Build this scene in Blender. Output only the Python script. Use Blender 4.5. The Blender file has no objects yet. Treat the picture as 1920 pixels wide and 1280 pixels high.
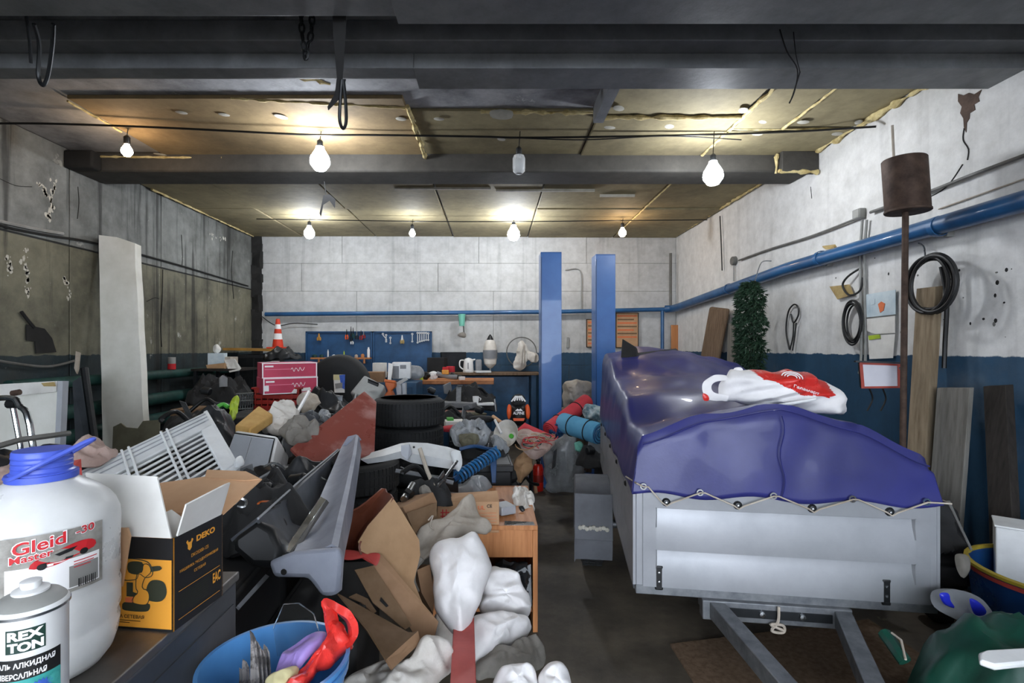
import bpy, bmesh, math, random
from mathutils import Vector, Matrix, noise
random.seed(11)
scene = bpy.context.scene
COL = scene.collection

# ---------------------------------------------------------------- camera, world, exposure
F, U0, V0, H = 960.0, 925.0, 652.0, 1.6       # focal length in px, vanishing point in px, eye height in m
cd = bpy.data.cameras.new('camera'); cam = bpy.data.objects.new('camera', cd); COL.objects.link(cam)
cd.sensor_fit = 'HORIZONTAL'; cd.sensor_width = 36; cd.lens = 18
cd.shift_x = (960 - U0) / 1920; cd.shift_y = (V0 - 640) / 1920
cd.clip_start = .02
cam.location = (0, 0, H); cam.rotation_euler = (math.pi / 2, 0, 0)
scene.camera = cam
w = bpy.data.worlds.new('daylight'); scene.world = w; w.use_nodes = True
wb = w.node_tree.nodes['Background']; wb.inputs[0].default_value = (.80, .88, 1, 1); wb.inputs[1].default_value = 9.0
scene.view_settings.view_transform = 'Standard'; scene.view_settings.look = 'None'
scene.view_settings.exposure = 0.3; scene.view_settings.gamma = 1
scene.view_settings.use_curve_mapping = False
LED_POWER, WARM_POWER = 36.0, 5.5

# ---------------------------------------------------------------- pixel helpers (photo is 1920x1280)
def P(u, v, Y): return Vector(((u - U0) * Y / F, Y, H - (v - V0) * Y / F))
def PZ(u, v, z): return P(u, v, (H - z) * F / (v - V0))
def PX(u, v, X): return P(u, v, X * F / (u - U0))
def PP(pts, Y): return [P(u, v, Y) for u, v in pts]
def P3(pts): return [P(*p) for p in pts]
V = Vector

# ---------------------------------------------------------------- materials
def C(h):
    r = []
    for i in (0, 2, 4):
        c = int(h[i:i + 2], 16) / 255
        r.append(c / 12.92 if c <= .04045 else ((c + .055) / 1.055) ** 2.4)
    return (*r, 1)
def nd(nt, t, **kw):
    n = nt.nodes.new(t)
    for k, v in kw.items(): setattr(n, k, v)
    return n
def mixc(nt, fac, a, b, mode='MIX'):
    m = nd(nt, 'ShaderNodeMix', data_type='RGBA', blend_type=mode)
    for s, v in ((0, fac), (6, a), (7, b)):
        if isinstance(v, bpy.types.NodeSocket): nt.links.new(v, m.inputs[s])
        else: m.inputs[s].default_value = v
    return m.outputs[2]
def ramp(nt, src, a, b, c0=0.0, c1=1.0):
    r = nd(nt, 'ShaderNodeMapRange'); r.inputs[1].default_value = a; r.inputs[2].default_value = b
    r.inputs[3].default_value = c0; r.inputs[4].default_value = c1
    nt.links.new(src, r.inputs[0]); return r.outputs[0]
def tex_noise(nt, vec, scale, detail=5, rough=.6, stretch=None):
    if stretch:
        mp = nd(nt, 'ShaderNodeMapping'); mp.inputs[3].default_value = stretch
        nt.links.new(vec, mp.inputs[0]); vec = mp.outputs[0]
    n = nd(nt, 'ShaderNodeTexNoise'); n.inputs['Scale'].default_value = scale
    n.inputs['Detail'].default_value = detail; n.inputs['Roughness'].default_value = rough
    nt.links.new(vec, n.inputs['Vector']); return n.outputs[0]
MATS = {}
def mat(name, col, col2=None, rough=.55, metal=0, scale=6, lo=.38, hi=.68, bump=.15, bscale=35, stretch=None,
        trans=0, ior=1.45, coat=0, alpha=1, emit=0, sub=0, spec=.5, dist=.004):
    if name in MATS: return MATS[name]
    m = bpy.data.materials.new(name); m.use_nodes = True; nt = m.node_tree
    b = nt.nodes['Principled BSDF']
    tc = nd(nt, 'ShaderNodeTexCoord').outputs['Object']
    c1 = C(col); c2 = C(col2) if col2 else tuple(x * .78 for x in c1[:3]) + (1,)
    n = tex_noise(nt, tc, scale, 6, .62, stretch)
    nt.links.new(mixc(nt, ramp(nt, n, lo, hi), c1, c2), b.inputs['Base Color'])
    nt.links.new(ramp(nt, n, .2, .8, max(.02, rough - .1), min(1, rough + .1)), b.inputs['Roughness'])
    b.inputs['Metallic'].default_value = metal; b.inputs['IOR'].default_value = ior
    b.inputs['Transmission Weight'].default_value = trans; b.inputs['Coat Weight'].default_value = coat
    b.inputs['Alpha'].default_value = alpha; b.inputs['Specular IOR Level'].default_value = spec
    if emit:
        b.inputs['Emission Color'].default_value = c1; b.inputs['Emission Strength'].default_value = emit
    if bump:
        bn = nd(nt, 'ShaderNodeBump'); bn.inputs['Strength'].default_value = bump; bn.inputs['Distance'].default_value = dist
        nt.links.new(tex_noise(nt, tc, bscale, 4, .6, stretch), bn.inputs['Height']); nt.links.new(bn.outputs[0], b.inputs['Normal'])
    MATS[name] = m; return m
def bandmat(name, bands, stain, streak=0.0, speck=None, rough=.8, bump=.35, blot=(.5, .7), stain_amt=.5, scale=1.1):
    """painted wall: bands = [(top height, colour)...] from the floor up, world height, with ragged edges, stains and streaks"""
    m = bpy.data.materials.new(name); m.use_nodes = True; nt = m.node_tree; b = nt.nodes['Principled BSDF']
    pos = nd(nt, 'ShaderNodeNewGeometry').outputs['Position']
    sx = nd(nt, 'ShaderNodeSeparateXYZ'); nt.links.new(pos, sx.inputs[0]); z = sx.outputs[2]
    jit = tex_noise(nt, pos, 9, 4)
    ad = nd(nt, 'ShaderNodeMath', operation='MULTIPLY_ADD'); nt.links.new(jit, ad.inputs[0]); ad.inputs[1].default_value = .05
    nt.links.new(z, ad.inputs[2]); zz = ad.outputs[0]
    col = C(bands[0][1])
    for (top, _), (_, c) in zip(bands, bands[1:]):
        col = mixc(nt, ramp(nt, zz, top + .02, top + .028), col, C(c))
    big = tex_noise(nt, pos, scale, 7, .65)
    col = mixc(nt, ramp(nt, big, blot[0], blot[1], 0, stain_amt), col, C(stain), 'MIX')
    fine = tex_noise(nt, pos, 7, 8, .7)
    col = mixc(nt, ramp(nt, fine, .35, .7, 0, .35), col, C(stain), 'MULTIPLY')
    if streak:
        st = tex_noise(nt, pos, 3.0, 5, .6, (2.2, 2.2, .12))
        col = mixc(nt, ramp(nt, st, .54, .64, 0, streak), col, C('1a1a18'))
    if speck:
        sp = tex_noise(nt, pos, 3.2, 9, .75)
        col = mixc(nt, ramp(nt, sp, .63, .68, 0, .75), col, C(speck))
    nt.links.new(col, b.inputs['Base Color']); b.inputs['Roughness'].default_value = rough
    bn = nd(nt, 'ShaderNodeBump'); bn.inputs['Strength'].default_value = bump; bn.inputs['Distance'].default_value = .01
    nt.links.new(tex_noise(nt, pos, 14, 8, .7), bn.inputs['Height']); nt.links.new(bn.outputs[0], b.inputs['Normal'])
    MATS[name] = m; return m

# ---------------------------------------------------------------- mesh builder
W = {}
def resample(pts, n, smooth=True):
    k = len(pts); out = []
    if smooth:
        dense = []
        for i in range(k):
            p0, p1, p2, p3 = pts[i - 1], pts[i], pts[(i + 1) % k], pts[(i + 2) % k]
            for j in range(8):
                t = j / 8
                dense.append(.5 * ((2 * p1) + (p2 - p0) * t + (2 * p0 - 5 * p1 + 4 * p2 - p3) * t * t + (3 * p1 - p0 - 3 * p2 + p3) * t ** 3))
    else: dense = list(pts)
    L = [0]
    for i in range(len(dense)): L.append(L[-1] + (dense[(i + 1) % len(dense)] - dense[i]).length)
    j = 0
    for i in range(n):
        d = L[-1] * i / n
        while L[j + 1] < d: j += 1
        t = (d - L[j]) / max(1e-9, L[j + 1] - L[j])
        out.append(dense[j].lerp(dense[(j + 1) % len(dense)], t))
    return out
def curve(pts, n=6):
    """open Catmull-Rom through the points"""
    q = [pts[0]] + list(pts) + [pts[-1]]; out = []
    for i in range(1, len(q) - 2):
        p0, p1, p2, p3 = q[i - 1:i + 3]
        for j in range(n):
            t = j / n
            out.append(.5 * ((2 * p1) + (p2 - p0) * t + (2 * p0 - 5 * p1 + 4 * p2 - p3) * t * t + (3 * p1 - p0 - 3 * p2 + p3) * t ** 3))
    out.append(pts[-1].copy()); return out
def newell(pts):
    n = V((0, 0, 0))
    for i in range(len(pts)):
        a, b = pts[i], pts[(i + 1) % len(pts)]
        n += V(((a.y - b.y) * (a.z + b.z), (a.z - b.z) * (a.x + b.x), (a.x - b.x) * (a.y + b.y)))
    return n.normalized()
def RZ(a): return Matrix.Rotation(a, 3, 'Z')
def basis(z, x=None):
    z = z.normalized(); x = x or (V((1, 0, 0)) if abs(z.x) < .9 else V((0, 1, 0)))
    y = z.cross(x).normalized(); x = y.cross(z)
    return x, y, z
class M:
    def __init__(s): s.v = []; s.f = []
    def add(s, vs, fs):
        o = len(s.v); s.v += [V(p) for p in vs]; s.f += [tuple(i + o for i in f) for f in fs]; return s
    def box(s, c, d, R=None, taper=1.0):
        vs = []
        for z in (-.5, .5):
            k = taper if z > 0 else 1
            for x, y in ((-.5, -.5), (.5, -.5), (.5, .5), (-.5, .5)):
                p = V((x * d[0] * k, y * d[1] * k, z * d[2])); vs.append((R @ p if R else p) + V(c))
        return s.add(vs, [(3, 2, 1, 0), (4, 5, 6, 7), (0, 1, 5, 4), (1, 2, 6, 5), (2, 3, 7, 6), (3, 0, 4, 7)])
    def mm(s, a, b):
        a, b = V(a), V(b); return s.box((a + b) / 2, b - a)
    def slab(s, pts, t, n=None):
        """polygon pushed back by t along the normal that points away from the camera"""
        pts = [V(p) for p in pts]
        if n is None:
            n = newell(pts); c = sum(pts, V((0, 0, 0))) / len(pts)
            if n.dot(c - V((0, 0, H))) < 0: n = -n
        n = V(n).normalized() * t; k = len(pts)
        vs = pts + [p + n for p in pts]
        if newell(pts).dot(n) > 0: pts_o = tuple(reversed(range(k))); back = tuple(range(k, 2 * k)); side = [(i, (i + 1) % k, (i + 1) % k + k, i + k) for i in range(k)]
        else: pts_o = tuple(range(k)); back = tuple(reversed(range(k, 2 * k))); side = [((i + 1) % k, i, i + k, (i + 1) % k + k) for i in range(k)]
        return s.add(vs, [pts_o, back] + side)
    def tube(s, pts, r, seg=8, closed=False):
        pts = [V(p) for p in pts]; n = len(pts); vs = []; fs = []
        rr = r if isinstance(r, (list, tuple)) else [r] * n
        x = None
        for i, p in enumerate(pts):
            if closed: d = pts[(i + 1) % n] - pts[i - 1]
            else: d = pts[min(i + 1, n - 1)] - pts[max(i - 1, 0)]
            if d.length < 1e-9: d = V((0, 0, 1))
            x, y, d = basis(d, x if x is not None and abs(x.dot(d.normalized())) < .98 else None)
            for k in range(seg):
                a = 2 * math.pi * k / seg; vs.append(p + (x * math.cos(a) + y * math.sin(a)) * rr[i])
        for i in range(n if closed else n - 1):
            j = (i + 1) % n
            for k in range(seg): l = (k + 1) % seg; fs.append((i * seg + k, i * seg + l, j * seg + l, j * seg + k))
        if not closed: fs += [tuple(reversed(range(seg))), tuple(range((n - 1) * seg, n * seg))]
        return s.add(vs, fs)
    def lathe(s, prof, c, axis=(0, 0, 1), seg=24, closed=False, sq=(1, 1)):
        x, y, z = basis(V(axis), None); c = V(c); n = len(prof); vs = []; fs = []
        if abs(z.z) > .99: x, y = V((1, 0, 0)), V((0, 1, 0)) * (1 if z.z > 0 else -1)
        for r, h in prof:
            for k in range(seg):
                a = 2 * math.pi * k / seg; vs.append(c + x * math.cos(a) * r * sq[0] + y * math.sin(a) * r * sq[1] + z * h)
        for i in range(n if closed else n - 1):
            j = (i + 1) % n
            for k in range(seg): l = (k + 1) % seg; fs.append((i * seg + k, i * seg + l, j * seg + l, j * seg + k))
        if not closed:
            if prof[0][0] > 1e-6: fs.append(tuple(reversed(range(seg))))
            if prof[-1][0] > 1e-6: fs.append(tuple(range((n - 1) * seg, n * seg)))
        return s.add(vs, fs)
    def loft(s, secs, t=0.0, closed=False):
        """surface through sections (lists of points, same count); t > 0 gives it that thickness"""
        k = len(secs[0]); n = len(secs); vs = [p for q in secs for p in q]
        fs = [(i * k + j, i * k + j + 1, (i + 1) * k + j + 1, (i + 1) * k + j) for i in range(n - 1) for j in range(k - 1)]
        if not t: return s.add(vs, fs)
        nr = [V((0, 0, 0)) for _ in vs]
        for f in fs:
            fn = newell([vs[i] for i in f])
            for i in f: nr[i] += fn
        m = len(vs); vs2 = vs + [p + q.normalized() * t for p, q in zip(vs, nr)]
        ff = [tuple(reversed(f)) for f in fs] + [tuple(i + m for i in f) for f in fs]
        edge = [j for j in range(k)] + [i * k + k - 1 for i in range(1, n)] + [(n - 1) * k + j for j in range(k - 2, -1, -1)] + [i * k for i in range(n - 2, 0, -1)]
        for a, b in zip(edge, edge[1:] + edge[:1]): ff.append((a, b, b + m, a + m))
        return s.add(vs2, ff)
    def blob(s, outline, thick, back=.35, N=56, rings=15, amp=.02, scale=6, seed=0, power=2.4, n=None, fold=None, smooth=True, gath=None):
        """soft sheet, bag or sack: an outline filled out by `thick` to the front, crumpled by noise"""
        o = resample([V(p) for p in outline], N, smooth); c = sum(o, V((0, 0, 0))) / N
        nn = n and V(n).normalized()
        if nn is None:
            nn = newell(o)
            if nn.dot(c - V((0, 0, H))) > 0: nn = -nn
        thick *= .72; vs = []; fs = []; off = V((seed * 7.3, seed * 3.1, seed * 1.7)); ax = V(fold).normalized() if fold else None
        def disp(p):
            q = p.copy()
            if ax is not None: q = q - ax * q.dot(ax) * .8
            a = noise.noise(q * scale * .8 + off); b = noise.noise(q * scale * 1.9 + off * 2)
            d1 = noise.voronoi(q * scale * .55 + off)[0]; d2 = noise.voronoi(q * scale * 1.3 + off)[0]
            return 1.5 * (abs(a) * -1.5 + .4) + .8 * (abs(b) * -1.5 + .4) + 1.7 * (min(d1[1] - d1[0], .55) - .25) + .8 * (min(d2[1] - d2[0], .5) - .22)
        for side in (1, -back):
            for i in range(rings + 1):
                t = i / rings
                if side < 0 and i == rings: continue
                for k in range(N):
                    p = c.lerp(o[k], t); h = thick * max(0, 1 - t ** power) ** .55
                    e = (1 - t ** 6); p = p + noise.noise_vector(p * scale * 1.6 + off) * amp * .55 * t
                    vs.append(p + nn * (h * side + (disp(p) * amp * (.25 + .75 * e) if side > 0 else 0)))
        A = 0; B = (rings + 1) * N
        flip = newell(o).dot(nn) < 0
        def q(a, b, c_, d): fs.append((a, b, c_, d) if not flip else (d, c_, b, a))
        for i in range(rings):
            for k in range(N):
                l = (k + 1) % N; q(A + i * N + k, A + (i + 1) * N + k, A + (i + 1) * N + l, A + i * N + l)
        for i in range(rings):
            for k in range(N):
                l = (k + 1) % N
                u0, u1 = B + i * N + k, B + i * N + l
                if i + 1 < rings: w0, w1 = B + (i + 1) * N + k, B + (i + 1) * N + l
                else: w0, w1 = A + rings * N + k, A + rings * N + l
                q(u0, u1, w1, w0)
        return s.add(vs, fs)
    def disp(s, amp, scale, seed=0):
        o = V((seed * 5.1, seed * 2.3, seed))
        s.v = [p + noise.noise_vector(p * scale + o) * amp for p in s.v]; return s
    def build(s, name, m, parent=None, smooth=38, bevel=0, label=None, cat=None, group=None, kind=None, weld=False, base=None):
        me = bpy.data.meshes.new(name)
        lo = V((min(p.x for p in s.v), min(p.y for p in s.v), min(p.z for p in s.v))); hi = V((max(p.x for p in s.v), max(p.y for p in s.v), max(p.z for p in s.v)))
        o = base or V(((lo.x + hi.x) / 2, (lo.y + hi.y) / 2, lo.z))
        me.from_pydata([p - o for p in s.v], [], s.f)
        if weld:
            bm = bmesh.new(); bm.from_mesh(me); bmesh.ops.remove_doubles(bm, verts=bm.verts, dist=1e-5); bm.to_mesh(me); bm.free()
        me.materials.append(MATS[m] if isinstance(m, str) else m)
        if smooth:
            me.polygons.foreach_set('use_smooth', [True] * len(me.polygons)); me.set_sharp_from_angle(angle=math.radians(smooth))
        me.update()
        ob = bpy.data.objects.new(name, me); COL.objects.link(ob)
        W[ob.name] = o
        ob.location = o - (W[parent.name] if parent else V((0, 0, 0)))
        if parent: ob.parent = parent
        if bevel:
            bv = ob.modifiers.new('edge', 'BEVEL'); bv.width = bevel; bv.segments = 2; bv.limit_method = 'ANGLE'; bv.angle_limit = math.radians(40)
        return tag(ob, label, cat, group, kind)
def tag(ob, label=None, cat=None, group=None, kind=None):
    if label: ob['label'] = label
    if cat: ob['category'] = cat
    if group: ob['group'] = group
    if kind: ob['kind'] = kind
    return ob
def thing(name, label, cat, loc, group=None, kind=None):
    o = bpy.data.objects.new(name, None); COL.objects.link(o); o.location = loc; W[o.name] = V(loc); o.empty_display_size = .1
    return tag(o, label, cat, group, kind)
def dup(root, loc, rz=0, label=None, group=None):
    def cp(o, par):
        c = o.copy(); COL.objects.link(c); c.parent = par
        for ch in [x for x in bpy.data.objects if x.parent == o]: cp(ch, c)
        return c
    r = cp(root, None); r.location = loc; r.rotation_euler[2] += rz
    if label: r['label'] = label
    if group: r['group'] = group
    W[r.name] = V(loc); return r
def lettering(txt, m, parent, fn, w, h, name='lettering', bold=0.0, shear=0.0, label=None):
    """flat lettering scaled to w x h; fn maps (x, y) on the text's sheet to a point on the thing"""
    cu = bpy.data.curves.new(name, 'FONT'); cu.body = txt; cu.offset = bold; cu.shear = shear; cu.resolution_u = 3
    t = bpy.data.objects.new(name, cu); COL.objects.link(t)
    dg = bpy.context.evaluated_depsgraph_get(); me = bpy.data.meshes.new_from_object(t.evaluated_get(dg))
    bpy.data.objects.remove(t); bpy.data.curves.remove(cu)
    vs = [v.co.copy() for v in me.vertices]
    if not vs: return None
    x0, x1 = min(v.x for v in vs), max(v.x for v in vs); y0, y1 = min(v.y for v in vs), max(v.y for v in vs)
    b = M(); b.add([fn((v.x - x0) / (x1 - x0) * w, (v.y - y0) / (y1 - y0) * h) for v in vs], [tuple(p.vertices) for p in me.polygons])
    bpy.data.meshes.remove(me)
    return b.build(name, m, parent, smooth=0, label=label)
def plane_fn(o, x, y, off=.0006):
    """text sheet at o with directions x, y, lifted towards its front"""
    x, y = V(x).normalized(), V(y).normalized(); n = x.cross(y)
    return lambda a, b: V(o) + x * a + y * b + n * off
def patch(fn, x0, y0, x1, y1, m, parent, name='print', nx=8, ny=1, label=None):
    b = M(); vs = [fn(x0 + (x1 - x0) * i / nx, y0 + (y1 - y0) * j / ny) for j in range(ny + 1) for i in range(nx + 1)]
    b.add(vs, [(j * (nx + 1) + i, j * (nx + 1) + i + 1, (j + 1) * (nx + 1) + i + 1, (j + 1) * (nx + 1) + i) for j in range(ny) for i in range(nx)])
    return b.build(name, m, parent, label=label)
def poly(fn, pts, m, parent, name='print', smooth=False):
    """printed flat shape with the outline pts"""
    if smooth: pts = [(p.x, p.y) for p in resample([V((a, b, 0)) for a, b in pts], 28)]
    b = M(); b.add([fn(x, y) for x, y in pts], [tuple(range(len(pts)))]); return b.build(name, m, parent, smooth=0)
# ---------------------------------------------------------------- palette
bandmat('left_wall_paint', [(1.53, '22343a'), (2.6, '7f7c69'), (9, '878985')], '3a3a34', streak=.72, speck='b4b4ac', blot=(.44, .64), stain_amt=.7)
bandmat('right_wall_paint', [(1.545, '1f4763'), (9, 'dedddA')], '9a9892', streak=.10, blot=(.58, .85), stain_amt=.3, bump=.25)
bandmat('back_wall_paint', [(1.52, '2a4a63'), (9, 'c6c6c4')], '8b8983', streak=.16, blot=(.52, .8), stain_amt=.4, bump=.3)
bandmat('joint_dark', [(9, '2a2a28')], '151515')
bandmat('joint_grey', [(9, '86867f')], '4a4a46')
bandmat('floor_concrete', [(9, '665d50')], '322e29', rough=.62, blot=(.42, .62), stain_amt=.75, bump=.25, scale=1.7, speck='85796a')
bandmat('ceiling_concrete', [(9, 'b6b7ba')], '55565a', blot=(.48, .68), stain_amt=.75, speck='d0d0ce', scale=1.6)
bandmat('beam_dark', [(9, '85878a')], '4c4e50', rough=.5, blot=(.4, .7), stain_amt=.6, bump=.15, scale=1.3)
bandmat('rib_dark', [(9, '4e4b45')], '2c2a28', blot=(.4, .7), stain_amt=.7)
bandmat('foam_board', [(9, '9a8e6c')], '5a5140', blot=(.45, .72), stain_amt=.7, scale=.9, bump=.12)
bandmat('foam_board_tan', [(9, '9a8460')], '5c4d38', blot=(.45, .72), stain_amt=.6, scale=1.1, bump=.12)
mat('foam_yellow', 'dccb96', 'a8925c', rough=.9, scale=14, bump=.6, bscale=50, dist=.01)
mat('plaster_white', 'c9c6ba', 'a9a598', rough=.9)
mat('soot', '1b1a19', '2a2927', rough=.9)
mat('pipe_blue', '2b5f8f', '224a72', rough=.35, scale=3, coat=.2)
mat('pipe_green', '1f4a44', '15302c', rough=.55, scale=5)
mat('lift_blue', '3668a8', '2f5d9a', rough=.38, scale=3, coat=.3, bump=.03)
mat('tool_blue', '25507a', '1c4062', rough=.5, scale=5)
mat('bench_blue', '204a6b', '17344c', rough=.5, scale=5)
mat('tarp_blue', '2e306e', '26285c', rough=.38, scale=2.5, bump=.12, bscale=60, coat=.06, spec=.4)
mat('galvanized', '96979a', '86888b', rough=.42, metal=.35, scale=3, bump=.04, bscale=120)
mat('galvanized_dark', '7f8183', '63666a', rough=.5, metal=.6, scale=14, bump=.08)
mat('plastic_fender', '63656a', '54565a', rough=.6, scale=5, bump=.08)
mat('rubber', '1b1c1d', '242526', rough=.75, scale=7, bump=.25, bscale=90)
mat('rubber_dusty', '2b2c2d', '3a3a39', rough=.85, scale=5, bump=.2, bscale=90)
mat('black_plastic', '121314', '1c1d1e', rough=.42, scale=6, bump=.05)
mat('black_matte', '1e1e1f', '2b2b2b', rough=.8, scale=6, bump=.1)
mat('black_sheet', '1c1d1f', '2a2c2e', rough=.4, scale=5, bump=.1)
mat('dark_metal', '2c2e30', '1e2022', rough=.42, metal=.5, scale=6, bump=.06)
mat('top_steel', '7b7772', '5c5955', rough=.34, metal=.6, scale=5, bump=.05)
mat('cabinet_steel', '53565a', '44474b', rough=.42, metal=.4, scale=3, bump=.05)
mat('steel', 'b9bcbe', '8f9294', rough=.3, metal=1, scale=12, bump=.05)
mat('chrome', 'd6d9da', 'aeb2b4', rough=.14, metal=1, scale=10, bump=.03)
mat('rust', '57453a', '382b23', rough=.75, metal=.2, scale=9, bump=.3)
mat('bumper_grey', '9b9fab', '868a96', rough=.5, scale=5, bump=.08)
mat('bumper_dark', '50545a', '3a3d42', rough=.4, scale=4, bump=.05)
mat('card', '9c7a5c', '86674b', rough=.85, scale=5, bump=.1, bscale=60)
mat('card_light', 'c39c78', 'b08763', rough=.85, scale=4, bump=.08)
mat('card_dark', '7d644c', '60492f', rough=.9, scale=4, bump=.12)
mat('card_tan', 'b3906c', '9b7856', rough=.8, scale=4, bump=.06)
mat('trim_brown', '7a4430', '5a2f20', rough=.5, scale=4, bump=.05)
mat('board_maroon', '84433a', 'b48c86', rough=.3, scale=2.6, lo=.52, hi=.7, bump=.04)  # second colour paints a pale sheen into the maroon
mat('wood_orange', 'c1824f', 'a76a3c', rough=.5, scale=3, stretch=(12, 1, 1), bump=.08)
mat('wood_bench', 'b8794a', '8d562f', rough=.6, scale=8, bump=.15)
mat('wood_old', '8a7a63', '6a5a45', rough=.85, scale=4, stretch=(9, 9, .7), bump=.25)
mat('wood_brown', '75604c', '5b4836', rough=.85, scale=4, stretch=(9, 9, .7), bump=.2)
mat('wood_dark', '2c2621', '1d1916', rough=.85, scale=5, stretch=(9, 9, .7), bump=.3)
mat('wood_grey', '7d7a73', '625f58', rough=.85, scale=4, stretch=(8, 8, .7), bump=.25)
mat('ply_yellow', 'b8893f', '92682c', rough=.7, scale=5)
mat('sack_white', 'efecea', 'dcd8d6', rough=.62, scale=5, bump=.16, bscale=160)
mat('cloth_white', 'd9d4cc', 'bdb6ab', rough=.85, scale=6, bump=.25, bscale=120)
mat('cloth_beige', 'b9b0a3', '95897a', rough=.9, scale=5, bump=.25, bscale=120)
mat('cloth_grey', '8d8880', '6d6860', rough=.9, scale=6, bump=.3, bscale=110)
mat('cloth_pink', 'b9a49a', '9c8278', rough=.9, scale=6, bump=.25, bscale=110)
mat('film_grey', 'a6a8aa', '85888a', rough=.25, scale=6, bump=.2, bscale=40, trans=.15)
mat('foam_beige', 'd0a866', 'ba9050', rough=.85, scale=9, bump=.3)
mat('slab_white', 'e4e3db', 'd0cfc4', rough=.75, scale=3, bump=.15)
mat('white_metal', 'dcdedd', 'c4c6c6', rough=.35, scale=5, bump=.04)
mat('white_plastic', 'e8e8e6', 'd6d6d4', rough=.4, scale=5, bump=.03)
mat('white_paper', 'e6e4de', 'd2cfc8', rough=.85, scale=5, bump=.05)
mat('grey_plastic', '85878a', '707275', rough=.5, scale=5, bump=.05)
mat('grey_case', 'a1a3a0', '8a8c88', rough=.5, scale=4, bump=.05)
mat('grey_panel', 'a9acb0', '989ba0', rough=.45, scale=4, bump=.03)
mat('olive_card', '6f6b58', '5a5646', rough=.9, scale=5)
mat('pink_box', 'c4405c', 'b03650', rough=.55, scale=4, bump=.03)
mat('pink_light', 'e88aa0', 'd97890', rough=.55, scale=4)
mat('crate_red', 'a02418', '861c12', rough=.45, scale=6)
mat('red_gloss', 'd92c1e', 'b82015', rough=.3, scale=5, bump=.05)
mat('red_bag', 'e23a32', 'c82b26', rough=.28, scale=6, bump=.25, bscale=60, trans=.1)
mat('red_paint', 'c04b45', 'a63d38', rough=.45, scale=5, bump=.05)
mat('cone_orange', 'd83f22', 'c4361c', rough=.5, scale=5)
mat('orange', 'c9662c', 'ac5420', rough=.5, scale=5)
mat('orange_bright', 'e8602c', 'd2521f', rough=.5, scale=5)
mat('box_yellow', 'e9a23b', 'e09830', rough=.5, scale=4, bump=.02)
mat('box_black', '1a1a1b', '202021', rough=.45, scale=4, bump=.02)
mat('print_black', '131313', '1a1a1a', rough=.6, bump=0)
mat('print_olive', '34382a', '2c3024', rough=.6, bump=0)
mat('print_red', 'c8242b', 'b51d24', rough=.55, bump=0)
mat('print_white', 'f2f0ee', 'e8e6e4', rough=.6, bump=0)
mat('print_grey', '8e8c88', '7d7b77', rough=.6, bump=0)
mat('label_grey', 'a09c94', '6d6962', rough=.5, scale=30, bump=0)
mat('print_green', '1d3b30', '16302a', rough=.5, bump=0)
mat('print_teal', '4aa8a0', '2f8f8a', rough=.5, scale=40, bump=0)
mat('print_blue', '3f66c0', '2f4fa0', rough=.5, scale=40, bump=0)
mat('print_purple', '7a4aa0', '5a3484', rough=.5, scale=40, bump=0)
mat('print_orange', 'e0a040', 'd08a30', rough=.5, scale=40, bump=0)
mat('bottle_pet', 'eeeeec', 'd8d8d4', rough=.3, scale=9, lo=.3, hi=.75, bump=.08, bscale=24, trans=.2, ior=1.3, dist=.004)
mat('cap_blue', '5166cc', '4458bc', rough=.35, scale=5, bump=.03)
mat('bucket_blue', '5a96d0', '4a86c0', rough=.35, scale=4, bump=.04)
mat('lilac', '9c84c4', '8a72b4', rough=.5, scale=5)
mat('pale_yellow', 'd8cfa0', 'c4b884', rough=.7, scale=5)
mat('newsprint', '9a9490', '4a4644', rough=.9, scale=30, lo=.45, hi=.55)
mat('clear', 'eef2f2', 'e6eaea', rough=.06, trans=1, ior=1.4, bump=0)
mat('rim_yellow', 'b09a30', '94802a', rough=.5)
mat('lime', 'b4cc3c', '98b02c', rough=.5, scale=5)
mat('green_bright', '4fae3c', '3c9430', rough=.45, scale=5)
mat('mat_red', 'c83a44', 'b4323c', rough=.7, scale=5)
mat('mat_blue', '5ea4c8', '4c92b8', rough=.7, scale=5)
mat('camo', '6f8c94', 'b8c4c4', rough=.6, scale=14, lo=.45, hi=.55)
mat('hose_blue', '246294', '1c4f7a', rough=.35, scale=5)
mat('deep_blue', '1c4470', '153458', rough=.4, scale=5)
mat('tub_blue', '153f74', '2f628f', rough=.3, scale=4, lo=.55, hi=.8)
mat('royal_blue', '2630b8', '1c2496', rough=.25, scale=4)
mat('tarp_green', '134a3a', '0e382c', rough=.45, scale=4, bump=.15, bscale=40)
mat('fir', '2c4a34', '1a3020', rough=.7, scale=12)
mat('mint', '7cc4b0', '6ab49e', rough=.4, scale=5)
mat('cable_black', '161616', '202020', rough=.5, bump=0)
mat('cable_grey', '6d6c68', '55544f', rough=.6, bump=0)
mat('conduit_grey', '9a9a96', '84847f', rough=.5, bump=.03)
mat('sign_old', 'b09a68', '8a744a', rough=.85, scale=9)
mat('paper_blue', 'c8d4d8', 'aabcc6', rough=.8, scale=7)
mat('frame_red', 'a83a26', '8f2f1e', rough=.5, scale=5)
mat('screen_white', 'd8d6dc', 'c8c6ce', rough=.25, scale=3, bump=0)
mat('skin_orange', 'e07848', 'c8663a', rough=.6)
mat('rope', 'b8aea0', '988c7c', rough=.9, bump=.3)
mat('glass_frost', 'eef0f0', 'dfe2e2', rough=.3, trans=.35, scale=5, bump=0)
mat('bulb_white', 'f0f6ff', 'f0f6ff', emit=90, bump=0)
mat('bulb_warm', 'ffd9a0', 'ffd9a0', emit=60, bump=0)
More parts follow.
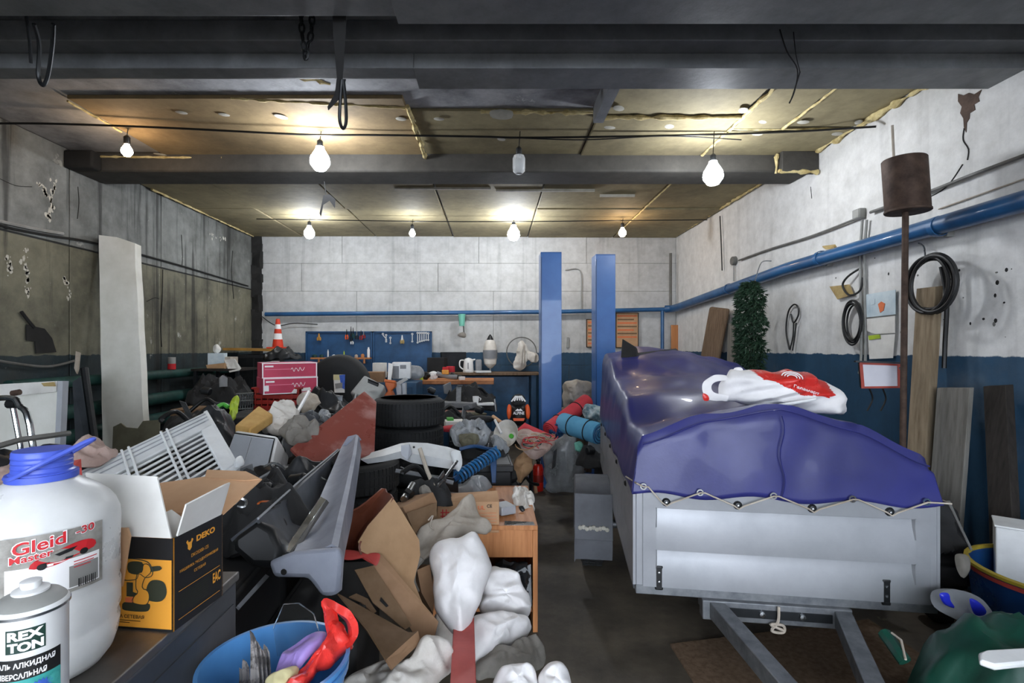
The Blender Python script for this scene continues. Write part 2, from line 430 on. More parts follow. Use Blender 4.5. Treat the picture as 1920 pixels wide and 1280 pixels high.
# ---------------------------------------------------------------- the room
XL, XR, YB, YF, ZC = -4.12, 3.14, 8.8, -3.0, 3.53
fl = M().mm((XL - .2, YF, -.15), (XR + .2, YB + .2, 0)).build('floor', 'floor_concrete', kind='structure', label='dark stained concrete garage floor')
M().mm((XL - 6, YF - 14, -.15), (XR + 6, YF, -.01)).build('yard_ground', 'floor_concrete', kind='structure', label='concrete yard outside the open gate')
wl = M().mm((XL - .2, YF, 0), (XL - .012, YB, ZC)).build('wall_left', 'joint_dark', kind='structure', label='grey stained concrete panel wall with dark green painted base')
wr = M().mm((XR, YF, 0), (XR + .2, YB, ZC)).build('wall_right', 'right_wall_paint', kind='structure', label='white plastered wall with blue painted base')
wk = M().mm((XL - .2, YB + .012, 0), (XR + .2, YB + .2, ZC)).build('wall_back', 'joint_grey', kind='structure', label='whitewashed concrete back wall with blue painted base')
M().mm((XL - .2, YF - .2, 0), (-2.3, YF, ZC)).mm((2.3, YF - .2, 0), (XR + .2, YF, ZC)).mm((-2.3, YF - .2, 3.0), (2.3, YF, ZC)).build('wall_front', 'right_wall_paint', kind='structure', label='front wall around the open gateway')
ys = [YF, -.6, 2.2, 4.98, 6.35, YB]
for z0, z1 in ((0, 2.59), (2.6, ZC)):
    for a, b in zip(ys, ys[1:]):
        p = M().mm((XL - .05, a + .006, z0), (XL, b - .006, z1 - .006)); p.build('wall_panel', 'left_wall_paint', wl, bevel=.006)
xs = [XL, -2.9, -.55, 1.3, XR]
for k, (z0, z1) in enumerate(((0, 1.3), (1.3, 2.57), (2.57, 3.05), (3.05, ZC))):
    sh = (0, .55, -.4, .3)[k]
    cuts = [XL] + [x + sh for x in xs[1:-1]] + [XR]
    for a, b in zip(cuts, cuts[1:]):
        M().mm((a + .003, YB, z0 + .003), (b - .003, YB + .05, z1)).build('wall_panel', 'back_wall_paint', wk, bevel=.004)
# ragged plaster edge where the back wall meets the left wall
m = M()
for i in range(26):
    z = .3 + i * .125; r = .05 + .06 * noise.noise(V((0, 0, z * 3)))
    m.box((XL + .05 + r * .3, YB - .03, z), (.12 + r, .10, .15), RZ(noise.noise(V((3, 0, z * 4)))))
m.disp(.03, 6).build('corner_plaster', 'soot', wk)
# ceiling
ce = M().mm((XL - .2, YF - .2, ZC), (XR + .2, YB + .2, ZC + .2)).build('ceiling', 'ceiling_concrete', kind='structure', label='sooty concrete ceiling clad with yellowed foam boards')
bays = [(-3.25, -.69, 3.9, 5.05, 'foam_board_tan'), (-.66, .85, 4.12, 5.05, 'foam_board'), (.86, 2.03, 4.22, 5.05, 'foam_board'), (.88, 2.03, 3.28, 4.2, 'foam_board'),
        (2.07, 2.48, 3.28, 4.42, 'foam_board'), (2.53, XR - .02, 3.28, 4.42, 'foam_board'), (2.07, XR - .02, 4.46, 5.05, 'foam_board')]
for a, b in zip([XL + .02, -3.25, -2.0, -.675, .6, 2.05], [-3.27, -2.02, -.7, .58, 2.03, XR - .02]):
    for y0, y1 in ((5.45, 6.98), (7.0, YB - .02)): bays.append((a, b, y0, y1, 'foam_board'))
for i, (x0, x1, y0, y1, mm_) in enumerate(bays):
    d = .012 * math.sin(i * 2.7)
    M().mm((x0, y0, 3.5 + d), (x1, y1, ZC)).build('foam_panel', mm_, ce, bevel=.006)
def bead(a, b, r, seed, amp=.5):
    r *= .7; a, b = V(a), V(b); n = max(6, int((b - a).length / .035)); pts = []; rr = []
    for i in range(n + 1):
        p = a.lerp(b, i / n); q = noise.noise(V((i * .55, seed * 9.1, 0)))
        pts.append(p + V((noise.noise(V((i * .3, seed, 5))) * r * 1.2, noise.noise(V((i * .3, seed, 9))) * r * 1.2, 0))); rr.append(r * max(.15, 1 + q * 1.6 * amp))
    return M().tube(pts, rr, 7).build('foam_seam', 'foam_yellow', ce)
bead((-.675, 4.02, 3.495), (-.665, 5.06, 3.46), .026, 1)
bead((2.05, 3.3, 3.495), (2.05, 5.05, 3.495), .022, 2)
bead((2.505, 3.3, 3.495), (2.505, 4.43, 3.495), .018, 3)
bead((.86, 4.21, 3.495), (2.05, 4.21, 3.495), .02, 4, .9)
bead((2.05, 4.44, 3.495), (3.1, 4.44, 3.495), .014, 5)
bead((XR - .02, 3.4, 3.49), (XR - .03, 5.0, 3.49), .032, 6, .9)
bead((-3.26, 3.92, 3.49), (-3.27, 4.5, 3.5), .014, 7)
bead((-2.0, 3.9, 3.5), (-.7, 4.05, 3.5), .016, 8, .9)
bead((-.1, 4.12, 3.5), (.8, 4.14, 3.5), .02, 9, 1.1)
bead((.15, 5.07, 3.47), (2.6, 5.07, 3.46), .013, 10, .9)
bead((-4.05, 5.0, 3.47), (-2.6, 5.05, 3.47), .014, 11, .9)
bead((2.05, 5.5, 3.49), (2.05, 8.5, 3.49), .012, 12)
bead((XR - .04, 5.6, 3.5), (XR - .04, 8.7, 3.5), .018, 13, .9)
bead((XL + .05, 6.1, 3.49), (XL + .05, 8.7, 3.49), .014, 14, .9)
bead((-3.2, 5.46, 3.48), (-1.3, 5.47, 3.48), .008, 15, .9)
bead((-1.4, 3.42, 3.53), (-1.05, 3.62, 3.53), .035, 16, 1.0)
bead((-1.5, 3.5, 3.53), (-1.2, 3.75, 3.53), .03, 17, 1.1)
rnd = random.Random(4)
dm = M().lathe([(0, -.004), (.03, -.004), (.042, 0)], (0, 0, 0), seg=10, sq=(1.0, .7)).build('plaster_dab', 'plaster_white', ce)
dabs = [(340, 212), (420, 216), (527, 220), (752, 224), (823, 224), (1160, 204), (1143, 240), (1255, 238), (1430, 229), (1506, 230), (1610, 230), (1570, 252), (1394, 208), (1420, 252), (1503, 293), (1143, 307), (826, 303), (775, 300), (300, 290), (465, 295), (510, 302), (1378, 305), (940, 262)]
for i, (u, v) in enumerate(dabs):
    p = PZ(u, v, 3.487); o = dm if i == 0 else dm.copy()
    if i: COL.objects.link(o)
    o.location = p - W[ce.name]; o.scale = (1 + .4 * rnd.random(), 1 + .4 * rnd.random(), 1); o.rotation_euler[2] = rnd.random()
# plaster patch on the foam, thin trim strips on the far bay
M().blob(PP([(920, 207), (958, 207), (958, 222), (925, 222)], 3.99), .02, amp=.008, scale=20, N=18, rings=4).build('plaster_patch', 'plaster_white', ce)
for u0, u1, v in ((930, 1115, 356), (740, 920, 352), (1125, 1190, 366)):
    a, b = PZ(u0, v, 3.49), PZ(u1, v, 3.49); M().mm((a.x, a.y - .012, 3.47), (b.x, a.y + .012, 3.50)).build('trim_strip', 'plaster_white', ce)
# ribs and beams
rb = M().mm((XL, 5.03, 3.33), (XR, 5.43, ZC)).build('ceiling_rib', 'rib_dark', kind='structure', bevel=.02, label='dark concrete rib across the foam clad ceiling')
M().mm((XL + .0, 4.9, 3.33), (XL + .28, 5.03, 3.5)).build('rib_end', 'soot', rb, bevel=.02)
be = M().mm((XR - .36, 4.93, 3.3), (XR, 5.03, 3.5)).build('rib_end', 'rib_dark', rb, bevel=.01)
bead((XR - .38, 4.95, 3.31), (XR - .02, 4.93, 3.29), .026, 20, 1.0).name = 'foam_seam'
bead((XR - .38, 4.97, 3.48), (XR - .38, 5.0, 3.3), .026, 21, 1.0)
ba = M().mm((XL, 3.02, 3.25), (-.47, 3.14, 3.34)).mm((-.47, 3.02, 3.25), (XR, 3.25, 3.34)).build('ceiling_beam', 'beam_dark', kind='structure', bevel=.006, label='dark steel flanged ceiling beam spanning the garage')
M().mm((XL, 2.9, 3.34), (XR, 3.32, 3.46)).build('beam_ledge', 'beam_dark', ba, bevel=.006)
M().mm((XL, 2.93, 3.46), (XR, 3.30, ZC)).build('beam_top', 'ceiling_concrete', ba)
M().mm((-.47, 3.01, 3.243), (XR, 3.25, 3.25)).build('flange', 'beam_dark', ba)
M().mm((.80, 3.26, 3.40), (.88, 4.1, 3.55)).build('bracket', 'beam_dark', ba)
bb = M().mm((XL, 2.05, 3.25), (-.48, 2.55, 3.5)).mm((-.48, 2.05, 3.25), (XR, 2.60, 3.5)).build('ceiling_beam', 'beam_dark', kind='structure', bevel=.006, label='wide dark overhead beam nearest the gate')
M().mm((-.48, 2.3, 3.235), (XR, 2.585, 3.25)).build('flange', 'beam_dark', bb)
# broken plaster hole and cracks on the right wall under the beam
M().slab([PX(u, v, XR - .004) for u, v in ((1796, 176), (1806, 179), (1816, 174), (1826, 177), (1840, 168), (1834, 182), (1836, 190), (1826, 196), (1828, 206), (1818, 212), (1817, 222), (1812, 230), (1811, 248), (1807, 238), (1806, 222), (1800, 212), (1803, 200), (1796, 190))], .004, n=(1, 0, 0)).build('plaster_hole', 'rust', wr, smooth=0)
def wallcrack(pts, r, m='soot'):
    M().tube(curve([PX(u, v, XR - .002) for u, v in pts], 4), r, 5).build('crack', m, wr)
wallcrack([(1808, 240), (1806, 262), (1816, 280), (1814, 300)], .004)
wallcrack([(1738, 372), (1775, 350), (1805, 308)], .004)
wallcrack([(1520, 350), (1522, 372)], .003)
def leftmark(pts, r, m):
    M().tube(curve([PX(u, v, XL + .001) for u, v in pts], 4), r, 5).build('wall_mark', m, wl)
for pts, r in (([(0, 335), (30, 348), (60, 350)], .004), ([(305, 505), (304, 560), (301, 610), (303, 650)], .010), ([(340, 440), (342, 480), (341, 500)], .008), ([(436, 470), (434, 510), (438, 560)], .012), ([(146, 350), (148, 380), (145, 410)], .006), ([(275, 565), (290, 558), (298, 560)], .006)):
    leftmark(pts, r * .7, 'soot')
rn_ = random.Random(6)
for path in ([(98, 335), (104, 352), (92, 368), (98, 385), (90, 402), (96, 412)], [(70, 345), (82, 352), (88, 368)], [(50, 460), (46, 485), (52, 510), (50, 535), (54, 560)], [(395, 438), (405, 446), (420, 450)], [(120, 520), (132, 545), (128, 560)], [(10, 470), (20, 500), (12, 515)]):   # flaking lime patches
    for (u0, v0), (u1, v1) in zip(path, path[1:]):
        for k in range(7):
            t = rn_.random(); p = PX(u0 + (u1 - u0) * t + rn_.gauss(0, 2.5), v0 + (v1 - v0) * t + rn_.gauss(0, 2), XL + .0005); s_ = rn_.uniform(.006, .026)
            M().add([p + V((0, math.cos(a_) * s_ * rn_.uniform(.4, 1), math.sin(a_) * s_ * rn_.uniform(.5, 1.7))) for a_ in [2 * math.pi * i / 7 for i in range(7)]], [tuple(range(7))]).build('lime_flake', 'plaster_white', wl, smooth=0)
rn_ = random.Random(2)
for k in range(36):      # chips and pock marks in the white plaster
    u, v = rn_.uniform(1560, 1900), rn_.uniform(480, 640)
    p = PX(u, v, XR); s_ = rn_.uniform(.004, .013)
    M().lathe([(0, .0015), (s_ * .7, .0012), (s_, 0)], p, (-1, 0, 0), 7, sq=(1, rn_.uniform(.5, 1.6))).build('chip', 'soot' if k % 3 else 'cable_grey', wr)
# a sheet of brown chequered plywood on the floor under the drawbar
M().slab([V((.98, 1.3, .012)), V((2.3, 1.3, .012)), V((2.2, 3.0, .012)), V((.95, 2.75, .012))], .012, n=(0, 0, -1)).build('plywood_sheet', 'wood_brown', label='worn brown plywood sheet lying on the floor under the drawbar', cat='plywood')

# ---------------------------------------------------------------- pipes and cables of the room
t = thing('water_pipe', 'long blue painted pipe running along the white wall', 'pipe', (XR - .09, 5, 2.4))
path = [V((XR - .1, .2, 2.45)), V((XR - .1, 3.0, 2.44)), V((XR - .1, 5.3, 2.42)), V((XR - .1, 8.4, 2.27)), V((XR - .12, 8.62, 2.26)), V((XR - .22, 8.69, 2.26))]
M().tube(path, .062, 14).build('pipe_run', 'pipe_blue', t)
M().tube([V((XR - .2, 8.69, 2.255)), V((1.0, 8.69, 2.21)), V((XL + .25, 8.69, 2.17))], .036, 12).build('pipe_branch', 'pipe_blue', t)
M().tube([V((XR - .14, 8.66, 2.25)), V((XR - .14, 8.66, 3.2))], .022, 10).build('riser', 'cable_grey', t)
M().tube([V((2.87, 8.69, 2.24)), V((2.87, 8.69, .2))], .03, 10).build('dropper', 'pipe_blue', t)
for y in (3.5, 4.75, 6.6):
    M().lathe([(.064, -.02), (.07, -.02), (.07, .02), (.064, .02)], (XR - .1, y, 2.43 if y < 5.5 else 2.36), (0, 1, 0), 14, closed=True).build('clamp', 'pipe_blue', t)
    M().mm((XR - .05, y - .015, 2.36), (XR - .001, y + .015, 2.44)).build('bracket', 'conduit_grey', t)
for k, (z, r) in enumerate(((1.28, .055), (1.0, .07), (.76, .07))):
    M().tube([V((XL + .14, 4.2, z)), V((XL + .14, 8.55, z))], r, 14).build('heating_pipe', 'pipe_green', label=('upper', 'middle', 'lower')[k] + ' green heating pipe along the grey concrete wall', cat='pipe', group='green heating register pipes')
def cable(name, pts, r, m, label, cat='cable', parent=None, n=6, seg=7):
    return M().tube(curve([V(p) for p in pts], n), r, seg).build(name, m, parent, label=label, cat=cat)
lead = [V((XL + .02, 4.2, 3.44)), P(100, 232, 4.2), P(300, 239, 4.3), P(500, 249, 4.38), P(600, 253, 4.42), P(700, 253, 4.47), P(900, 256, 4.47), P(973, 258, 4.47), P(1150, 256, 4.47), P(1337, 252, 4.47), P(1500, 246, 4.44), V((XR - .06, 4.12, 3.38))]
cable('lamp_cable', lead, .009, 'cable_black', 'sagging black lamp cable strung across under the foam boards')
cable('lamp_cable', [P(980, 259, 4.46), P(1100, 262, 4.46), P(1250, 255, 4.46), P(1390, 262, 4.46)], .005, 'cable_black', 'thin black lead looped below the main lamp cable')
cable('lamp_cable', [V((-3.4, 7.35, 3.45)), V((-1.2, 7.4, 3.43)), V((.3, 7.38, 3.42)), V((1.9, 7.4, 3.44)), V((XR - .05, 7.4, 3.45))], .007, 'cable_black', 'black lamp cable strung near the back wall')
cable('wall_cable', [PX(1385, 488, XR - .03), PX(1440, 468, XR - .03), PX(1520, 443, XR - .03), PX(1608, 409, XR - .03)], .010, 'cable_grey', 'grey cable between two junction boxes on the white wall')
cable('wall_cable', [PX(1632, 398, XR - .03), PX(1740, 360, XR - .03), PX(1830, 325, XR - .03), PX(1960, 277, XR - .03)], .012, 'cable_grey', 'thick grey cable passing behind the rusty drum')
cable('wall_cable', [PX(1760, 392, XR - .012), PX(1850, 360, XR - .012), PX(1960, 322, XR - .012)], .005, 'rope', 'thin pale wire on the wall below the thick cable')
cable('hanging_wire', [PX(1350, 405, XR - .03), PX(1352, 450, XR - .03), PX(1354, 507, XR - .03)], .008, 'cable_black', 'short black wire hanging straight down the white wall')
cable('left_wall_cable', [PX(-60, 395, XL + .02), PX(0, 422, XL + .02), PX(85, 440, XL + .02), PX(190, 458, XL + .02), PX(340, 498, XL + .02), PX(465, 536, XL + .02)], .011, 'cable_black', 'black cable running along the joint of the concrete panels')
cable('left_wall_cable', [PX(-30, 408, XL + .015), PX(60, 428, XL + .015), PX(118, 438, XL + .015)], .016, 'conduit_grey', 'pale conduit above the black cable on the concrete wall')
cable('left_wall_cable', [PX(-40, 668, XL + .05), PX(20, 680, XL + .06), PX(90, 687, XL + .06), PX(140, 676, XL + .05)], .012, 'cable_grey', 'sagging dusty hose against the dark green wall base')
cable('back_wall_cable', [V((-3.95, 8.72, 2.14)), V((-3.7, 8.73, 1.98)), V((-3.4, 8.73, 2.02)), V((-3.0, 8.74, 2.0))], .008, 'cable_black', 'thin black cable drooping behind the traffic cone')
cable('back_wall_cable', [P(1060, 506, 8.77), P(1088, 508, 8.77), P(1090, 560, 8.77), P(1090, 582, 8.77)], .009, 'conduit_grey', 'thin grey conduit bent down the back wall beside the lift')

def lampmat(kind, power, r):
    e = power / (4 * math.pi ** 2 * r * r); c = ('f0f6ff', 'ffdcb4')[kind == 'bulb_warm']
    return mat('%s_%d' % (kind, int(e)), c, c, emit=e, bump=0)
# bulbs --------------------------------------------------------------------
def bulb(u, v, Y, r, kind, label, power, top):
    p = P(u, v, Y)
    t = thing('light_bulb', label, 'light bulb', p - V((0, 0, r)), 'bulbs hanging from the ceiling cables')
    if power:
        kind = lampmat(kind, power, r)
    g = M().lathe([(0, -r), (r * .55, -r * .85), (r * .95, -r * .3), (r, .0), (r * .92, r * .45), (r * .6, r * 1.0), (r * .42, r * 1.3), (r * .4, r * 1.5)], p, seg=20)
    g.build('glass', kind, t)
    M().lathe([(.022, 0), (.026, .012), (.026, .06), (.012, .075)], p + V((0, 0, r * 1.4)), seg=12).build('socket', 'black_plastic', t)
    M().tube([p + V((0, 0, r * 1.4 + .07)), V((p.x + .01, p.y, top))], .004, 6).build('flex', 'cable_black', t)
    return t
bulb(238, 284, 4.42, .045, 'bulb_warm', 'small warm glowing bulb near the grey concrete wall', WARM_POWER, 3.49)
bulb(600, 303, 4.47, .085, 'bulb_white', 'large bright white bulb beside the hanging fly strip', LED_POWER * 1.0, 3.49)
bulb(1337, 330, 4.47, .085, 'bulb_white', 'large bright white bulb toward the white wall', LED_POWER * 1.1, 3.49)
bulb(580, 438, 7.4, .075, 'bulb_white', 'white bulb over the traffic cone side of the back wall', LED_POWER, 3.47)
bulb(773, 438, 7.4, .045, 'bulb_white', 'small white bulb above the blue tool boards', LED_POWER * .5, 3.46)
bulb(963, 440, 7.4, .09, 'bulb_white', 'big white bulb beside the tall blue lift columns', LED_POWER * 1.5, 3.45)
bulb(1167, 437, 7.4, .055, 'bulb_warm', 'warm orange bulb above the shorter gap of the lift columns', WARM_POWER * 1.6, 3.47)
g = bulb(973, 308, 4.47, .055, 'glass_frost', 'unlit frosted jar shaped lamp hanging from the cable', 0, 3.49)
for ch in list(g.children):
    if ch.name.startswith('glass'): bpy.data.objects.remove(ch)
p = P(973, 308, 4.47)
M().lathe([(0, -.085), (.03, -.083), (.052, -.06), (.055, -.03), (.055, .05), (.045, .075), (.024, .085)], p, seg=20).build('glass', 'glass_frost', g)
for x, y, wh in ((-1.6, .4, 'above the steel tool cabinet'), (1.7, .3, 'above the trailer drawbar'), (.1, -1.2, 'in the middle of the gateway')):  # unseen bulbs added behind the camera to light the foreground
    q = V((x, y, 3.3)); t = thing('light_bulb', 'added unseen white bulb under the ceiling by the gate ' + wh, 'light bulb', q, 'added fill bulbs by the gate')
    M().lathe([(0, -.08), (.05, -.065), (.08, 0), (.05, .08), (.034, .12)], q, seg=18).build('glass', lampmat('bulb_white', LED_POWER * .55, .08), t)
    M().lathe([(.03, .1), (.03, .25)], q, seg=12).build('socket', 'black_plastic', t)
# ---------------------------------------------------------------- trailer
YAW = math.radians(8.5); TO = V((.641, 2.306, 0)); EX = V((math.cos(YAW), -math.sin(YAW), 0)); EY = V((math.sin(YAW), math.cos(YAW), 0))
TW, TL = 1.215, 2.5
RT = Matrix((EX, EY, V((0, 0, 1)))).transposed()
def T(a, b, z): return TO + EX * a + EY * b + V((0, 0, z))
def tbox(m, a0, b0, z0, a1, b1, z1): return m.box(T((a0 + a1) / 2, (b0 + b1) / 2, (z0 + z1) / 2), (a1 - a0, b1 - b0, z1 - z0), RT)
tr = thing('cargo_trailer', 'galvanized car trailer with ribbed metal sides', 'trailer', T(TW / 2, TL / 2, 0))
PROF = [(0, .955), (0, .893), (.013, .888), (.011, .85), (0, .80), (0, .705), (.013, .70), (.011, .66), (0, .615), (0, .535)]
def ribbed(f, n, name, lab=None):
    """f(s, d, z): s along the board 0..1, d inward"""
    secs = []
    ss = [0, .045, .05] + [.05 + .9 * i / 6 for i in range(1, 6)] + [.95, .955, 1]
    for s in ss:
        k = 1 if .05 <= s <= .95 else 0
        secs.append([f(s, d * k, z) for d, z in PROF])
    mm_ = M().loft(secs, .012)
    return mm_.build(name, 'galvanized', tr, smooth=25, label=lab)
ribbed(lambda s, d, z: T(.03 + s * (TW - .06), d, z), 1, 'front_board')
ribbed(lambda s, d, z: T(d, TL * (1 - s) , z), 1, 'side_board')
ribbed(lambda s, d, z: T(TW - d, TL * s, z), 1, 'side_board')
ribbed(lambda s, d, z: T(TW - .03 - s * (TW - .06), TL - d, z), 1, 'tail_board')
for a in (0, TW - .035):
    for b in (-.004, TL - .03):
        tbox(M(), a, b, .5, a + .035, b + .034, .965).build('corner_post', 'galvanized', tr, bevel=.004)
tbox(M(), .02, .02, .50, TW - .02, TL - .02, .53).build('bed', 'wood_dark', tr)
for a0, b0, a1, b1 in ((0, -.006, TW, .04), (0, TL - .04, TW, TL + .006), (-.006, .04, .04, TL - .04), (TW - .04, .04, TW + .006, TL - .04)):
    tbox(M(), a0, b0, .497, a1, b1, .538).build('frame_rail', 'galvanized_dark', tr, bevel=.003)
tbox(M(), .28, -.03, .415, .88, .03, .50).build('cross_plate', 'galvanized_dark', tr, bevel=.004)
tbox(M(), .36, -.036, .44, .80, -.03, .475).build('plate_recess', 'dark_metal', tr)
for a in (.33, .52, .68, .84):
    M().lathe([(0, .022), (.012, .02), (.014, 0)], T(a, -.028, .462), -EY, 8).build('bolt', 'steel', tr)
for a0, a1 in ((.32, .50), (.88, .66)):     # drawbar arms running to the coupling
    p0, p1 = T(a0, .1, .46), T(.5 + (a1 - .5) * .55, -.95, .44)
    d = (p1 - p0).normalized(); x = V((d.y, -d.x, 0)).normalized(); z = V((0, 0, 1))
    sec = lambda p: [p + x * .032 + z * .035, p - x * .032 + z * .035, p - x * .032 - z * .035, p + x * .032 - z * .035]
    M().add(sec(p0) + sec(p1), [(0, 1, 5, 4), (1, 2, 6, 5), (2, 3, 7, 6), (3, 0, 4, 7), (3, 2, 1, 0), (4, 5, 6, 7)]).build('drawbar', 'galvanized_dark', tr, bevel=.004, smooth=20)
tbox(M(), .43, -1.25, .40, .62, -.9, .49).build('coupling', 'galvanized_dark', tr, bevel=.02)
M().tube([T(.53, -1.1, .42), T(.53, -1.1, .03)], .025, 10).lathe([(.0, 0), (.07, 0), (.07, .02), (.02, .03)], T(.53, -1.1, 0), seg=14).build('prop_stand', 'galvanized_dark', tr)
M().tube([T(-.10, 1.5, .30), T(TW + .10, 1.5, .30)], .03, 10).build('axle', 'galvanized_dark', tr)
for a in (.1, TW - .1): tbox(M(), a - .03, 1.2, .27, a + .03, 1.8, .50).build('spring_hanger', 'galvanized_dark', tr)
for a in (.10, 1.02):
    h = tbox(M(), a - .018, -.012, .52, a + .018, .0, .63); h.build('latch', 'black_plastic', tr, bevel=.006)
    for z in (.56, .60): M().lathe([(0, .006), (.005, .005), (.007, 0)], T(a, -.012, z), -EY, 8).build('rivet', 'steel', tr)
knobs = [.13, .43, .73, 1.03]
for a in knobs:
    k = M().lathe([(0, .022), (.012, .02), (.019, .012), (.019, 0)], T(a, 0, .915), -EY, 12).build('tarp_knob', 'black_plastic', tr)
    M().lathe([(0, .026), (.005, .025), (.006, .02)], T(a, 0, .915), -EY, 8).build('rivet', 'steel', k)
for b in (.3, .8, 1.3, 1.8, 2.3):
    M().lathe([(0, .022), (.012, .02), (.019, .012), (.019, 0)], T(0, b, .915), -EX, 12).build('tarp_knob', 'black_plastic', tr)
def tyre_prof(R, w, r):
    h = w / 2
    return [(r, -h * .72), (r + .012, -h * .86), (r + (R - r) * .45, -h), (R - .03, -h * .93), (R - .008, -h * .78), (R, -h * .45), (R, h * .45), (R - .008, h * .78), (R - .03, h * .93), (r + (R - r) * .45, h), (r + .012, h * .86), (r, h * .72)]
def tread(m, c, axis, R, w, n=40):
    x, y, z = basis(V(axis)); c = V(c)
    for k in range(n):
        a = 2 * math.pi * k / n; d = x * math.cos(a) + y * math.sin(a); t_ = y * math.cos(a) - x * math.sin(a)
        Rm = Matrix((t_, z, d)).transposed()
        for s in (-.3, 0, .3): m.box(c + d * R + z * s * w, (2 * math.pi * R / n * .72, w * .24, .012), Rm)
    return m
for a, lab in ((-.135, 'wheel'), (TW + .135, 'wheel')):
    c = T(a, 1.5, .292)
    ty = tread(M().lathe(tyre_prof(.285, .17, .165), c, EX, 36, closed=True), c, EX, .283, .16, 44).build('tyre', 'rubber', tr)
    M().lathe([(.165, -.06), (.15, -.05), (.14, 0), (.06, .01), (.05, .03), (0, .03)], c, EX if a > 0 else -EX, 24).build('rim', 'steel', tr)
    sg = 1 if a > 0 else -1
    secs = []
    for k in range(15):
        th = math.radians(-22 + 224 * k / 14); R = .335
        cy, cz = 1.5 - R * math.cos(th) * 1.12, .30 + R * math.sin(th) * 1.05
        if th < 0.05: cz = .30 + R * math.sin(th) * 1.05
        cz = min(cz, .64)
        secs.append([T(a - sg * .125, cy, cz), T(a + sg * .05, cy, cz), T(a + sg * .118, cy, cz - .004), T(a + sg * .128, cy * .985 + .0225, cz - .03)])
    M().loft(secs, .008).build('mudguard', 'plastic_fender', tr, smooth=50)
    # flat mud flap in front of the wheel with a muddy ledge
    M().slab([T(a - sg * .125, 1.12, .62), T(a + sg * .128, 1.12, .62), T(a + sg * .128, 1.09, .32), T(a - sg * .125, 1.09, .32)], .012, n=EY).build('mud_flap', 'plastic_fender', tr, bevel=.004)
    b_ = M()
    for k in range(9): b_.lathe([(0, .016), (.014, .008), (.016, 0)], T(a - .09 + k * .022, 1.092, .40 + .006 * math.sin(k * 2.1)), -EY, 7)
    b_.build('mud_crust', 'plaster_white', tr)
# tarpaulin ------------------------------------------------------------------
HK = [(0.0, [1.19, 1.30, 1.355, 1.27, 1.13]), (.05, [1.19, 1.285, 1.335, 1.26, 1.12]), (.16, [1.17, 1.22, 1.30, 1.22, 1.08]), (.3, [1.31, 1.33, 1.33, 1.26, 1.12]), (.55, [1.35, 1.40, 1.41, 1.34, 1.2]),
      (.8, [1.50, 1.54, 1.54, 1.47, 1.37]), (1, [1.53, 1.605, 1.59, 1.52, 1.45])]
def lerp(a, b, t): return a + (b - a) * t
def hk(row, s):
    x = s * 4; i = min(3, int(x)); t = x - i; t = t * t * (3 - 2 * t) * .5 + t * .5; return lerp(row[i], row[i + 1], t)
def tarp_h(s, t):
    for (t0, r0), (t1, r1) in zip(HK, HK[1:]):
        if t <= t1:
            x = (t - t0) / (t1 - t0); x = x * x * (3 - 2 * x); return lerp(hk(r0, s), hk(r1, s), x)
nx, ny, kd = 44, 70, 16
vs = []; idx = {}
for j in range(-kd, ny + kd + 1):
    for i in range(-kd, nx + kd + 1):
        s, t = min(max(i / nx, 0), 1), min(max(j / ny, 0), 1)
        di = max(-i, i - nx, 0) / kd; dj = max(-j, j - ny, 0) / kd; d = max(di, dj)
        h = tarp_h(s, t)
        es = min(s, 1 - s) * TW; et = min(t, 1 - t) * TL; e = min(es, et)
        if d == 0 and e < .06: h -= .05 * (1 - math.sqrt(max(0, 1 - (1 - e / .06) ** 2)))
        elif d > 0: h -= .05
        lip = .945 + .012 * math.sin((s * 6.2 + t * 9) * 3.1)
        z = lerp(h, lip, d)
        a = -.014 + s * (TW + .028); b = -.014 + t * (TL + .028)
        p = T(a, b, z)
        ins = .028 * (1 - d) if d > 0 else .028
        if di > 0 or dj > 0 or e < .06:
            if es < .06: p += EX * (ins * (1 if s < .5 else -1)) * (1 - es / .06)
            if et < .06: p += EY * (ins * (1 if t < .5 else -1)) * (1 - et / .06)
        q = V((a, b, z))
        if d > 0:
            w_ = noise.noise(V((a * 5 + z * 2.2, b * 5 + z * 2.2, z * .8))); w2 = noise.noise(V((a * 11 - z * 3, b * 9, z * 2.5)))
            o_ = (abs(w_) * -.020 + .008 + w2 * .004) * (1 - d * .75)
            nrm = (EX * (-1 if s < .5 else 1)) if di >= dj else (EY * (-1 if t < .5 else 1))
            p += nrm * o_
        else:
            w_ = noise.noise(V((a * 3.2, b * 3.2 + a * 2, 3.3))); w2 = noise.noise(V((a * 8, b * 8 - a * 6, 1.1)))
            p.z += (abs(w_) * -.026 + .009 + w2 * .005)
        idx[(i, j)] = len(vs); vs.append(p)
fs = [(idx[i, j], idx[i + 1, j], idx[i + 1, j + 1], idx[i, j + 1]) for j in range(-kd, ny + kd) for i in range(-kd, nx + kd)]
tp = thing('tarpaulin', 'glossy blue tarpaulin laced over the loaded trailer', 'tarpaulin', T(TW / 2, TL / 2, .93))
tm = M().add(vs, fs).build('cover', 'tarp_blue', tp, smooth=60)
sm = tm.modifiers.new('thick', 'SOLIDIFY'); sm.thickness = .004; sm.offset = 1
M().tube([T(.03 + s_ * (TW - .06), -.004, tarp_h(s_, 0) - .022) for s_ in [i / 30 for i in range(31)]], .0035, 6).build('hem_seam', 'tarp_blue', tp)
M().tube([T(TW * .5 + .01 * math.sin(i), -.02 - .012 * i / 10, lerp(1.31, .955, i / 10)) for i in range(11)], .003, 6).build('panel_seam', 'tarp_blue', tp)
eyes = [(.03, .985), (.27, .968), (.57, .966), (.88, .966), (1.16, .966)]
for a, z in eyes:
    M().lathe([(.008, 0), (.009, .004), (.015, .004), (.016, 0)], T(a, -.026, z), -EY, 14, closed=True).build('eyelet', 'chrome', tp)
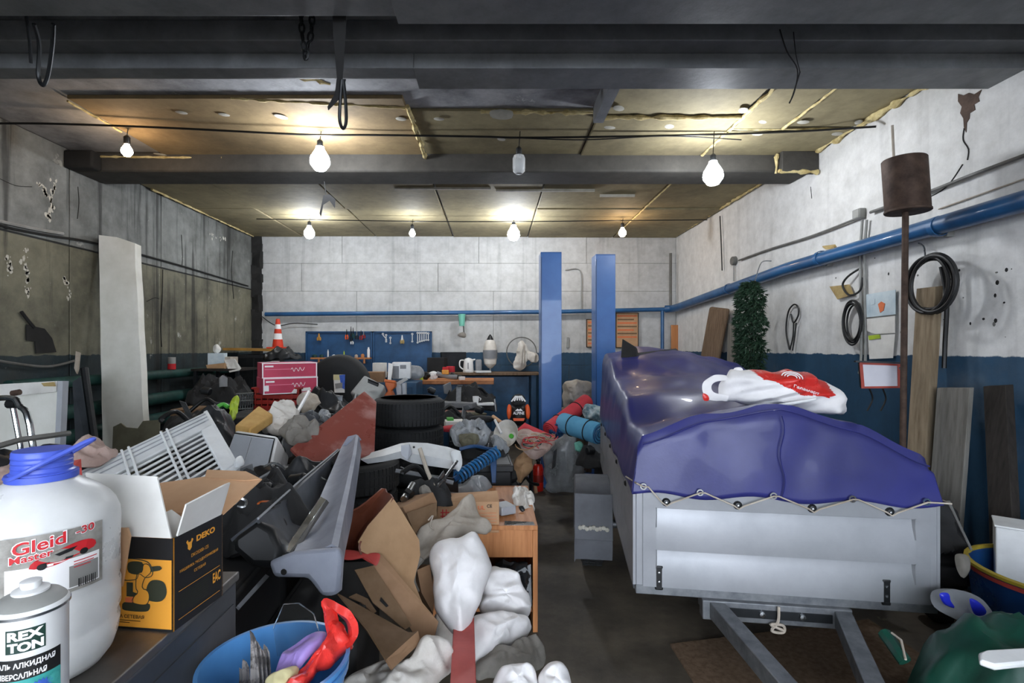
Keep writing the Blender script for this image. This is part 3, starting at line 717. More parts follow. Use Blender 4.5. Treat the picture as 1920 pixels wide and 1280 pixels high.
zig = [T(-.03, .12, .99), T(.0, -.04, 1.0), T(eyes[0][0], -.034, eyes[0][1])]
for k, a in enumerate(knobs): zig += [T(eyes[k][0] + .02, -.034, eyes[k][1]), T(eyes[k + 1][0] if k == -1 else a - .02, -.03, .917), T(a, -.03, .903), T(a + .02, -.03, .917), T(eyes[k + 1][0], -.034, eyes[k + 1][1])]
zig += [T(TW + .03, -.035, .965), T(TW + .04, .05, .96)]
M().tube(zig, .0035, 6).build('lacing_cord', 'rope', tp)
# knotted cord under the front board
M().tube(curve([T(.585, -.045, .50), T(.58, -.05, .44), T(.555, -.05, .40), T(.60, -.05, .395), T(.60, -.05, .425), T(.55, -.05, .425), T(.60, -.05, .405)], 5), .006, 6).build('knotted_cord', 'rope', label='pale knotted cord hanging under the trailer front', cat='cord')
# plastic bag and stick on the tarpaulin
bag = thing('shopping_bag', 'white and red plastic shopping bag lying on the blue tarpaulin', 'shopping bag', P(1450, 762, 2.62))
bo = [(1352, 712), (1372, 694), (1415, 696), (1480, 691), (1532, 704), (1563, 724), (1582, 750), (1584, 768), (1566, 777), (1510, 772), (1450, 765), (1390, 757), (1350, 746)]
rp = [(1405, 690), (1478, 684), (1535, 700), (1566, 740), (1552, 746), (1528, 741), (1505, 742), (1488, 731), (1470, 724), (1452, 714), (1432, 711), (1420, 702)]
bb_ = M().blob(PP(bo, 2.62), .12, back=.5, N=96, rings=26, amp=.042, scale=8, seed=3, fold=(1, 0, .2))
def inside(x, y, pg):
    c = False
    for i in range(len(pg)):
        (x0, y0), (x1, y1) = pg[i - 1], pg[i]
        if (y0 > y) != (y1 > y) and x < (x1 - x0) * (y - y0) / (y1 - y0) + x0: c = not c
    return c
whites, reds = [], []
for f_ in bb_.f:
    c_ = sum((bb_.v[i] for i in f_), V((0, 0, 0))) / len(f_)
    (reds if c_.y < 2.63 and inside(U0 + c_.x / c_.y * F, V0 - (c_.z - H) / c_.y * F, rp) else whites).append(f_)
for nm_, m_, fl_, lb_ in (('bag_body', 'sack_white', whites, None), ('red_print', 'red_bag', reds, 'red printed panel of the bag')):
    used = sorted({i for f_ in fl_ for i in f_}); mp_ = {i: k for k, i in enumerate(used)}
    M().add([bb_.v[i] for i in used], [tuple(mp_[i] for i in f_) for f_ in fl_]).build(nm_, m_, bag, label=lb_, smooth=60)
ho_, hi_ = curve(PP([(1362, 704), (1338, 703), (1317, 720), (1325, 747), (1362, 752)], 2.59), 6), curve(PP([(1366, 714), (1346, 714), (1334, 722), (1338, 735), (1366, 742)], 2.585), 6)
M().loft([[a_, a_.lerp(b_, .5) + V((0, -.008, .002)), b_] for a_, b_ in zip(ho_, hi_)], .003).disp(.003, 30).build('handle', 'sack_white', bag, smooth=60)
M().blob(PP([(1374, 700), (1377, 690), (1390, 689), (1392, 698)], 2.62), .01, amp=.004, N=14, rings=3).build('handle', 'sack_white', bag)
f = plane_fn(P(1488, 727, 2.505), (1, 0, -.32), (.1, -.05, 1))
lettering('Галамарт', 'print_white', bag, f, .13, .018, bold=.01)
f2 = plane_fn(P(1458, 707, 2.50), (1, 0, -.18), (.1, -.1, 1))
for k in range(3):
    r = .052 - k * .014
    M().tube([f2(.07 + math.cos(a_) * r, .012 + math.sin(a_) * r * .5) for a_ in [math.pi * i / 10 for i in range(11)]], .0028, 5).build('print', 'print_white', bag)
M().blob(PP([(1318, 737), (1328, 741), (1330, 750), (1320, 750)], 2.56), .008, amp=.003, N=12, rings=3).build('red_print', 'red_bag', bag)
M().tube([P(1335, 781, 2.52), P(1430, 765, 2.47), P(1529, 748, 2.42)], .008, 8).build('white_stick', 'white_plastic', label='thin white plastic stick lying on the tarpaulin front edge', cat='stick')
# grey rubber mat folded on the far end of the tarpaulin
fm = thing('car_mat', 'folded dark grey rubber car mat on the far end of the tarpaulin', 'car mat', P(1200, 700, 4.3))
M().slab(P3([(1166, 634, 4.35), (1192, 650, 4.2), (1203, 699, 4.1), (1180, 708, 4.1), (1162, 690, 4.25)]), .03).build('upright_flap', 'black_matte', fm, bevel=.01)
M().slab(P3([(1196, 660, 4.25), (1268, 652, 4.6), (1274, 658, 4.6), (1242, 678, 4.3), (1205, 703, 4.1)]), .03).build('flat_flap', 'rubber_dusty', fm, bevel=.01)
# ---------------------------------------------------------------- things against the right wall
def wb(u, v, d=0): return PX(u, v, XR - d)
def plank(name, uv_top, uv_bot_w, lab, m, t=.04, cat='plank'): pass
def leaning(name, a, b, w, t, m, label, cat='plank', foot=.25, bev=.004, nrm=(1, 0, .1)):
    """board whose top edge runs a-b near the wall; its foot stands on the floor, foot metres out from the wall"""
    a, b = V(a), V(b); dn = V((-foot, 0, 0)); q = [a, b, V((b.x, b.y, 0)) + dn + V((0, w, 0)), V((a.x, a.y, 0)) + dn + V((0, w, 0))]
    return M().slab(q, t, n=nrm).build(name, m, label=label, cat=cat, bevel=bev)
leaning('timber_plank', PX(1718, 541, 3.0), PX(1754, 537, 3.03), 0, .055, 'wood_old', 'tall weathered timber plank leaning under the black hose coil', foot=.12)
leaning('timber_plank', PX(1757, 727, 2.98), PX(1818, 727, 2.98), 0, .03, 'wood_grey', 'short wide grey board leaning beside the tall plank', 'board', foot=.1)
leaning('timber_plank', PX(1843, 724, 3.02), PX(1885, 722, 3.02), -.32, .05, 'wood_dark', 'dark sooty plank leaning on the blue wall base')
leaning('timber_plank', PX(1329, 575, 3.02), PX(1362, 579, 3.02), .35, .06, 'wood_brown', 'brown rounded plank leaning beside the fir', bev=.03)
leaning('timber_plank', P(1259, 609, 8.7), P(1275, 609, 8.7), 0, .04, 'wood_orange', 'small pale wooden board standing in the far corner', 'board', foot=0, bev=.01, nrm=(0, 1, 0))
leaning('timber_plank', PX(1364, 606, 3.06), PX(1378, 606, 3.06), .0, .03, 'wood_grey', 'narrow grey batten between brown plank and fir', 'batten', foot=.03)
# fir
fr = thing('artificial_fir', 'dark green artificial fir hanging against the white wall', 'artificial tree', (2.82, 5.65, 0))
M().tube([V((2.86, 5.6, 2.33)), V((2.83, 5.65, 1.2)), V((2.82, 5.65, .02))], .016, 8).build('trunk', 'wood_dark', fr)
rnd = random.Random(5); nb = M()
for k in range(2600):
    z = rnd.uniform(.55, 2.33); wd = .07 + .16 * min(1, (2.38 - z) / .25); wd *= (1 if z < 2.0 else 1) * (1 + .12 * math.sin(z * 21))
    a = rnd.uniform(0, 2 * math.pi); r = wd * math.sqrt(rnd.random())
    c = V((2.83 + math.cos(a) * r * .55, 5.65 + math.sin(a) * r * 1.0, z))
    c.x = min(c.x, 2.95)
    d0 = V((math.cos(a) - .3, math.sin(a), -.6)).normalized()
    for j in range(6):
        d = (d0 + V((rnd.uniform(-.9, .9), rnd.uniform(-.9, .9), rnd.uniform(-.8, .8)))).normalized() * rnd.uniform(.03, .065)
        s_ = d.cross(V((rnd.random(), rnd.random(), rnd.random()))).normalized() * .008
        e = c + d; e.x = min(e.x, 2.965)
        nb.add([c + s_, c - s_, e], [(0, 1, 2)])
nb.build('needles', 'fir', fr, kind='stuff', smooth=0)
M().tube(curve([V((2.86, 5.6, 2.32)), V((2.93, 5.6, 2.53)), V((3.04, 5.6, 2.55))], 5), .006, 6).build('hanging_wire', 'steel', fr)
# rusty drum on its pole
dr = thing('exhaust_drum', 'rusty brown steel drum on a tall pole beside the blue pipe', 'drum', (2.75, 3.42, 0))
pc = P(1692, 400, 3.42); tilt = V((-.07, 0, 1)).normalized()
c0 = P(1702, 398, 3.42)
M().lathe([(0, 0), (.12, 0), (.125, .006), (.125, .35), (.12, .356), (.118, .352), (0, .350)], c0, tilt, 32).build('drum_shell', 'rust', dr, smooth=40)
M().lathe([(.126, 0), (.13, .004), (.13, .014), (.126, .018)], c0, tilt, 32, closed=True).build('rim_seam', 'rust', dr)
M().tube([V((c0.x - .015, 3.42, c0.z + .005)), V((P(1690, 770, 3.42).x, 3.42, .0))], .019, 12).build('pole', 'rust', dr)
M().tube([P(1676, 300, 3.43), P(1673, 235, 3.43)], .008, 8).build('top_rod', 'rope', dr)
M().lathe([(0, 0), (.14, 0), (.14, .015), (.03, .02), (.02, .05)], (P(1690, 770, 3.42).x, 3.42, 0), seg=20).build('base_plate', 'rust', dr)
# junction boxes and conduits
for u, v, s, lab in ((1617, 401, .075, 'square grey junction box above the blue pipe'), (1379, 489, .10, 'round grey junction box on the white wall near the fir')):
    j = thing('junction_box', lab, 'junction box', wb(u, v, .03), 'junction boxes')
    p = wb(u, v)
    if s < .08: M().mm((XR - .055, p.y - s * .6, p.z - s * .55), (XR, p.y + s * .6, p.z + s * .55)).build('housing', 'conduit_grey', j, bevel=.006); M().mm((XR - .06, p.y - s * .5, p.z - s * .45), (XR - .055, p.y + s * .5, p.z + s * .45)).build('lid', 'conduit_grey', j)
    else: M().lathe([(.0, .05), (.05, .05), (.056, .045), (.06, 0)], (XR, p.y, p.z), (-1, 0, 0), 18).build('housing', 'cable_grey', j); M().tube([V((XR - .02, p.y, p.z - .05)), V((XR - .02, p.y, p.z - .26))], .01, 7).build('stub', 'conduit_grey', j)
for k, du in enumerate((-5, 3)):
    M().tube(curve([wb(1622 + du, 412, .03), wb(1620 + du, 440, .025), wb(1617 + du, 480, .02)] + [wb(1618 + du, 500, .02), wb(1620 + du, 660, .02), wb(1616 + du, 700, .02)], 5), .011, 8).build('conduit', 'conduit_grey', label=('outer', 'inner')[k] + ' grey conduit dropping from the square junction box', cat='conduit', group='conduits below the junction box')
# coils and hooks
def coil(name, cu, cv, ru, rv, X, n, r, m, label, cat='cable coil', seed=1):
    b = M(); c = wb(cu, cv, X); rn = random.Random(seed); Y = c.y
    for k in range(n):
        a0, b0 = ru * (1 + rn.uniform(-.12, .1)), rv * (1 + rn.uniform(-.1, .1)); oy, oz = rn.uniform(-.02, .02), rn.uniform(-.03, .03)
        tw = rn.uniform(-.25, .25)
        b.tube([c + V((k * r * 1.1 - n * r * .5, math.sin(2 * math.pi * i / 36) * a0 + oy + tw * math.cos(2 * math.pi * i / 36) * b0 * .3, math.cos(2 * math.pi * i / 36) * b0 + oz)) for i in range(36)], r, 7, closed=True)
    return b.build(name, m, label=label, cat=cat)
hz = thing('hose_coil', 'large coil of flat black hose hung under the blue pipe', 'hose coil', wb(1742, 560, .1))
for k in range(6):
    rn = random.Random(40 + k); c = wb(1742, 533, .10 + .014 * k); a0, b0 = .19 - .02 * rn.random() * k * .6, .19 + .02 * rn.uniform(-1, 1)
    c.y += rn.uniform(-.03, .03)
    M().tube([c + V((0, math.sin(2 * math.pi * i / 40) * a0, math.cos(2 * math.pi * i / 40) * b0)) for i in range(40)], .012, 8, closed=True).build('loop', 'cable_black', hz)
M().tube(curve([wb(1765, 500, .1), wb(1775, 560, .08), wb(1772, 640, .05), wb(1770, 690, .05)], 5), .014, 7).build('tail', 'cable_black', hz)
M().tube(curve([wb(1735, 482, .12), wb(1732, 462, .05), wb(1722, 455, .03)], 4), .006, 6).build('hook', 'steel', hz)
coil('cable_coil', 1598, 602, .10, .165, .05, 5, .008, 'cable_black', 'small black cable coil beside the wall calendar', seed=2)
ck = thing('tow_cable', 'looped grey tow cable hanging on the white wall', 'cable', wb(1485, 600, .05))
M().tube(curve([wb(1480, 655, .03), wb(1474, 620, .03), wb(1478, 585, .03), wb(1488, 571, .03), wb(1496, 575, .03), wb(1497, 590, .03), wb(1488, 605, .03), wb(1483, 588, .03)], 5), .008, 7).build('loop', 'cable_black', ck)
M().tube(curve([wb(1488, 605, .03), wb(1487, 630, .03), wb(1481, 656, .03)], 4), .007, 7).build('strand', 'cable_black', ck)
M().tube(curve([wb(1493, 605, .04), wb(1490, 630, .04), wb(1486, 657, .04)], 4), .007, 7).build('strand', 'cable_black', ck)
M().tube(curve([wb(1614, 502, .02), wb(1590, 518, .05), wb(1580, 535, .05), wb(1592, 553, .05), wb(1612, 545, .03), wb(1618, 520, .02)], 5), .009, 7).build('cable_loop', 'cable_black', label='loose black cable loop above the yellowed card', cat='cable')
M().slab([wb(1555, 537, .03), wb(1592, 533, .03), wb(1600, 552, .03), wb(1570, 561, .03)], .006, n=(1, 0, 0)).build('yellowed_card', 'sign_old', label='yellowed cardboard card wedged behind the wall cable', cat='card')
bs = thing('wall_bracket', 'small rusty bracket on the white wall above the blue pipe', 'bracket', wb(1555, 470, .02))
M().slab([wb(1542, 461, .05), wb(1566, 458, .0), wb(1570, 464, .0), wb(1548, 465, .05)], .012, n=(0, 0, -1)).build('shelf_plate', 'sign_old', bs)
M().tube([wb(1563, 462, .02), wb(1565, 480, .01)], .01, 6).build('stem', 'sign_old', bs)
cl = thing('wall_calendar', 'hanging wall calendar with a pictured top sheet', 'calendar', wb(1652, 610, .02))
def wsheet(name, m, pts, d, par=cl, t=.003): return M().slab([wb(u, v, d) for u, v in pts], t, n=(1, 0, 0)).build(name, m, par)
wsheet('picture_sheet', 'paper_blue', [(1624, 552), (1679, 543), (1679, 590), (1625, 596)], .02)
wsheet('month_sheet', 'white_paper', [(1625, 597), (1678, 591), (1678, 624), (1640, 626), (1625, 620)], .024)
wsheet('month_sheet', 'white_paper', [(1627, 630), (1678, 626), (1674, 671), (1630, 673)], .02)
wsheet('logo_patch', 'lime', [(1628, 629), (1649, 627), (1650, 634), (1629, 637)], .028)
wsheet('picture_patch', 'skin_orange', [(1646, 570), (1652, 565), (1659, 569), (1656, 582), (1650, 586)], .024)
wsheet('picture_patch', 'paper_blue', [(1632, 562), (1640, 560), (1640, 570), (1633, 572)], .024)
wsheet('binding', 'cable_grey', [(1624, 595), (1679, 589), (1679, 591), (1624, 597)], .028)
fd = thing('flood_lamp', 'red framed floodlight with white glass on the blue wall base', 'floodlight', P(1650, 735, 3.5))
q = [(1611, 679), (1688, 682), (1689, 727), (1615, 728)]
a = [P(u, v, 3.62 - (u - 1611) * .0009) for u, v in q]
M().slab(a, .05, n=(.45, 1, 0)).build('housing', 'black_plastic', fd, bevel=.006)
ctr = sum(a, V((0, 0, 0))) / 4; fn_ = V((-.41, -.91, 0))
for k in range(4):
    p0, p1 = a[k], a[(k + 1) % 4]; i0, i1 = ctr.lerp(p0, .84), ctr.lerp(p1, .84)
    M().slab([p0 + fn_ * .008, p1 + fn_ * .008, i1 + fn_ * .008, i0 + fn_ * .008], .01, n=-fn_).build('frame_bar', 'frame_red', fd)
M().slab([ctr.lerp(p, .86) + fn_ * .003 for p in a], .004, n=-fn_).build('glass', 'screen_white', fd)
M().slab([P(1605, 676, 3.6), P(1690, 679, 3.52), P(1690, 681, 3.52), P(1605, 679, 3.6)], .06, n=(.45, 1, 0)).build('visor', 'dark_metal', fd)
for u in (1630, 1655): M().tube(curve([P(u, 728, 3.6), P(u + 6, 748, 3.62), P(u - 4, 770, 3.62)], 4), .006, 6).build('lead', 'cable_black', fd)
M().tube([P(1688, 690, 3.5), P(1693, 690, 3.44)], .01, 6).build('pole_clamp', 'dark_metal', fd)
# ---------------------------------------------------------------- heap in the near right corner
tb = thing('plastic_tub', 'scuffed blue plastic tub with a yellow rim by the blue wall', 'tub', P(1890, 1180, 2.3))
c = V((2.72, 2.42, .18)); ax = V((-.06, -.06, 1)).normalized()
M().lathe([(0, 0), (.29, 0), (.31, .02), (.35, .36), (.358, .36), (.318, .012), (0, .012)], c, ax, 36).build('shell', 'tub_blue', tb)
M().lathe([(.348, .35), (.366, .352), (.366, .366), (.348, .37)], c, ax, 36, closed=True).build('rim', 'rim_yellow', tb, label='yellow rim')
M().lathe([(.352, .325), (.358, .325), (.36, .345), (.352, .345)], c, ax, 36, closed=True).build('band', 'red_paint', tb, label='dark red band')
M().mm((c.x - .25, c.y - .2, 0), (c.x + .22, c.y + .25, .15)).build('wooden_crate', 'wood_dark', label='dark wooden crate under the blue tub', cat='crate', bevel=.01)
wbx = thing('white_carton', 'white carton standing in the blue tub', 'carton', P(1900, 1040, 2.4))
M().box((2.78, 2.60, .50), (.34, .2, .36), RZ(-.72)).build('box_body', 'white_plastic', wbx, bevel=.006)
M().box((2.78, 2.60, .685), (.35, .21, .01), RZ(-.72)).build('lid', 'white_plastic', wbx, bevel=.003)
gs = thing('child_sled', 'grey plastic shell with royal blue inserts on the green sheet', 'plastic shell', P(1800, 1190, 2.0))
M().blob(P3([(1748, 1108, 2.05), (1790, 1104, 2.08), (1835, 1120, 2.08), (1862, 1148, 2.05), (1866, 1168, 2.0), (1838, 1190, 1.95), (1800, 1165, 1.95), (1752, 1138, 1.98)]), .03, back=.3, amp=.004, N=40, rings=6, power=6).build('shell', 'grey_plastic', gs)
for pts in ([(1762, 1113), (1778, 1112), (1781, 1124), (1790, 1140), (1770, 1132)], [(1818, 1122), (1838, 1130), (1850, 1146), (1842, 1154), (1826, 1150)]):
    M().blob(PP(pts, 1.955), .012, amp=.002, N=24, rings=5, power=4).build('insert', 'royal_blue', gs)
M().blob(P3([(1838, 1165, 1.95), (1862, 1155, 2.0), (1895, 1175, 1.98), (1888, 1192, 1.93), (1848, 1196, 1.9)]), .04, amp=.01, N=28, rings=6).build('blue_cup', 'royal_blue', gs)
gt = thing('green_sheet', 'dark green plastic sheet heaped on the floor by the drawbar', 'plastic sheet', V((1.7, 1.75, 0)))
secs = []
for i in range(41):
    row = []
    for j in range(29):
        s, t = i / 40, j / 28
        x = 1.33 + s * 1.28; y = 1.32 + t * .78
        dd = ((x - 1.97) / .63) ** 2 + ((y - 1.68) / .335) ** 2
        h = .66 * math.sqrt(max(0, 1 - dd * dd))
        h += noise.noise(V((x * 4, y * 4, 2))) * .07 - abs(noise.noise(V((x * 8, y * 3.5, 5)))) * .13 - abs(noise.noise(V((x * 5 + y * 9, y * 5, 8)))) * .09 + .05
        if i in (0, 40) or j in (0, 28): h = .004
        row.append(V((x, y, max(.004, h))))
    secs.append(row)
M().loft(secs).build('sheet', 'tarp_green', gt, smooth=50)
M().tube(curve(P3([(1658, 1187, 1.86), (1672, 1205, 1.82), (1688, 1228, 1.76), (1697, 1240, 1.74)]), 5), .022, 8).build('rolled_edge', 'tarp_green', gt)
M().tube(P3([(1672, 1186, 1.83), (1690, 1200, 1.79), (1698, 1236, 1.72)]), .004, 6).build('hem', 'rope', gt)
M().slab(P3([(1836, 1222, 1.55), (1848, 1218, 1.57), (1930, 1212, 1.59), (1940, 1222, 1.57), (1935, 1240, 1.53), (1868, 1247, 1.50), (1838, 1236, 1.51)]), .02).build('foam_offcut', 'white_plastic', label='white plastic offcut lying on the green sheet', cat='offcut', bevel=.006)
M().tube(P3([(1778, 940, 2.35), (1790, 965, 2.36), (1821, 1030, 2.36)]), [.008, .006, .006], 7).build('thin_rod', 'cable_grey', label='thin grey rod leaning from the tarpaulin corner to the blue tub', cat='rod')
M().blob(P3([(1790, 1040, 2.5), (1815, 1042, 2.5), (1816, 1070, 2.45), (1805, 1085, 2.42), (1793, 1068, 2.45)]), .03, amp=.01, N=24, rings=5).build('work_glove', 'cloth_grey', label='dusty grey work glove beside the blue tub', cat='glove')
for (u, v, Y, s, lab) in ((1735, 1000, 3.0, .2, 'dark fabric sack in the gap beside the trailer'), (1770, 1010, 4.2, .4, 'black bin bag beyond the trailer by the blue wall')):
    c = P(u, v, Y); x = min(c.x, XR - .4) + .05
    M().blob([V((x + math.cos(a_) * s * .75, Y, .36 + math.sin(a_) * .36)) for a_ in [2 * math.pi * i / 10 for i in range(10)]], .22, back=.9, amp=.08, scale=5, seed=int(u), n=(0, -1, 0)).build('dark_sack', 'black_matte', label=lab, cat='sack')
# ---------------------------------------------------------------- two-post lift
for k, (u0, u1, Y, vt, lab) in enumerate(((1014, 1053, 5.95, 474, 'taller looking blue steel lift column with open channel beside the wash stand'), (1117, 1154, 6.15, 478, 'blue steel lift column standing close to the trailer'))):
    a, b = P(u0, vt, Y), P(u1, vt, Y); x0, x1, zt = a.x, b.x, a.z; cx = (x0 + x1) / 2
    t = thing('lift_column', lab, 'lift column', (cx, Y + .1, 0), 'columns of the car lift')
    M().mm((x0, Y, 0), (x1, Y + .012, zt)).build('face_plate', 'lift_blue', t, bevel=.003)
    for x in (x0, x1 - .012): M().mm((x, Y + .012, 0), (x + .012, Y + .26, zt)).build('side_plate', 'lift_blue', t, bevel=.003)
    for x in (x0 + .012, x1 - .052): M().mm((x, Y + .248, 0), (x + .04, Y + .26, zt)).build('back_flange', 'lift_blue', t)
    M().mm((x0 - .0, Y, zt), (x1, Y + .26, zt + .012)).build('top_cap', 'lift_blue', t, bevel=.003)
    M().mm((x0 - .12, Y - .12, 0), (x1 + .12, Y + .38, .02)).build('base_plate', 'lift_blue', t, bevel=.004)
    M().mm((x0 + .03, Y - .03, .35), (x1 - .03, Y, .75)).build('carriage', 'deep_blue', t, bevel=.01)
    for i in range(4): M().lathe([(0, .03), (.016, .03), (.018, 0)], (x0 - .08 + (i % 2) * (x1 - x0 + .16), Y - .08 + (i // 2) * .4, .02), seg=8).build('anchor_bolt', 'steel', t)
    M().mm((x0 + .004, Y - .003, .1), (x0 + .012, Y, zt - .05)).build('edge_strip', 'deep_blue', t)
# ---------------------------------------------------------------- ceiling hangings
def links(name, pts, r, m, label, L=.05):
    b = thing(name, label, 'chain', pts[0]); pts = [V(p) for p in pts]; k = 0
    for p, q in zip(pts, pts[1:]):
        n = max(1, int((q - p).length / (L * .75)))
        for i in range(n):
            c = p.lerp(q, (i + .5) / n); d = (q - p).normalized(); x, y, _ = basis(d); s = x if k % 2 else y; k += 1
            M().tube([c + d * math.cos(2 * math.pi * j / 12) * L * .5 + s * math.sin(2 * math.pi * j / 12) * L * .28 for j in range(12)], r, 5, closed=True).build('link', m, b)
    return b
links('steel_chain', P3([(562, -30, 2.75), (566, 60, 2.8), (572, 112, 2.82), (584, 60, 2.8), (588, -30, 2.75)]), .006, 'dark_metal', 'looped steel chain hanging from the dark beam beside the black strap')
ch = thing('hook_chain', 'dark wire loop hanging from the beam near the grey wall', 'wire loop', P(80, 40, 2.8))
M().tube(curve(P3([(64, 45, 2.62), (74, 85, 2.7), (72, 140, 2.75), (80, 160, 2.75), (90, 140, 2.75), (98, 85, 2.7), (100, 45, 2.62)]), 5), .010, 7).build('loop', 'dark_metal', ch)
M().tube(curve(P3([(48, 20, 2.6), (56, 80, 2.7), (58, 118, 2.75)]), 5), .008, 7).build('tail', 'dark_metal', ch)
st = thing('lifting_strap', 'wide black lifting strap with a hook loop hanging from the beam', 'strap', P(637, 0, 2.6))
M().slab(P3([(622, -20, 2.55), (650, -20, 2.55), (648, 60, 2.62), (642, 150, 2.72), (632, 150, 2.72), (624, 60, 2.62)]), .006).build('webbing', 'black_matte', st)
M().slab(P3([(631, 148, 2.71), (648, 148, 2.71), (640, 180, 2.72), (615, 206, 2.74), (614, 200, 2.74), (628, 175, 2.72)]), .008).build('fold', 'black_matte', st)
M().tube(curve(P3([(641, 150, 2.7), (638, 190, 2.72), (637, 225, 2.74), (643, 241, 2.74), (649, 228, 2.74), (648, 190, 2.72), (644, 150, 2.7)]), 5), .009, 7).build('hook_loop', 'dark_metal', st)
hw = thing('beam_wire', 'thin black wire loop hanging from the beam near the foam seams', 'wire', P(1490, 60, 2.9))
M().tube(curve(P3([(1462, 55, 2.88), (1475, 95, 2.9), (1495, 130, 2.98), (1490, 170, 3.0), (1480, 193, 3.0), (1486, 180, 3.0), (1500, 135, 2.98)]), 5), .004, 6).build('loop', 'cable_black', hw)
M().tube(curve(P3([(1488, 60, 2.88), (1492, 100, 2.9), (1500, 135, 2.98)]), 5), .003, 6).build('strand', 'cable_black', hw)
fs_ = thing('fly_strip', 'dark curled fly strip hanging below the large white bulb', 'fly strip', P(612, 370, 4.9))
M().tube(P3([(608, 340, 4.9), (612, 368, 4.9)]), .004, 6).build('string', 'cable_black', fs_)
M().slab(P3([(606, 366, 4.9), (618, 364, 4.9), (629, 374, 4.92), (628, 390, 4.94), (618, 376, 4.92), (606, 384, 4.92), (602, 407, 4.92), (599, 400, 4.92), (604, 378, 4.9)]), .008).build('strip', 'black_matte', fs_)
# ---------------------------------------------------------------- blue tool boards on the back bench
bt = thing('back_bench', 'long low back bench carrying the blue tool boards', 'workbench', V((-2.0, 8.5, 0)))
M().mm((-3.35, 8.22, 1.16), (.75, 8.76, 1.2)).build('worktop', 'wood_brown', bt, bevel=.004)
for x in (-3.3, -2.0, -.6, .65):
    M().mm((x - .04, 8.25, 0), (x + .04, 8.33, 1.16)).build('leg', 'bench_blue', bt); M().mm((x - .04, 8.66, 0), (x + .04, 8.74, 1.16)).build('leg', 'bench_blue', bt)
for x in (-2.65, -1.3, .03): M().mm((x - .6, 8.3, .25), (x + .55, 8.72, 1.14)).build('cupboard', 'bench_blue', bt, bevel=.006)
def toolboard(u0, u1, v0, v1, Y, lab):
    a, b = P(u0, v0, Y), P(u1, v1, Y); t = thing('tool_board', lab, 'tool board', ((a.x + b.x) / 2, Y, b.z), 'blue tool boards')
    M().mm((a.x, Y, 1.2), (b.x, Y + .02, a.z)).build('panel', 'tool_blue', t, bevel=.002)
    for x in (a.x, b.x - .025): M().mm((x, Y - .03, 1.2), (x + .025, Y, a.z)).build('side_lip', 'tool_blue', t)
    M().mm((a.x, Y - .03, a.z - .02), (b.x, Y, a.z)).build('top_lip', 'tool_blue', t)
    return t
TY = 8.6
toolboard(574, 699, 621, 685, TY, 'blue tool board hung with pliers and screwdrivers')
toolboard(700, 810, 621, 685, TY, 'blue tool board hung with a row of bright spanners')
sh = thing('tool_shelf', 'narrow wooden shelf crowded with small tools in front of the blue tool board', 'shelf', P(640, 672, 8.52))
M().mm((P(583, 671, 8.45).x, 8.42, P(0, 673, 8.45).z), (P(694, 671, 8.45).x, 8.56, P(0, 670, 8.45).z)).build('board', 'wood_orange', sh)
for u in (598, 671, 683): M().tube([P(u, 672, 8.45), P(u, 681, 8.45)], .018, 7).build('bracket', 'wood_orange', sh)
rn = random.Random(8)
for u, hgt, m_, lab, r in ((615, .13, 'white_metal', 'slim white tube standing on the tool shelf', .012), (645, .11, 'lime', 'thin yellow tube standing on the tool shelf', .010), (691, .17, 'white_plastic', 'tall white bottle at the end of the tool shelf', .024), (590, .05, 'pipe_green', 'teal tin on the tool shelf', .04), (603, .05, 'pipe_green', 'teal lidded jar on the tool shelf', .035), (626, .05, 'white_metal', 'small steel pot on the tool shelf', .03), (634, .05, 'rust', 'rusty socket box on the tool shelf', .03), (655, .04, 'dark_metal', 'black spray nozzle on the tool shelf', .025), (668, .05, 'cloth_beige', 'pale rag ball on the tool shelf', .028), (680, .06, 'wood_orange', 'round orange tin on the tool shelf', .03)):
    p = P(u, 670, 8.49); p.z = P(0, 670, 8.45).z
    M().lathe([(0, 0), (r, 0), (r, hgt * .75), (r * .6, hgt * .85), (r * .5, hgt), (0, hgt)], p, seg=12).build('small_container', m_, label=lab, cat='container', group='small tools on the tool shelf')
def hanging_tool(u, v0, v1, m_h, m_b, lab, w=.02, group='tools hung on the blue boards', name='hand_tool'):
    t = thing(name, lab, 'hand tool', P(u, v1, 8.56), group); Y = 8.56; vm = v0 * .45 + v1 * .55
    M().tube(P3([(u - 1.2, vm, Y), (u - 2.2, (vm + v1) / 2, Y), (u - 1.6, v1, Y)]), w * .55, 6).build('handle', m_h, t)
    M().tube(P3([(u + 1.2, vm, Y), (u + 2.2, (vm + v1) / 2, Y), (u + 1.6, v1, Y)]), w * .55, 6).build('handle', m_h, t)
    M().tube(P3([(u, vm + 1, Y), (u, v0, Y)]), [w * .6, w * .25], 6).build('jaw', m_b, t)
hanging_tool(650, 617, 636, 'orange_bright', 'dark_metal', 'orange handled pliers on the blue tool board')
hanging_tool(658, 612, 640, 'black_plastic', 'dark_metal', 'long black side cutters on the blue tool board')
hanging_tool(662, 614, 634, 'pipe_green', 'dark_metal', 'green handled pliers on the blue tool board')
hanging_tool(669, 618, 636, 'black_plastic', 'steel', 'black handled tongs on the blue tool board')
hanging_tool(677, 619, 637, 'crate_red', 'dark_metal', 'dark red pliers on the blue tool board')
hanging_tool(682, 620, 634, 'crate_red', 'steel', 'small red cutters on the blue tool board')
hanging_tool(660, 634, 645, 'white_plastic', 'steel', 'short white handled clip under the black cutters')
hanging_tool(598, 625, 638, 'ply_yellow', 'ply_yellow', 'yellow clamp at the end of the blue tool board', w=.035)
hanging_tool(754, 628, 644, 'sign_old', 'white_metal', 'brass coloured clamp on the spanner board', w=.035)
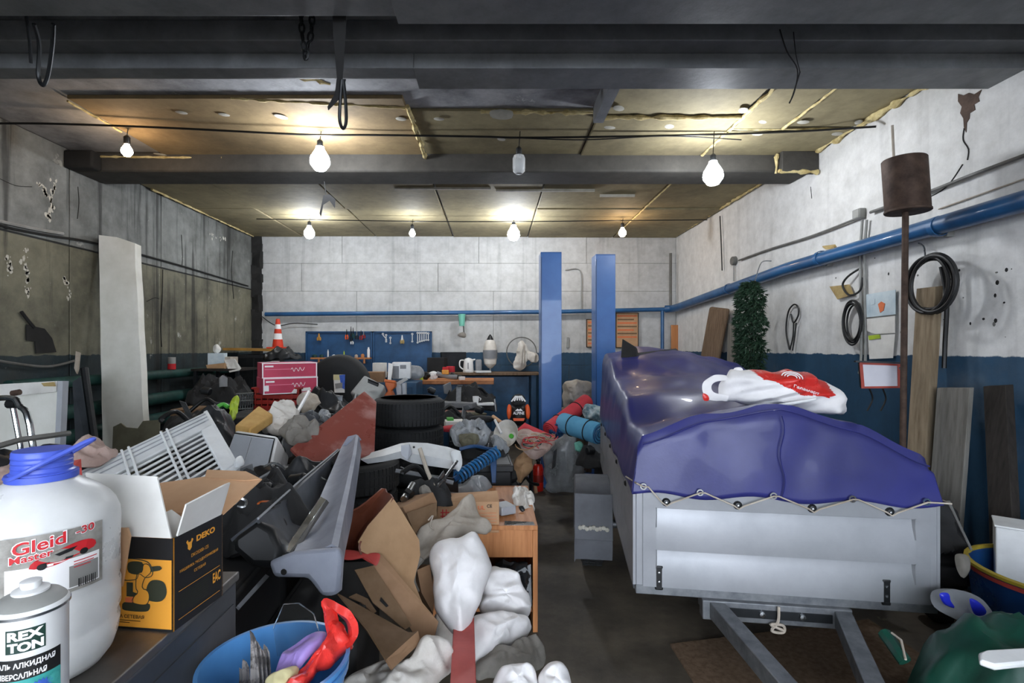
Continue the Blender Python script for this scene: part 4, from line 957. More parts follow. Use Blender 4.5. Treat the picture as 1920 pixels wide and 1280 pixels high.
for k, (u, v0, v1) in enumerate(((773, 626, 640), (783, 624, 642), (787, 624, 640), (791, 624, 639), (795, 624, 638), (799, 624, 637), (803, 625, 637), (718, 626, 637), (732, 633, 643), (724, 628, 640))):
    t = thing('spanner', 'bright steel spanner in the row on the blue tool board' if 0 < k < 7 else ('lone bright spanner left of the spanner row', '', '', '', '', '', '', 'slanted bright spanner on the spanner board', 'short bright spanner hung alone on the board', 'bright feeler tool on the spanner board')[k], 'spanner', P(u, v1, 8.57), 'spanners on the blue tool board')
    M().tube(P3([(u, v0 + 2, 8.57), (u + (6 if k == 7 else 0), v1 - 2, 8.57)]), .008, 6).build('shank', 'white_metal', t)
    M().lathe([(.008, -.008), (.018, -.008), (.018, .008), (.008, .008)], P(u, v0, 8.57), (0, 1, 0), 10, closed=True).build('ring_end', 'white_metal', t)
    M().lathe([(.006, -.008), (.016, -.008), (.016, .008), (.006, .008)], P(u + (6 if k == 7 else 0), v1, 8.57), (0, 1, 0), 10, closed=True).build('open_end', 'white_metal', t)
# middle workbench with orange top ------------------------------------------
wbn = thing('workbench', 'blue steel workbench with an orange wooden edge in front of the back bench', 'workbench', V((-.55, 7.6, 0)))
x0, x1, zt = P(772, 716, 7.3).x, P(926, 716, 7.3).x, P(0, 713, 7.3).z
M().mm((x0, 7.3, zt - .055), (x1, 7.95, zt)).build('worktop', 'wood_bench', wbn, bevel=.004)
M().mm((x0 + .03, 7.36, .1), (x0 + .52, 7.9, zt - .055)).build('drawer_unit', 'bench_blue', wbn, bevel=.006)
for k in range(4):
    d = M().mm((x0 + .05, 7.345, .2 + k * .2), (x0 + .5, 7.36, .38 + k * .2)).build('drawer', 'bench_blue', wbn, bevel=.004)
    M().mm((x0 + .18, 7.325, .3 + k * .2), (x0 + .37, 7.345, .32 + k * .2)).build('handle', 'steel', d)
M().mm((x0 + .52, 7.36, zt - .3), (x1 - .03, 7.38, zt - .055)).build('apron', 'bench_blue', wbn)
for x in (x1 - .09,):
    for y in (7.36, 7.84): M().mm((x, y, 0), (x + .06, y + .06, zt - .055)).build('leg', 'bench_blue', wbn)
# clutter on that bench
def jug_like(name, u, v, Y, h, r, m, label, cat, zbase, prof=None):
    p = P(u, v, Y); p.z = zbase
    return M().lathe(prof or [(0, 0), (r, 0), (r * 1.0, h * .6), (r * .8, h * .8), (r * .4, h * .86), (r * .4, h), (0, h)], p, seg=16).build(name, m, label=label, cat=cat)
kt = thing('kettle', 'white electric kettle on the back bench under the mint cup', 'kettle', V((-.42, 8.35, 1.2)))
kp = V((P(878, 690, 8.3).x, 8.35, 1.2))
M().lathe([(0, 0), (.085, 0), (.09, .01), (.09, .03), (.085, .035), (.08, .13), (.072, .2), (.06, .22), (.02, .235), (0, .24)], kp, seg=24).build('body', 'white_plastic', kt)
M().tube(curve([kp + V((-.075, 0, .2)), kp + V((-.135, 0, .19)), kp + V((-.14, 0, .1)), kp + V((-.085, 0, .05))], 5), .011, 7).build('handle', 'white_plastic', kt)
M().slab([kp + V((.06, -.02, .2)), kp + V((.115, 0, .21)), kp + V((.06, .02, .16))], .02).build('spout', 'white_plastic', kt)
M().mm((kp.x - .008, kp.y - .095, 1.26), (kp.x + .008, kp.y - .075, 1.36)).build('water_gauge', 'grey_plastic', kt)
M().mm((P(897, 0, 8.3).x - .05, 8.3, 1.2), (P(897, 0, 8.3).x + .05, 8.5, 1.41)).build('grey_canister', 'grey_plastic', label='pale grey canister beside the kettle', cat='canister', bevel=.02)
rn = random.Random(3)
def clutter(name, u, v, Y, size, m, label, cat='tool', zb=None, kind='box', seed=0, group=None):
    p = P(u, v, Y); zb = zb if zb is not None else p.z - size[2] / 2; r_ = random.Random(seed + int(u))
    b = M()
    if kind == 'box': b.box((p.x, p.y, zb + size[2] / 2), size, RZ(r_.uniform(-.5, .5)))
    elif kind == 'cyl': b.lathe([(0, 0), (size[0] * .5, 0), (size[0] * .5, size[2]), (0, size[2])], (p.x, p.y, zb), seg=14)
    elif kind == 'bar': b.tube([V((p.x - size[0] / 2, p.y, zb + size[2])), V((p.x, p.y, zb + size[2] * .5)), V((p.x + size[0] / 2, p.y, zb + size[2] * .4))], [size[1] * .5, size[1] * .42, size[1] * .5], 8)
    elif kind == 'heap':
        zb = p.z - size[2] * .5
        b.blob([V((p.x + math.cos(a) * size[0] / 2 * (1 + .3 * r_.uniform(-1, 1)), p.y + math.sin(a) * size[1] / 2 * (1 + .3 * r_.uniform(-1, 1)), zb)) for a in [2 * math.pi * i / 9 for i in range(9)]], size[2] * 1.3, back=.06, amp=size[2] * .30, scale=7, seed=seed + u * .01, N=64, rings=18, n=(0, 0, 1), power=1.7)
    else:
        b.blob([V((p.x + math.cos(a) * size[0] / 2 * (1 + .2 * r_.uniform(-1, 1)), p.y + .0, zb + size[2] * .5 + math.sin(a) * size[2] / 2 * (1 + .15 * r_.uniform(-1, 1)))) for a in [2 * math.pi * i / 9 for i in range(9)]], size[1] * .6, back=.8, amp=min(size) * .16, scale=1.2 / max(size) * 2.4, seed=seed + u * .01, N=28, rings=7, n=(0, -1, .15))
    return b.build(name, m, label=label, cat=cat, bevel=.006 if kind == 'box' else 0, group=group)
clutter('angle_grinder', 838, 698, 7.5, (.3, .07, .09), 'grey_plastic', 'grey power tool with a yellow band on the workbench', zb=zt, kind='bar')
clutter('tape_roll', 835, 692, 7.5, (.10, .07, .06), 'box_yellow', 'yellow tool grip lying over the grey power tool', zb=zt + .08)
clutter('drill', 812, 702, 7.5, (.16, .06, .12), 'white_plastic', 'white headed drill on the workbench', zb=zt, kind='blob')
clutter('power_drill', 798, 704, 7.45, (.14, .08, .12), 'black_plastic', 'black drill on the workbench near the drawers', zb=zt, kind='blob', seed=2)
clutter('drill_case', 786, 702, 7.6, (.18, .1, .15), 'dark_metal', 'dark metal motor on the workbench end', zb=zt, kind='blob', seed=4)
clutter('bottle_cap', 790, 711, 7.38, (.05, .05, .05), 'lime', 'yellow plug on the workbench edge', zb=zt, kind='cyl')
clutter('white_plug', 866, 706, 7.4, (.09, .05, .05), 'white_plastic', 'white adapter lying on the workbench', zb=zt)
clutter('black_tool', 855, 704, 7.55, (.16, .07, .08), 'black_plastic', 'black clamp lying beside the white adapter', zb=zt, kind='bar')
clutter('red_box', 845, 682, 8.4, (.12, .08, .1), 'mat_red', 'small pink red packet on the back bench', cat='packet', zb=1.2)
clutter('red_box', 836, 684, 8.3, (.1, .08, .09), 'print_red', 'red carton with white corner on the back bench', cat='packet', zb=1.2)
clutter('dark_case', 820, 676, 8.45, (.3, .15, .24), 'black_matte', 'black instrument case on the back bench', cat='case', zb=1.2)
clutter('dark_case', 850, 672, 8.6, (.42, .12, .33), 'dark_metal', 'tall dark metal box behind the red packets', cat='case', zb=1.2)
clutter('tray', 905, 698, 8.3, (.25, .2, .03), 'white_metal', 'flat steel tray on the back bench', cat='tray', zb=1.2)
# white electronics and paper near the bench
clutter('white_carton', 712, 690, 6.9, (.17, .1, .2), 'white_paper', 'white ribbed carton behind the cardboard box', cat='carton', seed=1, zb=1.2)
mw = thing('white_heater', 'white boxy electric heater with a dark window', 'heater', P(750, 706, 6.8))
hp = P(752, 706, 6.8); M().box((hp.x, 6.85, 1.30), (.24, .18, .22), RZ(.1)).build('case', 'white_plastic', mw, bevel=.012)
M().box((hp.x + .035, 6.755, 1.35), (.08, .01, .05), RZ(.1)).build('window', 'grey_plastic', mw)
M().box((hp.x - .06, 6.75, 1.28), (.08, .012, .16), RZ(.1)).build('side_panel', 'grey_plastic', mw)
M().slab(P3([(728, 680, 6.6), (737, 682, 6.6), (733, 712, 6.5), (727, 712, 6.5)]), .03).build('white_funnel', 'white_plastic', label='narrow white plastic strip standing before the heater', cat='strip')
clutter('clear_sheet', 775, 685, 7.0, (.3, .1, .22), 'film_grey', 'crumpled grey film bundle beside the white heater', cat='film', zb=1.16, kind='blob')
# supporting shelf unit under those pieces
su = thing('low_cupboard', 'dark steel cupboard behind the covered wheel', 'cupboard', V((-1.6, 6.7, 0)))
M().mm((-2.15, 6.5, 0), (-.98, 7.1, 1.16)).build('carcass', 'bench_blue', su, bevel=.01)
M().mm((-2.1, 6.485, .1), (-1.58, 6.5, 1.1)).build('door', 'bench_blue', su, bevel=.006); M().mm((-1.55, 6.485, .1), (-1.03, 6.5, 1.1)).build('door', 'bench_blue', su, bevel=.006)
M().box((P(700, 700, 6.6).x, 6.66, 1.225), (.26, .22, .13), RZ(.1)).build('cardboard_box', 'card', label='small brown cardboard box on the dark cupboard', cat='cardboard box', bevel=.004)
# mint cup on the pipe with its wall arm
mc = thing('mint_cup', 'mint green plastic cup hung on the blue wall pipe', 'cup', P(866, 612, 8.6))
p = P(866, 611, 8.6)
M().lathe([(.045, 0), (.06, .19), (.063, .2), (.055, .2), (.042, .01), (0, .01)], p, seg=20).build('body', 'mint', mc)
M().tube(P3([(869, 608, 8.66), (870, 630, 8.7)]), .012, 7).build('stem', 'cable_grey', mc)
M().blob(PP([(858, 627), (868, 622), (874, 626), (872, 633), (862, 631)], 8.66), .03, amp=.01, N=16, rings=4).build('hanging_rag', 'cloth_grey', mc)
# hand washer and ring towel
hw_ = thing('wash_dispenser', 'hanging silver hand washer with a black top', 'hand washer', P(919, 680, 8.5))
p = P(919, 690, 8.5)
M().lathe([(0, 0), (.03, 0), (.10, .07), (.115, .2), (.105, .36), (.075, .45), (.03, .5), (0, .5)], p, seg=24).build('tank', 'cloth_white', hw_)
M().lathe([(.04, .46), (.06, .465), (.03, .53), (.01, .56), (0, .56)], p, seg=16).build('top', 'black_plastic', hw_)
M().lathe([(.112, .16), (.119, .16), (.119, .30), (.110, .30)], p, seg=24, closed=True).build('label_band', 'grey_plastic', hw_)
M().tube([p + V((0, 0, .02)), p + V((0, -.02, -.05))], .014, 8).build('tap', 'steel', hw_)
M().mm((p.x - .02, 8.58, p.z + .3), (p.x + .02, 8.79, p.z + .34)).build('wall_arm', 'conduit_grey', hw_)
rg = thing('towel_ring', 'large wire ring on the back wall', 'ring', P(978, 632, 8.5))
c = P(978, 660, 8.6); M().tube([c + V((math.cos(2 * math.pi * i / 40) * .25, 0, math.sin(2 * math.pi * i / 40) * .25)) for i in range(40)], .009, 7, closed=True).build('hoop', 'cable_grey', rg)
M().tube([c + V((0, 0, .25)), c + V((0, .16, .25))], .01, 6).build('peg', 'cable_grey', rg)
M().blob(PP([(972, 642), (982, 640), (992, 656), (1006, 662), (1010, 674), (1000, 680), (990, 676), (982, 692), (972, 694), (962, 688), (968, 664)], 8.5), .07, amp=.05, scale=9, seed=5, fold=(0, 0, 1)).build('rag', 'cloth_white', label='white rag draped over the wire ring', cat='rag')
# posters
def poster(u0, u1, v0, v1, m, lab, fr='wood_dark', seed=0):
    Y = 8.78; t = thing('wall_poster', lab, 'poster', P((u0 + u1) / 2, v1, Y)); a, b = P(u0, v1, Y), P(u1, v0, Y)
    M().mm((a.x, Y - .012, a.z), (b.x, Y, b.z)).build('sheet', m, t)
    for x in (a.x, b.x - .012): M().mm((x, Y - .02, a.z), (x + .012, Y - .01, b.z)).build('frame', fr, t)
    M().mm((a.x, Y - .02, a.z), (b.x, Y - .01, a.z + .012)).build('frame', fr, t); M().mm((a.x, Y - .02, b.z - .012), (b.x, Y - .01, b.z)).build('frame', fr, t)
    for k in range(7): M().mm((a.x + .03, Y - .0135, b.z - .07 - k * .06), (b.x - .03 - .05 * (k % 3 == 1), Y - .012, b.z - .045 - k * .06)).build('print_row', 'card_dark' if k % 2 else 'skin_orange', t)
poster(1099, 1150, 598, 651, 'card_light', 'framed orange tinted wall poster partly behind the lift column')
poster(1154, 1197, 586, 652, 'card_light', 'reddish information poster behind the folded car mat')
M().slab(PP([(1063, 632), (1067, 632), (1067, 651), (1062, 652)], 8.77), .02).build('wall_switch', 'conduit_grey', label='narrow grey wall switch between the lift columns', cat='switch')
# ---------------------------------------------------------------- far left corner
ca = thing('corner_cabinet', 'dark cabinet in the far corner carrying the traffic cone', 'cabinet', V((-3.6, 8.1, 0)))
M().mm((-3.88, 7.75, 0), (-3.34, 8.2, 1.50)).build('carcass', 'black_matte', ca, bevel=.01)
M().mm((-3.86, 7.735, .1), (-3.62, 7.75, 1.45)).build('door', 'dark_metal', ca, bevel=.004); M().mm((-3.60, 7.735, .1), (-3.36, 7.75, 1.45)).build('door', 'dark_metal', ca, bevel=.004)
M().slab([V((-4.05, 7.66, 1.60)), V((-3.32, 7.62, 1.585)), V((-3.32, 8.25, 1.585)), V((-4.05, 8.25, 1.60))], .035, n=(0, 0, -1)).build('top_board', 'ply_yellow', ca)
cn = thing('traffic_cone', 'orange and white striped traffic cone on the corner cabinet', 'traffic cone', V((P(521, 655, 7.85).x, 7.85, 1.59)))
cp = V((P(521, 655, 7.85).x, 7.85, 1.59)); hh = .455
def cr(z): return .085 - (.085 - .028) * z / hh
M().box(cp + V((0, 0, .012)), (.25, .25, .022)).build('base', 'cone_orange', cn, bevel=.006)
zs = [.022, .14, .23, .30, .37, .455]
for k, (a, b) in enumerate(zip(zs, zs[1:])):
    M().lathe([(cr(a), a), (cr(b), b)] + ([(0, b)] if k == 4 else []), cp, seg=24).build('band', ('cone_orange', 'print_white')[k % 2], cn)
# shelf with papers and dark gear on the left wall side
ls = thing('wall_rack', 'dark rack with papers beside the green heating pipes', 'rack', V((-3.75, 6.9, 0)))
M().mm((-3.9, 6.6, 1.30), (-3.3, 7.2, 1.33)).build('shelf', 'wood_dark', ls); M().mm((-3.9, 6.6, .6), (-3.3, 7.2, .63)).build('shelf', 'wood_dark', ls)
for x in (-3.88, -3.34):
    for y in (6.62, 7.16): M().mm((x, y, 0), (x + .04, y + .04, 1.33)).build('upright', 'dark_metal', ls)
M().box((P(408, 664, 6.9).x, 6.9, 1.43), (.20, .15, .20), RZ(.2)).build('paper_box', 'paper_blue', label='pale blue printed packet on the dark rack', cat='packet', bevel=.004)
M().box((P(430, 664, 6.95).x, 6.95, 1.405), (.16, .14, .15), RZ(-.3)).build('paper_box', 'cloth_beige', label='beige worn packet beside the pale blue packet', cat='packet', bevel=.004)
M().slab(P3([(420, 674, 6.75), (440, 672, 6.7), (452, 690, 6.6), (448, 694, 6.58), (430, 698, 6.58)]), .006).build('paper_sheet', 'white_paper', label='crumpled paper sheet hanging off the dark rack', cat='paper')
M().blob(PP([(400, 650), (408, 645), (414, 653), (410, 660), (402, 660)], 6.9), .05, amp=.02, N=18, rings=5).build('paper_ball', 'white_paper', label='crumpled white paper ball on the pale blue packet', cat='paper')
M().slab(P3([(386, 684, 6.65), (422, 680, 6.65), (420, 690, 6.62), (388, 690, 6.62)]), .05).build('flat_carton', 'card_tan', label='flat tan carton on the rack edge', cat='carton')
rt = thing('red_can', 'small can with a red base on the green pipe', 'can', P(322, 694, 6.2)); p = PX(322, 696, XL + .14); p.z = 1.335
M().lathe([(0, 0), (.045, 0), (.045, .07)], p, seg=14).build('base', 'print_red', rt); M().lathe([(.043, .07), (.043, .15), (0, .15)], p, seg=14).build('top', 'conduit_grey', rt)
fn = thing('black_fan', 'black round fan among the dark gear by the pipes', 'fan', P(440, 745, 6.2))
c = P(441, 737, 6.2); M().tube([c + V((math.cos(2 * math.pi * i / 30) * .12, -.01, math.sin(2 * math.pi * i / 30) * .12)) for i in range(30)], .013, 7, closed=True).build('ring', 'grey_plastic', fn)
M().lathe([(0, -.03), (.04, -.03), (.05, 0), (.11, .05), (.11, .07), (0, .07)], c, (0, 1, 0), 20).build('hub', 'black_plastic', fn)
M().tube([c + V((0, .03, -.12)), V((c.x, c.y + .03, .9))], .02, 8).build('stand', 'black_plastic', fn)
# ---------------------------------------------------------------- left wall side
ps = thing('metal_sheet_panel', 'large dented white metal panel standing by the left wall', 'metal panel', P(30, 850, 2.95))
a, b = P(-70, 724, 3.05), P(108, 714, 2.9)
M().slab([a, b, V((b.x + .02, b.y - .1, 0)), V((a.x, a.y - .1, 0))], .02).build('sheet', 'slab_white', ps)
M().slab([b, b + V((.03, 0, 0)), V((b.x + .05, b.y - .1, 0)), V((b.x + .02, b.y - .1, 0))], .04).build('edge_frame', 'grey_panel', ps)
M().slab([a + V((0, -.012, 0)), b + V((0, -.012, 0)), b + V((0, -.018, -.06)), a + V((0, -.018, -.09))], .008).build('top_fold', 'white_paper', ps)
M().slab([P(77, 718, 2.88), P(100, 716, 2.87), P(103, 724, 2.87), P(82, 724, 2.88)], .006).build('torn_label', 'sign_old', ps)
sf = thing('tube_trolley', 'bent chrome tube frame in front of the white metal panel', 'tube frame', P(30, 840, 2.3))
def dn(p): return V((p.x, p.y, 0))
p = P(62, 838, 2.25)
M().tube(curve([P(-60, 752, 2.35), P(-10, 747, 2.3), P(22, 747, 2.28), P(36, 760, 2.27), p, V((p.x + .1, p.y, .02))], 5), .013, 9).build('rail', 'chrome', sf)
M().tube([P(24, 762, 2.4), P(38, 836, 2.4), V((P(38, 836, 2.4).x + .06, 2.4, .02))], .011, 9).build('rail', 'chrome', sf)
M().lathe([(0, -.02), (.02, -.02), (.02, .02), (0, .02)], P(24, 757, 2.28), (1, 0, 0), 10).build('knob', 'black_plastic', sf)
M().lathe([(0, -.02), (.016, -.02), (.016, .02), (0, .02)], P(30, 736, 2.75), (1, 0, .2), 10).build('cap', 'rust', sf)
ws = thing('insulation_slab', 'tall pale foam slab leaning against the grey concrete wall', 'slab', V((-3.7, 5.1, 0)))
tl, tm_, tr_ = P(198, 446, 5.35), P(232, 450, 5.35), P(264, 461, 5.33)
br, bl = V((P(288, 960, 5.0).x, 5.0, 0)), V((P(208, 960, 5.0).x, 5.0, 0))
secs = []
for i in range(25):
    t = i / 24; row = []
    for j, (A, B) in enumerate(((tl, bl), (tm_, (bl + br) / 2), (tr_, br))):
        q = A.lerp(B, t); w_ = noise.noise(V((t * 6, j * 3.1, 1))) * .012
        row.append(q + V((w_, (-.006 if j == 1 else 0), 0)))
    secs.append(row)
M().loft(secs, -.09).build('core', 'slab_white', ws, smooth=50)
M().slab([tl + V((-.035, .02, -.01)), tl + V((.0, .0, 0)), bl + V((0, 0, 0)), bl + V((-.035, .02, 0))], .07, n=(0, 1, 0)).build('side_strip', 'cloth_pink', ws)
M().slab([P(213, 455, 5.3), P(217, 455, 5.3), P(218, 466, 5.3), P(215, 466, 5.3)], .01).build('hanging_slot', 'soot', ws)
leanp = M().slab([P(136, 716, 4.6), P(150, 706, 4.6), P(162, 712, 4.6), V((P(200, 850, 4.3).x, 4.3, 0)), V((P(150, 850, 4.3).x, 4.3, 0))], .03).build('leaning_board', 'grey_plastic', label='dark grey shelf panel leaning beside the pale foam slab', cat='panel')
leanp.data.materials[0] = MATS['bumper_dark']
M().tube([P(158, 690, 4.55), V((P(205, 850, 4.2).x, 4.2, 0))], .03, 8).build('iron_bar', 'dark_metal', label='dark iron bar leaning across the grey shelf panel', cat='bar')
M().slab([P(142, 658, 5.0), P(149, 660, 5.0), P(146, 690, 4.95), P(143, 700, 4.9), P(139, 690, 4.95)], .02).build('paint_run', 'cloth_beige', wl)
# dark hook shape on the left wall
hk_ = thing('wall_hook_board', 'black hooked tool hanging on the olive part of the wall', 'tool', PX(72, 655, XL + .03))
def wl_(u, v, d=.02): return PX(u, v, XL + d)
M().slab([wl_(50, 608), wl_(66, 612), wl_(84, 616), wl_(98, 634), wl_(106, 660), wl_(68, 662), wl_(66, 640), wl_(50, 638)], .01, n=(-1, 0, 0)).build('plate', 'soot', hk_)
M().tube(curve([wl_(40, 584), wl_(52, 600), wl_(64, 614)], 4), .014, 6).build('hook', 'soot', hk_)
# torn olive carton etc
oc = thing('olive_carton', 'torn olive cardboard carton at the foot of the pale foam slab', 'carton', P(255, 830, 4.2))
M().slab([P(212, 800, 4.2), P(226, 793, 4.2), P(236, 801, 4.2), P(258, 803, 4.2), P(268, 789, 4.2), P(299, 787, 4.2), V((P(299, 787, 4.2).x, 4.15, 0)), V((P(212, 787, 4.2).x, 4.15, 0))], .012).build('front_wall', 'olive_card', oc)
M().mm((P(212, 0, 4.2).x, 4.22, 0), (P(299, 0, 4.2).x, 4.6, .86)).build('box_body', 'olive_card', oc)
M().mm((P(300, 0, 4.5).x, 4.64, 0), (P(345, 0, 4.5).x, 4.95, P(0, 771, 4.5).z)).build('brown_carton', 'card_dark', label='plain brown carton behind the torn olive carton', cat='carton', bevel=.006)
# ---------------------------------------------------------------- dark heap that carries the clutter
heap = [('storage_crate', -1.42, 2.95, .62, .55, .0, .86, .1, 'black_plastic', 'large black plastic crate under the white camping fridge'),
        ('storage_crate', -2.12, 3.1, .5, .6, 0, .74, -.1, 'black_plastic', 'black plastic crate behind the white wire rack'),
        ('storage_crate', -1.6, 2.3, .4, .5, 0, .98, .15, 'bumper_dark', 'dark grey crate under the white wire rack'),
        ('storage_crate', -1.9, 1.85, .6, .4, 0, 1.06, .1, 'black_matte', 'black crate beneath the crumpled pink cloth'),
        ('engine_box', -1.95, 4.55, .75, .6, 0, 1.02, .05, 'dark_metal', 'dark steel box under the red crate'),
        ('engine_box', -1.75, 5.75, .85, .45, 0, .80, 0, 'dark_metal', 'dark steel box under the covered wheel'),
        ('engine_box', -1.66, 3.75, .55, .5, 0, .80, .2, 'black_matte', 'black box under the crumpled grey cloths'),
        ('engine_box', -1.32, 5.0, .45, .5, 0, .95, .15, 'dark_metal', 'dark metal box under the grey plastic case'),
        ('engine_box', -2.3, 3.9, .4, .5, 0, .78, .1, 'black_matte', 'black box next to the torn olive carton'),
        ('storage_crate', -.66, 2.1, .30, .5, 0, .62, .05, 'black_matte', 'black plastic crate under the grey car bumper'),
        ('storage_crate', -1.0, 1.72, .4, .5, 0, .86, .1, 'black_matte', 'black crate behind the steel tool cabinet'),
        ('engine_box', -.12, 4.05, .5, .4, 0, .72, .05, 'black_plastic', 'black box under the silver car bumper'),
        ('engine_box', -.18, 5.15, .5, .5, 0, .72, .1, 'dark_metal', 'dark metal box under the pink packet'),
        ('engine_box', 1.28, 5.35, .35, .4, 0, .62, .1, 'black_matte', 'black box under the rolled mats')]
for nm, x, y, wx, wy, z0, h, rz, m_, lab in heap:
    t = thing(nm, lab, 'crate' if 'crate' in nm else 'box', V((x, y, z0)), 'dark boxes under the clutter')
    R = RZ(rz); M().box((x, y, z0 + h / 2), (wx, wy, h), R).build('body', m_, t, bevel=.012)
    M().box((x, y, z0 + h - .03), (wx + .03, wy + .03, .05), R).build('rim', m_, t, bevel=.008)
    for s in (-.28, .28): M().box(V((x, y, z0 + h * .45)) + R @ V((wx * s, -wy / 2, 0)), (.03, .02, h * .8), R).build('rib', m_, t)
bl_list = [((320, 838, 3.2), (.5, .4, .12), 'black_matte', 'black rubbish bag between the olive carton and the wire rack'),
           ((392, 805, 3.1), (.35, .4, .2), 'black_sheet', 'glossy black bag beside the white camping fridge'),
           ((370, 790, 4.1), (.5, .4, .14), 'black_matte', 'dark coat bundle below the green pipes'),
           ((415, 730, 5.4), (.7, .5, .3), 'black_matte', 'black coat bundle below the papers'),
           ((530, 662, 7.4), (.6, .3, .16), 'black_sheet', 'black shiny bag beside the traffic cone'),
           ((615, 765, 4.2), (.6, .5, .22), 'black_sheet', 'black leather jacket lying before the covered wheel'),
           ((590, 792, 3.7), (.4, .4, .16), 'bumper_dark', 'grey plastic bag beside the black leather jacket'),
           ((565, 890, 2.7), (.5, .4, .14), 'black_matte', 'black sack under the maroon board'),
           ((535, 910, 2.45), (.5, .4, .16), 'black_sheet', 'black plastic sheet behind the car bumper'),
           ((480, 945, 2.0), (.45, .45, .2), 'black_matte', 'black rag heap beside the open sander carton'),
           ((800, 918, 3.0), (.4, .3, .14), 'black_matte', 'black bag below the silver car bumper'),
           ((885, 915, 3.6), (.34, .3, .14), 'film_grey', 'smoky plastic bag under the blue coiled hose'),
           ((850, 785, 5.2), (.7, .4, .16), 'black_matte', 'dark clothes bundle on the bench side'),
           ((880, 745, 6.2), (.6, .4, .26), 'black_matte', 'black tool bag below the workbench edge'),
           ((900, 860, 4.2), (.6, .4, .3), 'black_matte', 'dark cloth bundle behind the blue coiled hose'),
           ((1115, 850, 5.0), (.35, .3, .2), 'black_matte', 'dark net bag beside the trailer mudguard'),
           ((45, 872, 1.95), (.6, .4, .12), 'black_sheet', 'black plastic sheet below the chrome tube frame'),
           ((935, 905, 4.6), (.4, .4, .2), 'black_matte', 'dark rag bundle behind the brown paper bag')]
for (u, v, Y), sz, m_, lab in bl_list:
    clutter('dark_bundle', u, v, Y, sz, m_, lab, cat='bundle', kind='heap', seed=3, group='dark bundles in the clutter')
# loose car parts scattered over the dark bundles
rn = random.Random(21)
spots = [(330, 785, 3.5), (350, 770, 3.9), (395, 735, 4.6), (420, 715, 5.2), (385, 760, 4.2), (405, 790, 3.2), (525, 850, 3.0), (540, 838, 3.2), (560, 880, 2.7), (520, 895, 2.5), (545, 905, 2.35), (500, 915, 2.2), (590, 770, 4.0), (635, 760, 4.2), (610, 790, 3.7), (660, 755, 4.4), (845, 770, 5.2), (870, 775, 5.1), (905, 770, 5.2), (930, 760, 5.4), (880, 840, 4.0), (910, 860, 3.9), (940, 870, 4.3), (930, 885, 4.2), (985, 905, 4.9), (1040, 860, 5.0), (1100, 845, 4.9), (1120, 835, 5.0), (780, 890, 3.1), (830, 900, 3.1), (815, 735, 6.0), (840, 728, 6.2), (900, 735, 6.2), (860, 742, 6.0), (470, 925, 2.0), (455, 900, 2.2)]
kinds = (('rubber_hose', 'black_plastic', 'bent black rubber hose piece in the clutter', 'hose'), ('metal_bracket', 'galvanized_dark', 'grey bent metal bracket in the clutter', 'bracket'), ('car_filter', 'dark_metal', 'dark round filter canister in the clutter', 'filter'), ('plastic_clip', 'grey_plastic', 'grey plastic cover plate in the clutter', 'cover'))
for k, (u, v, Y) in enumerate(spots):
    p = P(u, v, Y); nm, m_, lab, ct = kinds[k % 4]; s_ = .07 + .05 * rn.random(); a = rn.uniform(0, 6.28); d = V((math.cos(a), math.sin(a) * .5, rn.uniform(-.1, .5))).normalized()
    if k % 4 == 0: b = M().tube(curve([p - d * s_ * 1.3, p + V((0, 0, .05)), p + d * s_ + V((0, -.03, -.02)), p + d * s_ * 1.6 + V((.04, 0, -.06))], 5), .016, 8)
    elif k % 4 == 1: x, y, z = basis(d); b = M().slab([p - x * .03 - y * s_, p + x * .03 - y * s_, p + x * .03 + y * s_, p - x * .03 + y * s_], .006).slab([p + x * .03 + y * s_, p - x * .03 + y * s_, p - x * .03 + y * s_ + z * .06, p + x * .03 + y * s_ + z * .06], .006)
    elif k % 4 == 2: b = M().lathe([(0, 0), (.03, 0), (.038, .008), (.038, .07), (.03, .08), (.014, .082), (.014, .095), (0, .095)], p, d, 16)
    else: x, y, z = basis(d); b = M().slab([p - x * s_ - y * s_ * .6, p + x * s_ * .7 - y * s_ * .7, p + x * s_ + y * s_ * .4, p + y * s_ * .8, p - x * s_ * .8 + y * s_ * .5], .012)
    zone = 'below the green pipes' if u < 430 else 'behind the car bumper' if u < 570 and v > 820 else 'beside the maroon board' if u < 700 else 'under the silver bumper' if v > 880 and u < 850 else 'below the workbench' if v < 780 else 'around the net bag and hose'
    b.build(nm, m_, label=lab.replace('in the clutter', zone), cat=ct, group='loose car parts in the clutter', bevel=.002)
# little coloured scraps in the dark hollow behind the bumper
for u, v, Y, m_, lab in ((500, 945, 1.9, 'orange', 'orange plastic scrap in the dark hollow behind the carton'), (492, 932, 2.0, 'print_red', 'small red plastic scrap behind the carton'), (530, 915, 2.1, 'trim_brown', 'brown plastic scrap lying in the dark hollow')):
    clutter('plastic_scrap', u, v, Y, (.10, .05, .03), m_, lab, cat='scrap', kind='blob')
M().tube(curve(P3([(440, 945, 1.7), (450, 935, 1.72), (462, 940, 1.72), (458, 950, 1.7), (446, 948, 1.7)]), 4), .005, 6).build('wire_ring', 'steel', label='small bent steel wire beside the open carton', cat='wire')
M().tube(curve(P3([(495, 875, 2.3), (510, 868, 2.3), (525, 872, 2.3), (535, 880, 2.3)]), 4), .005, 6).build('steel_hook', 'steel', label='thin bright steel rod end above the dark hollow', cat='rod')
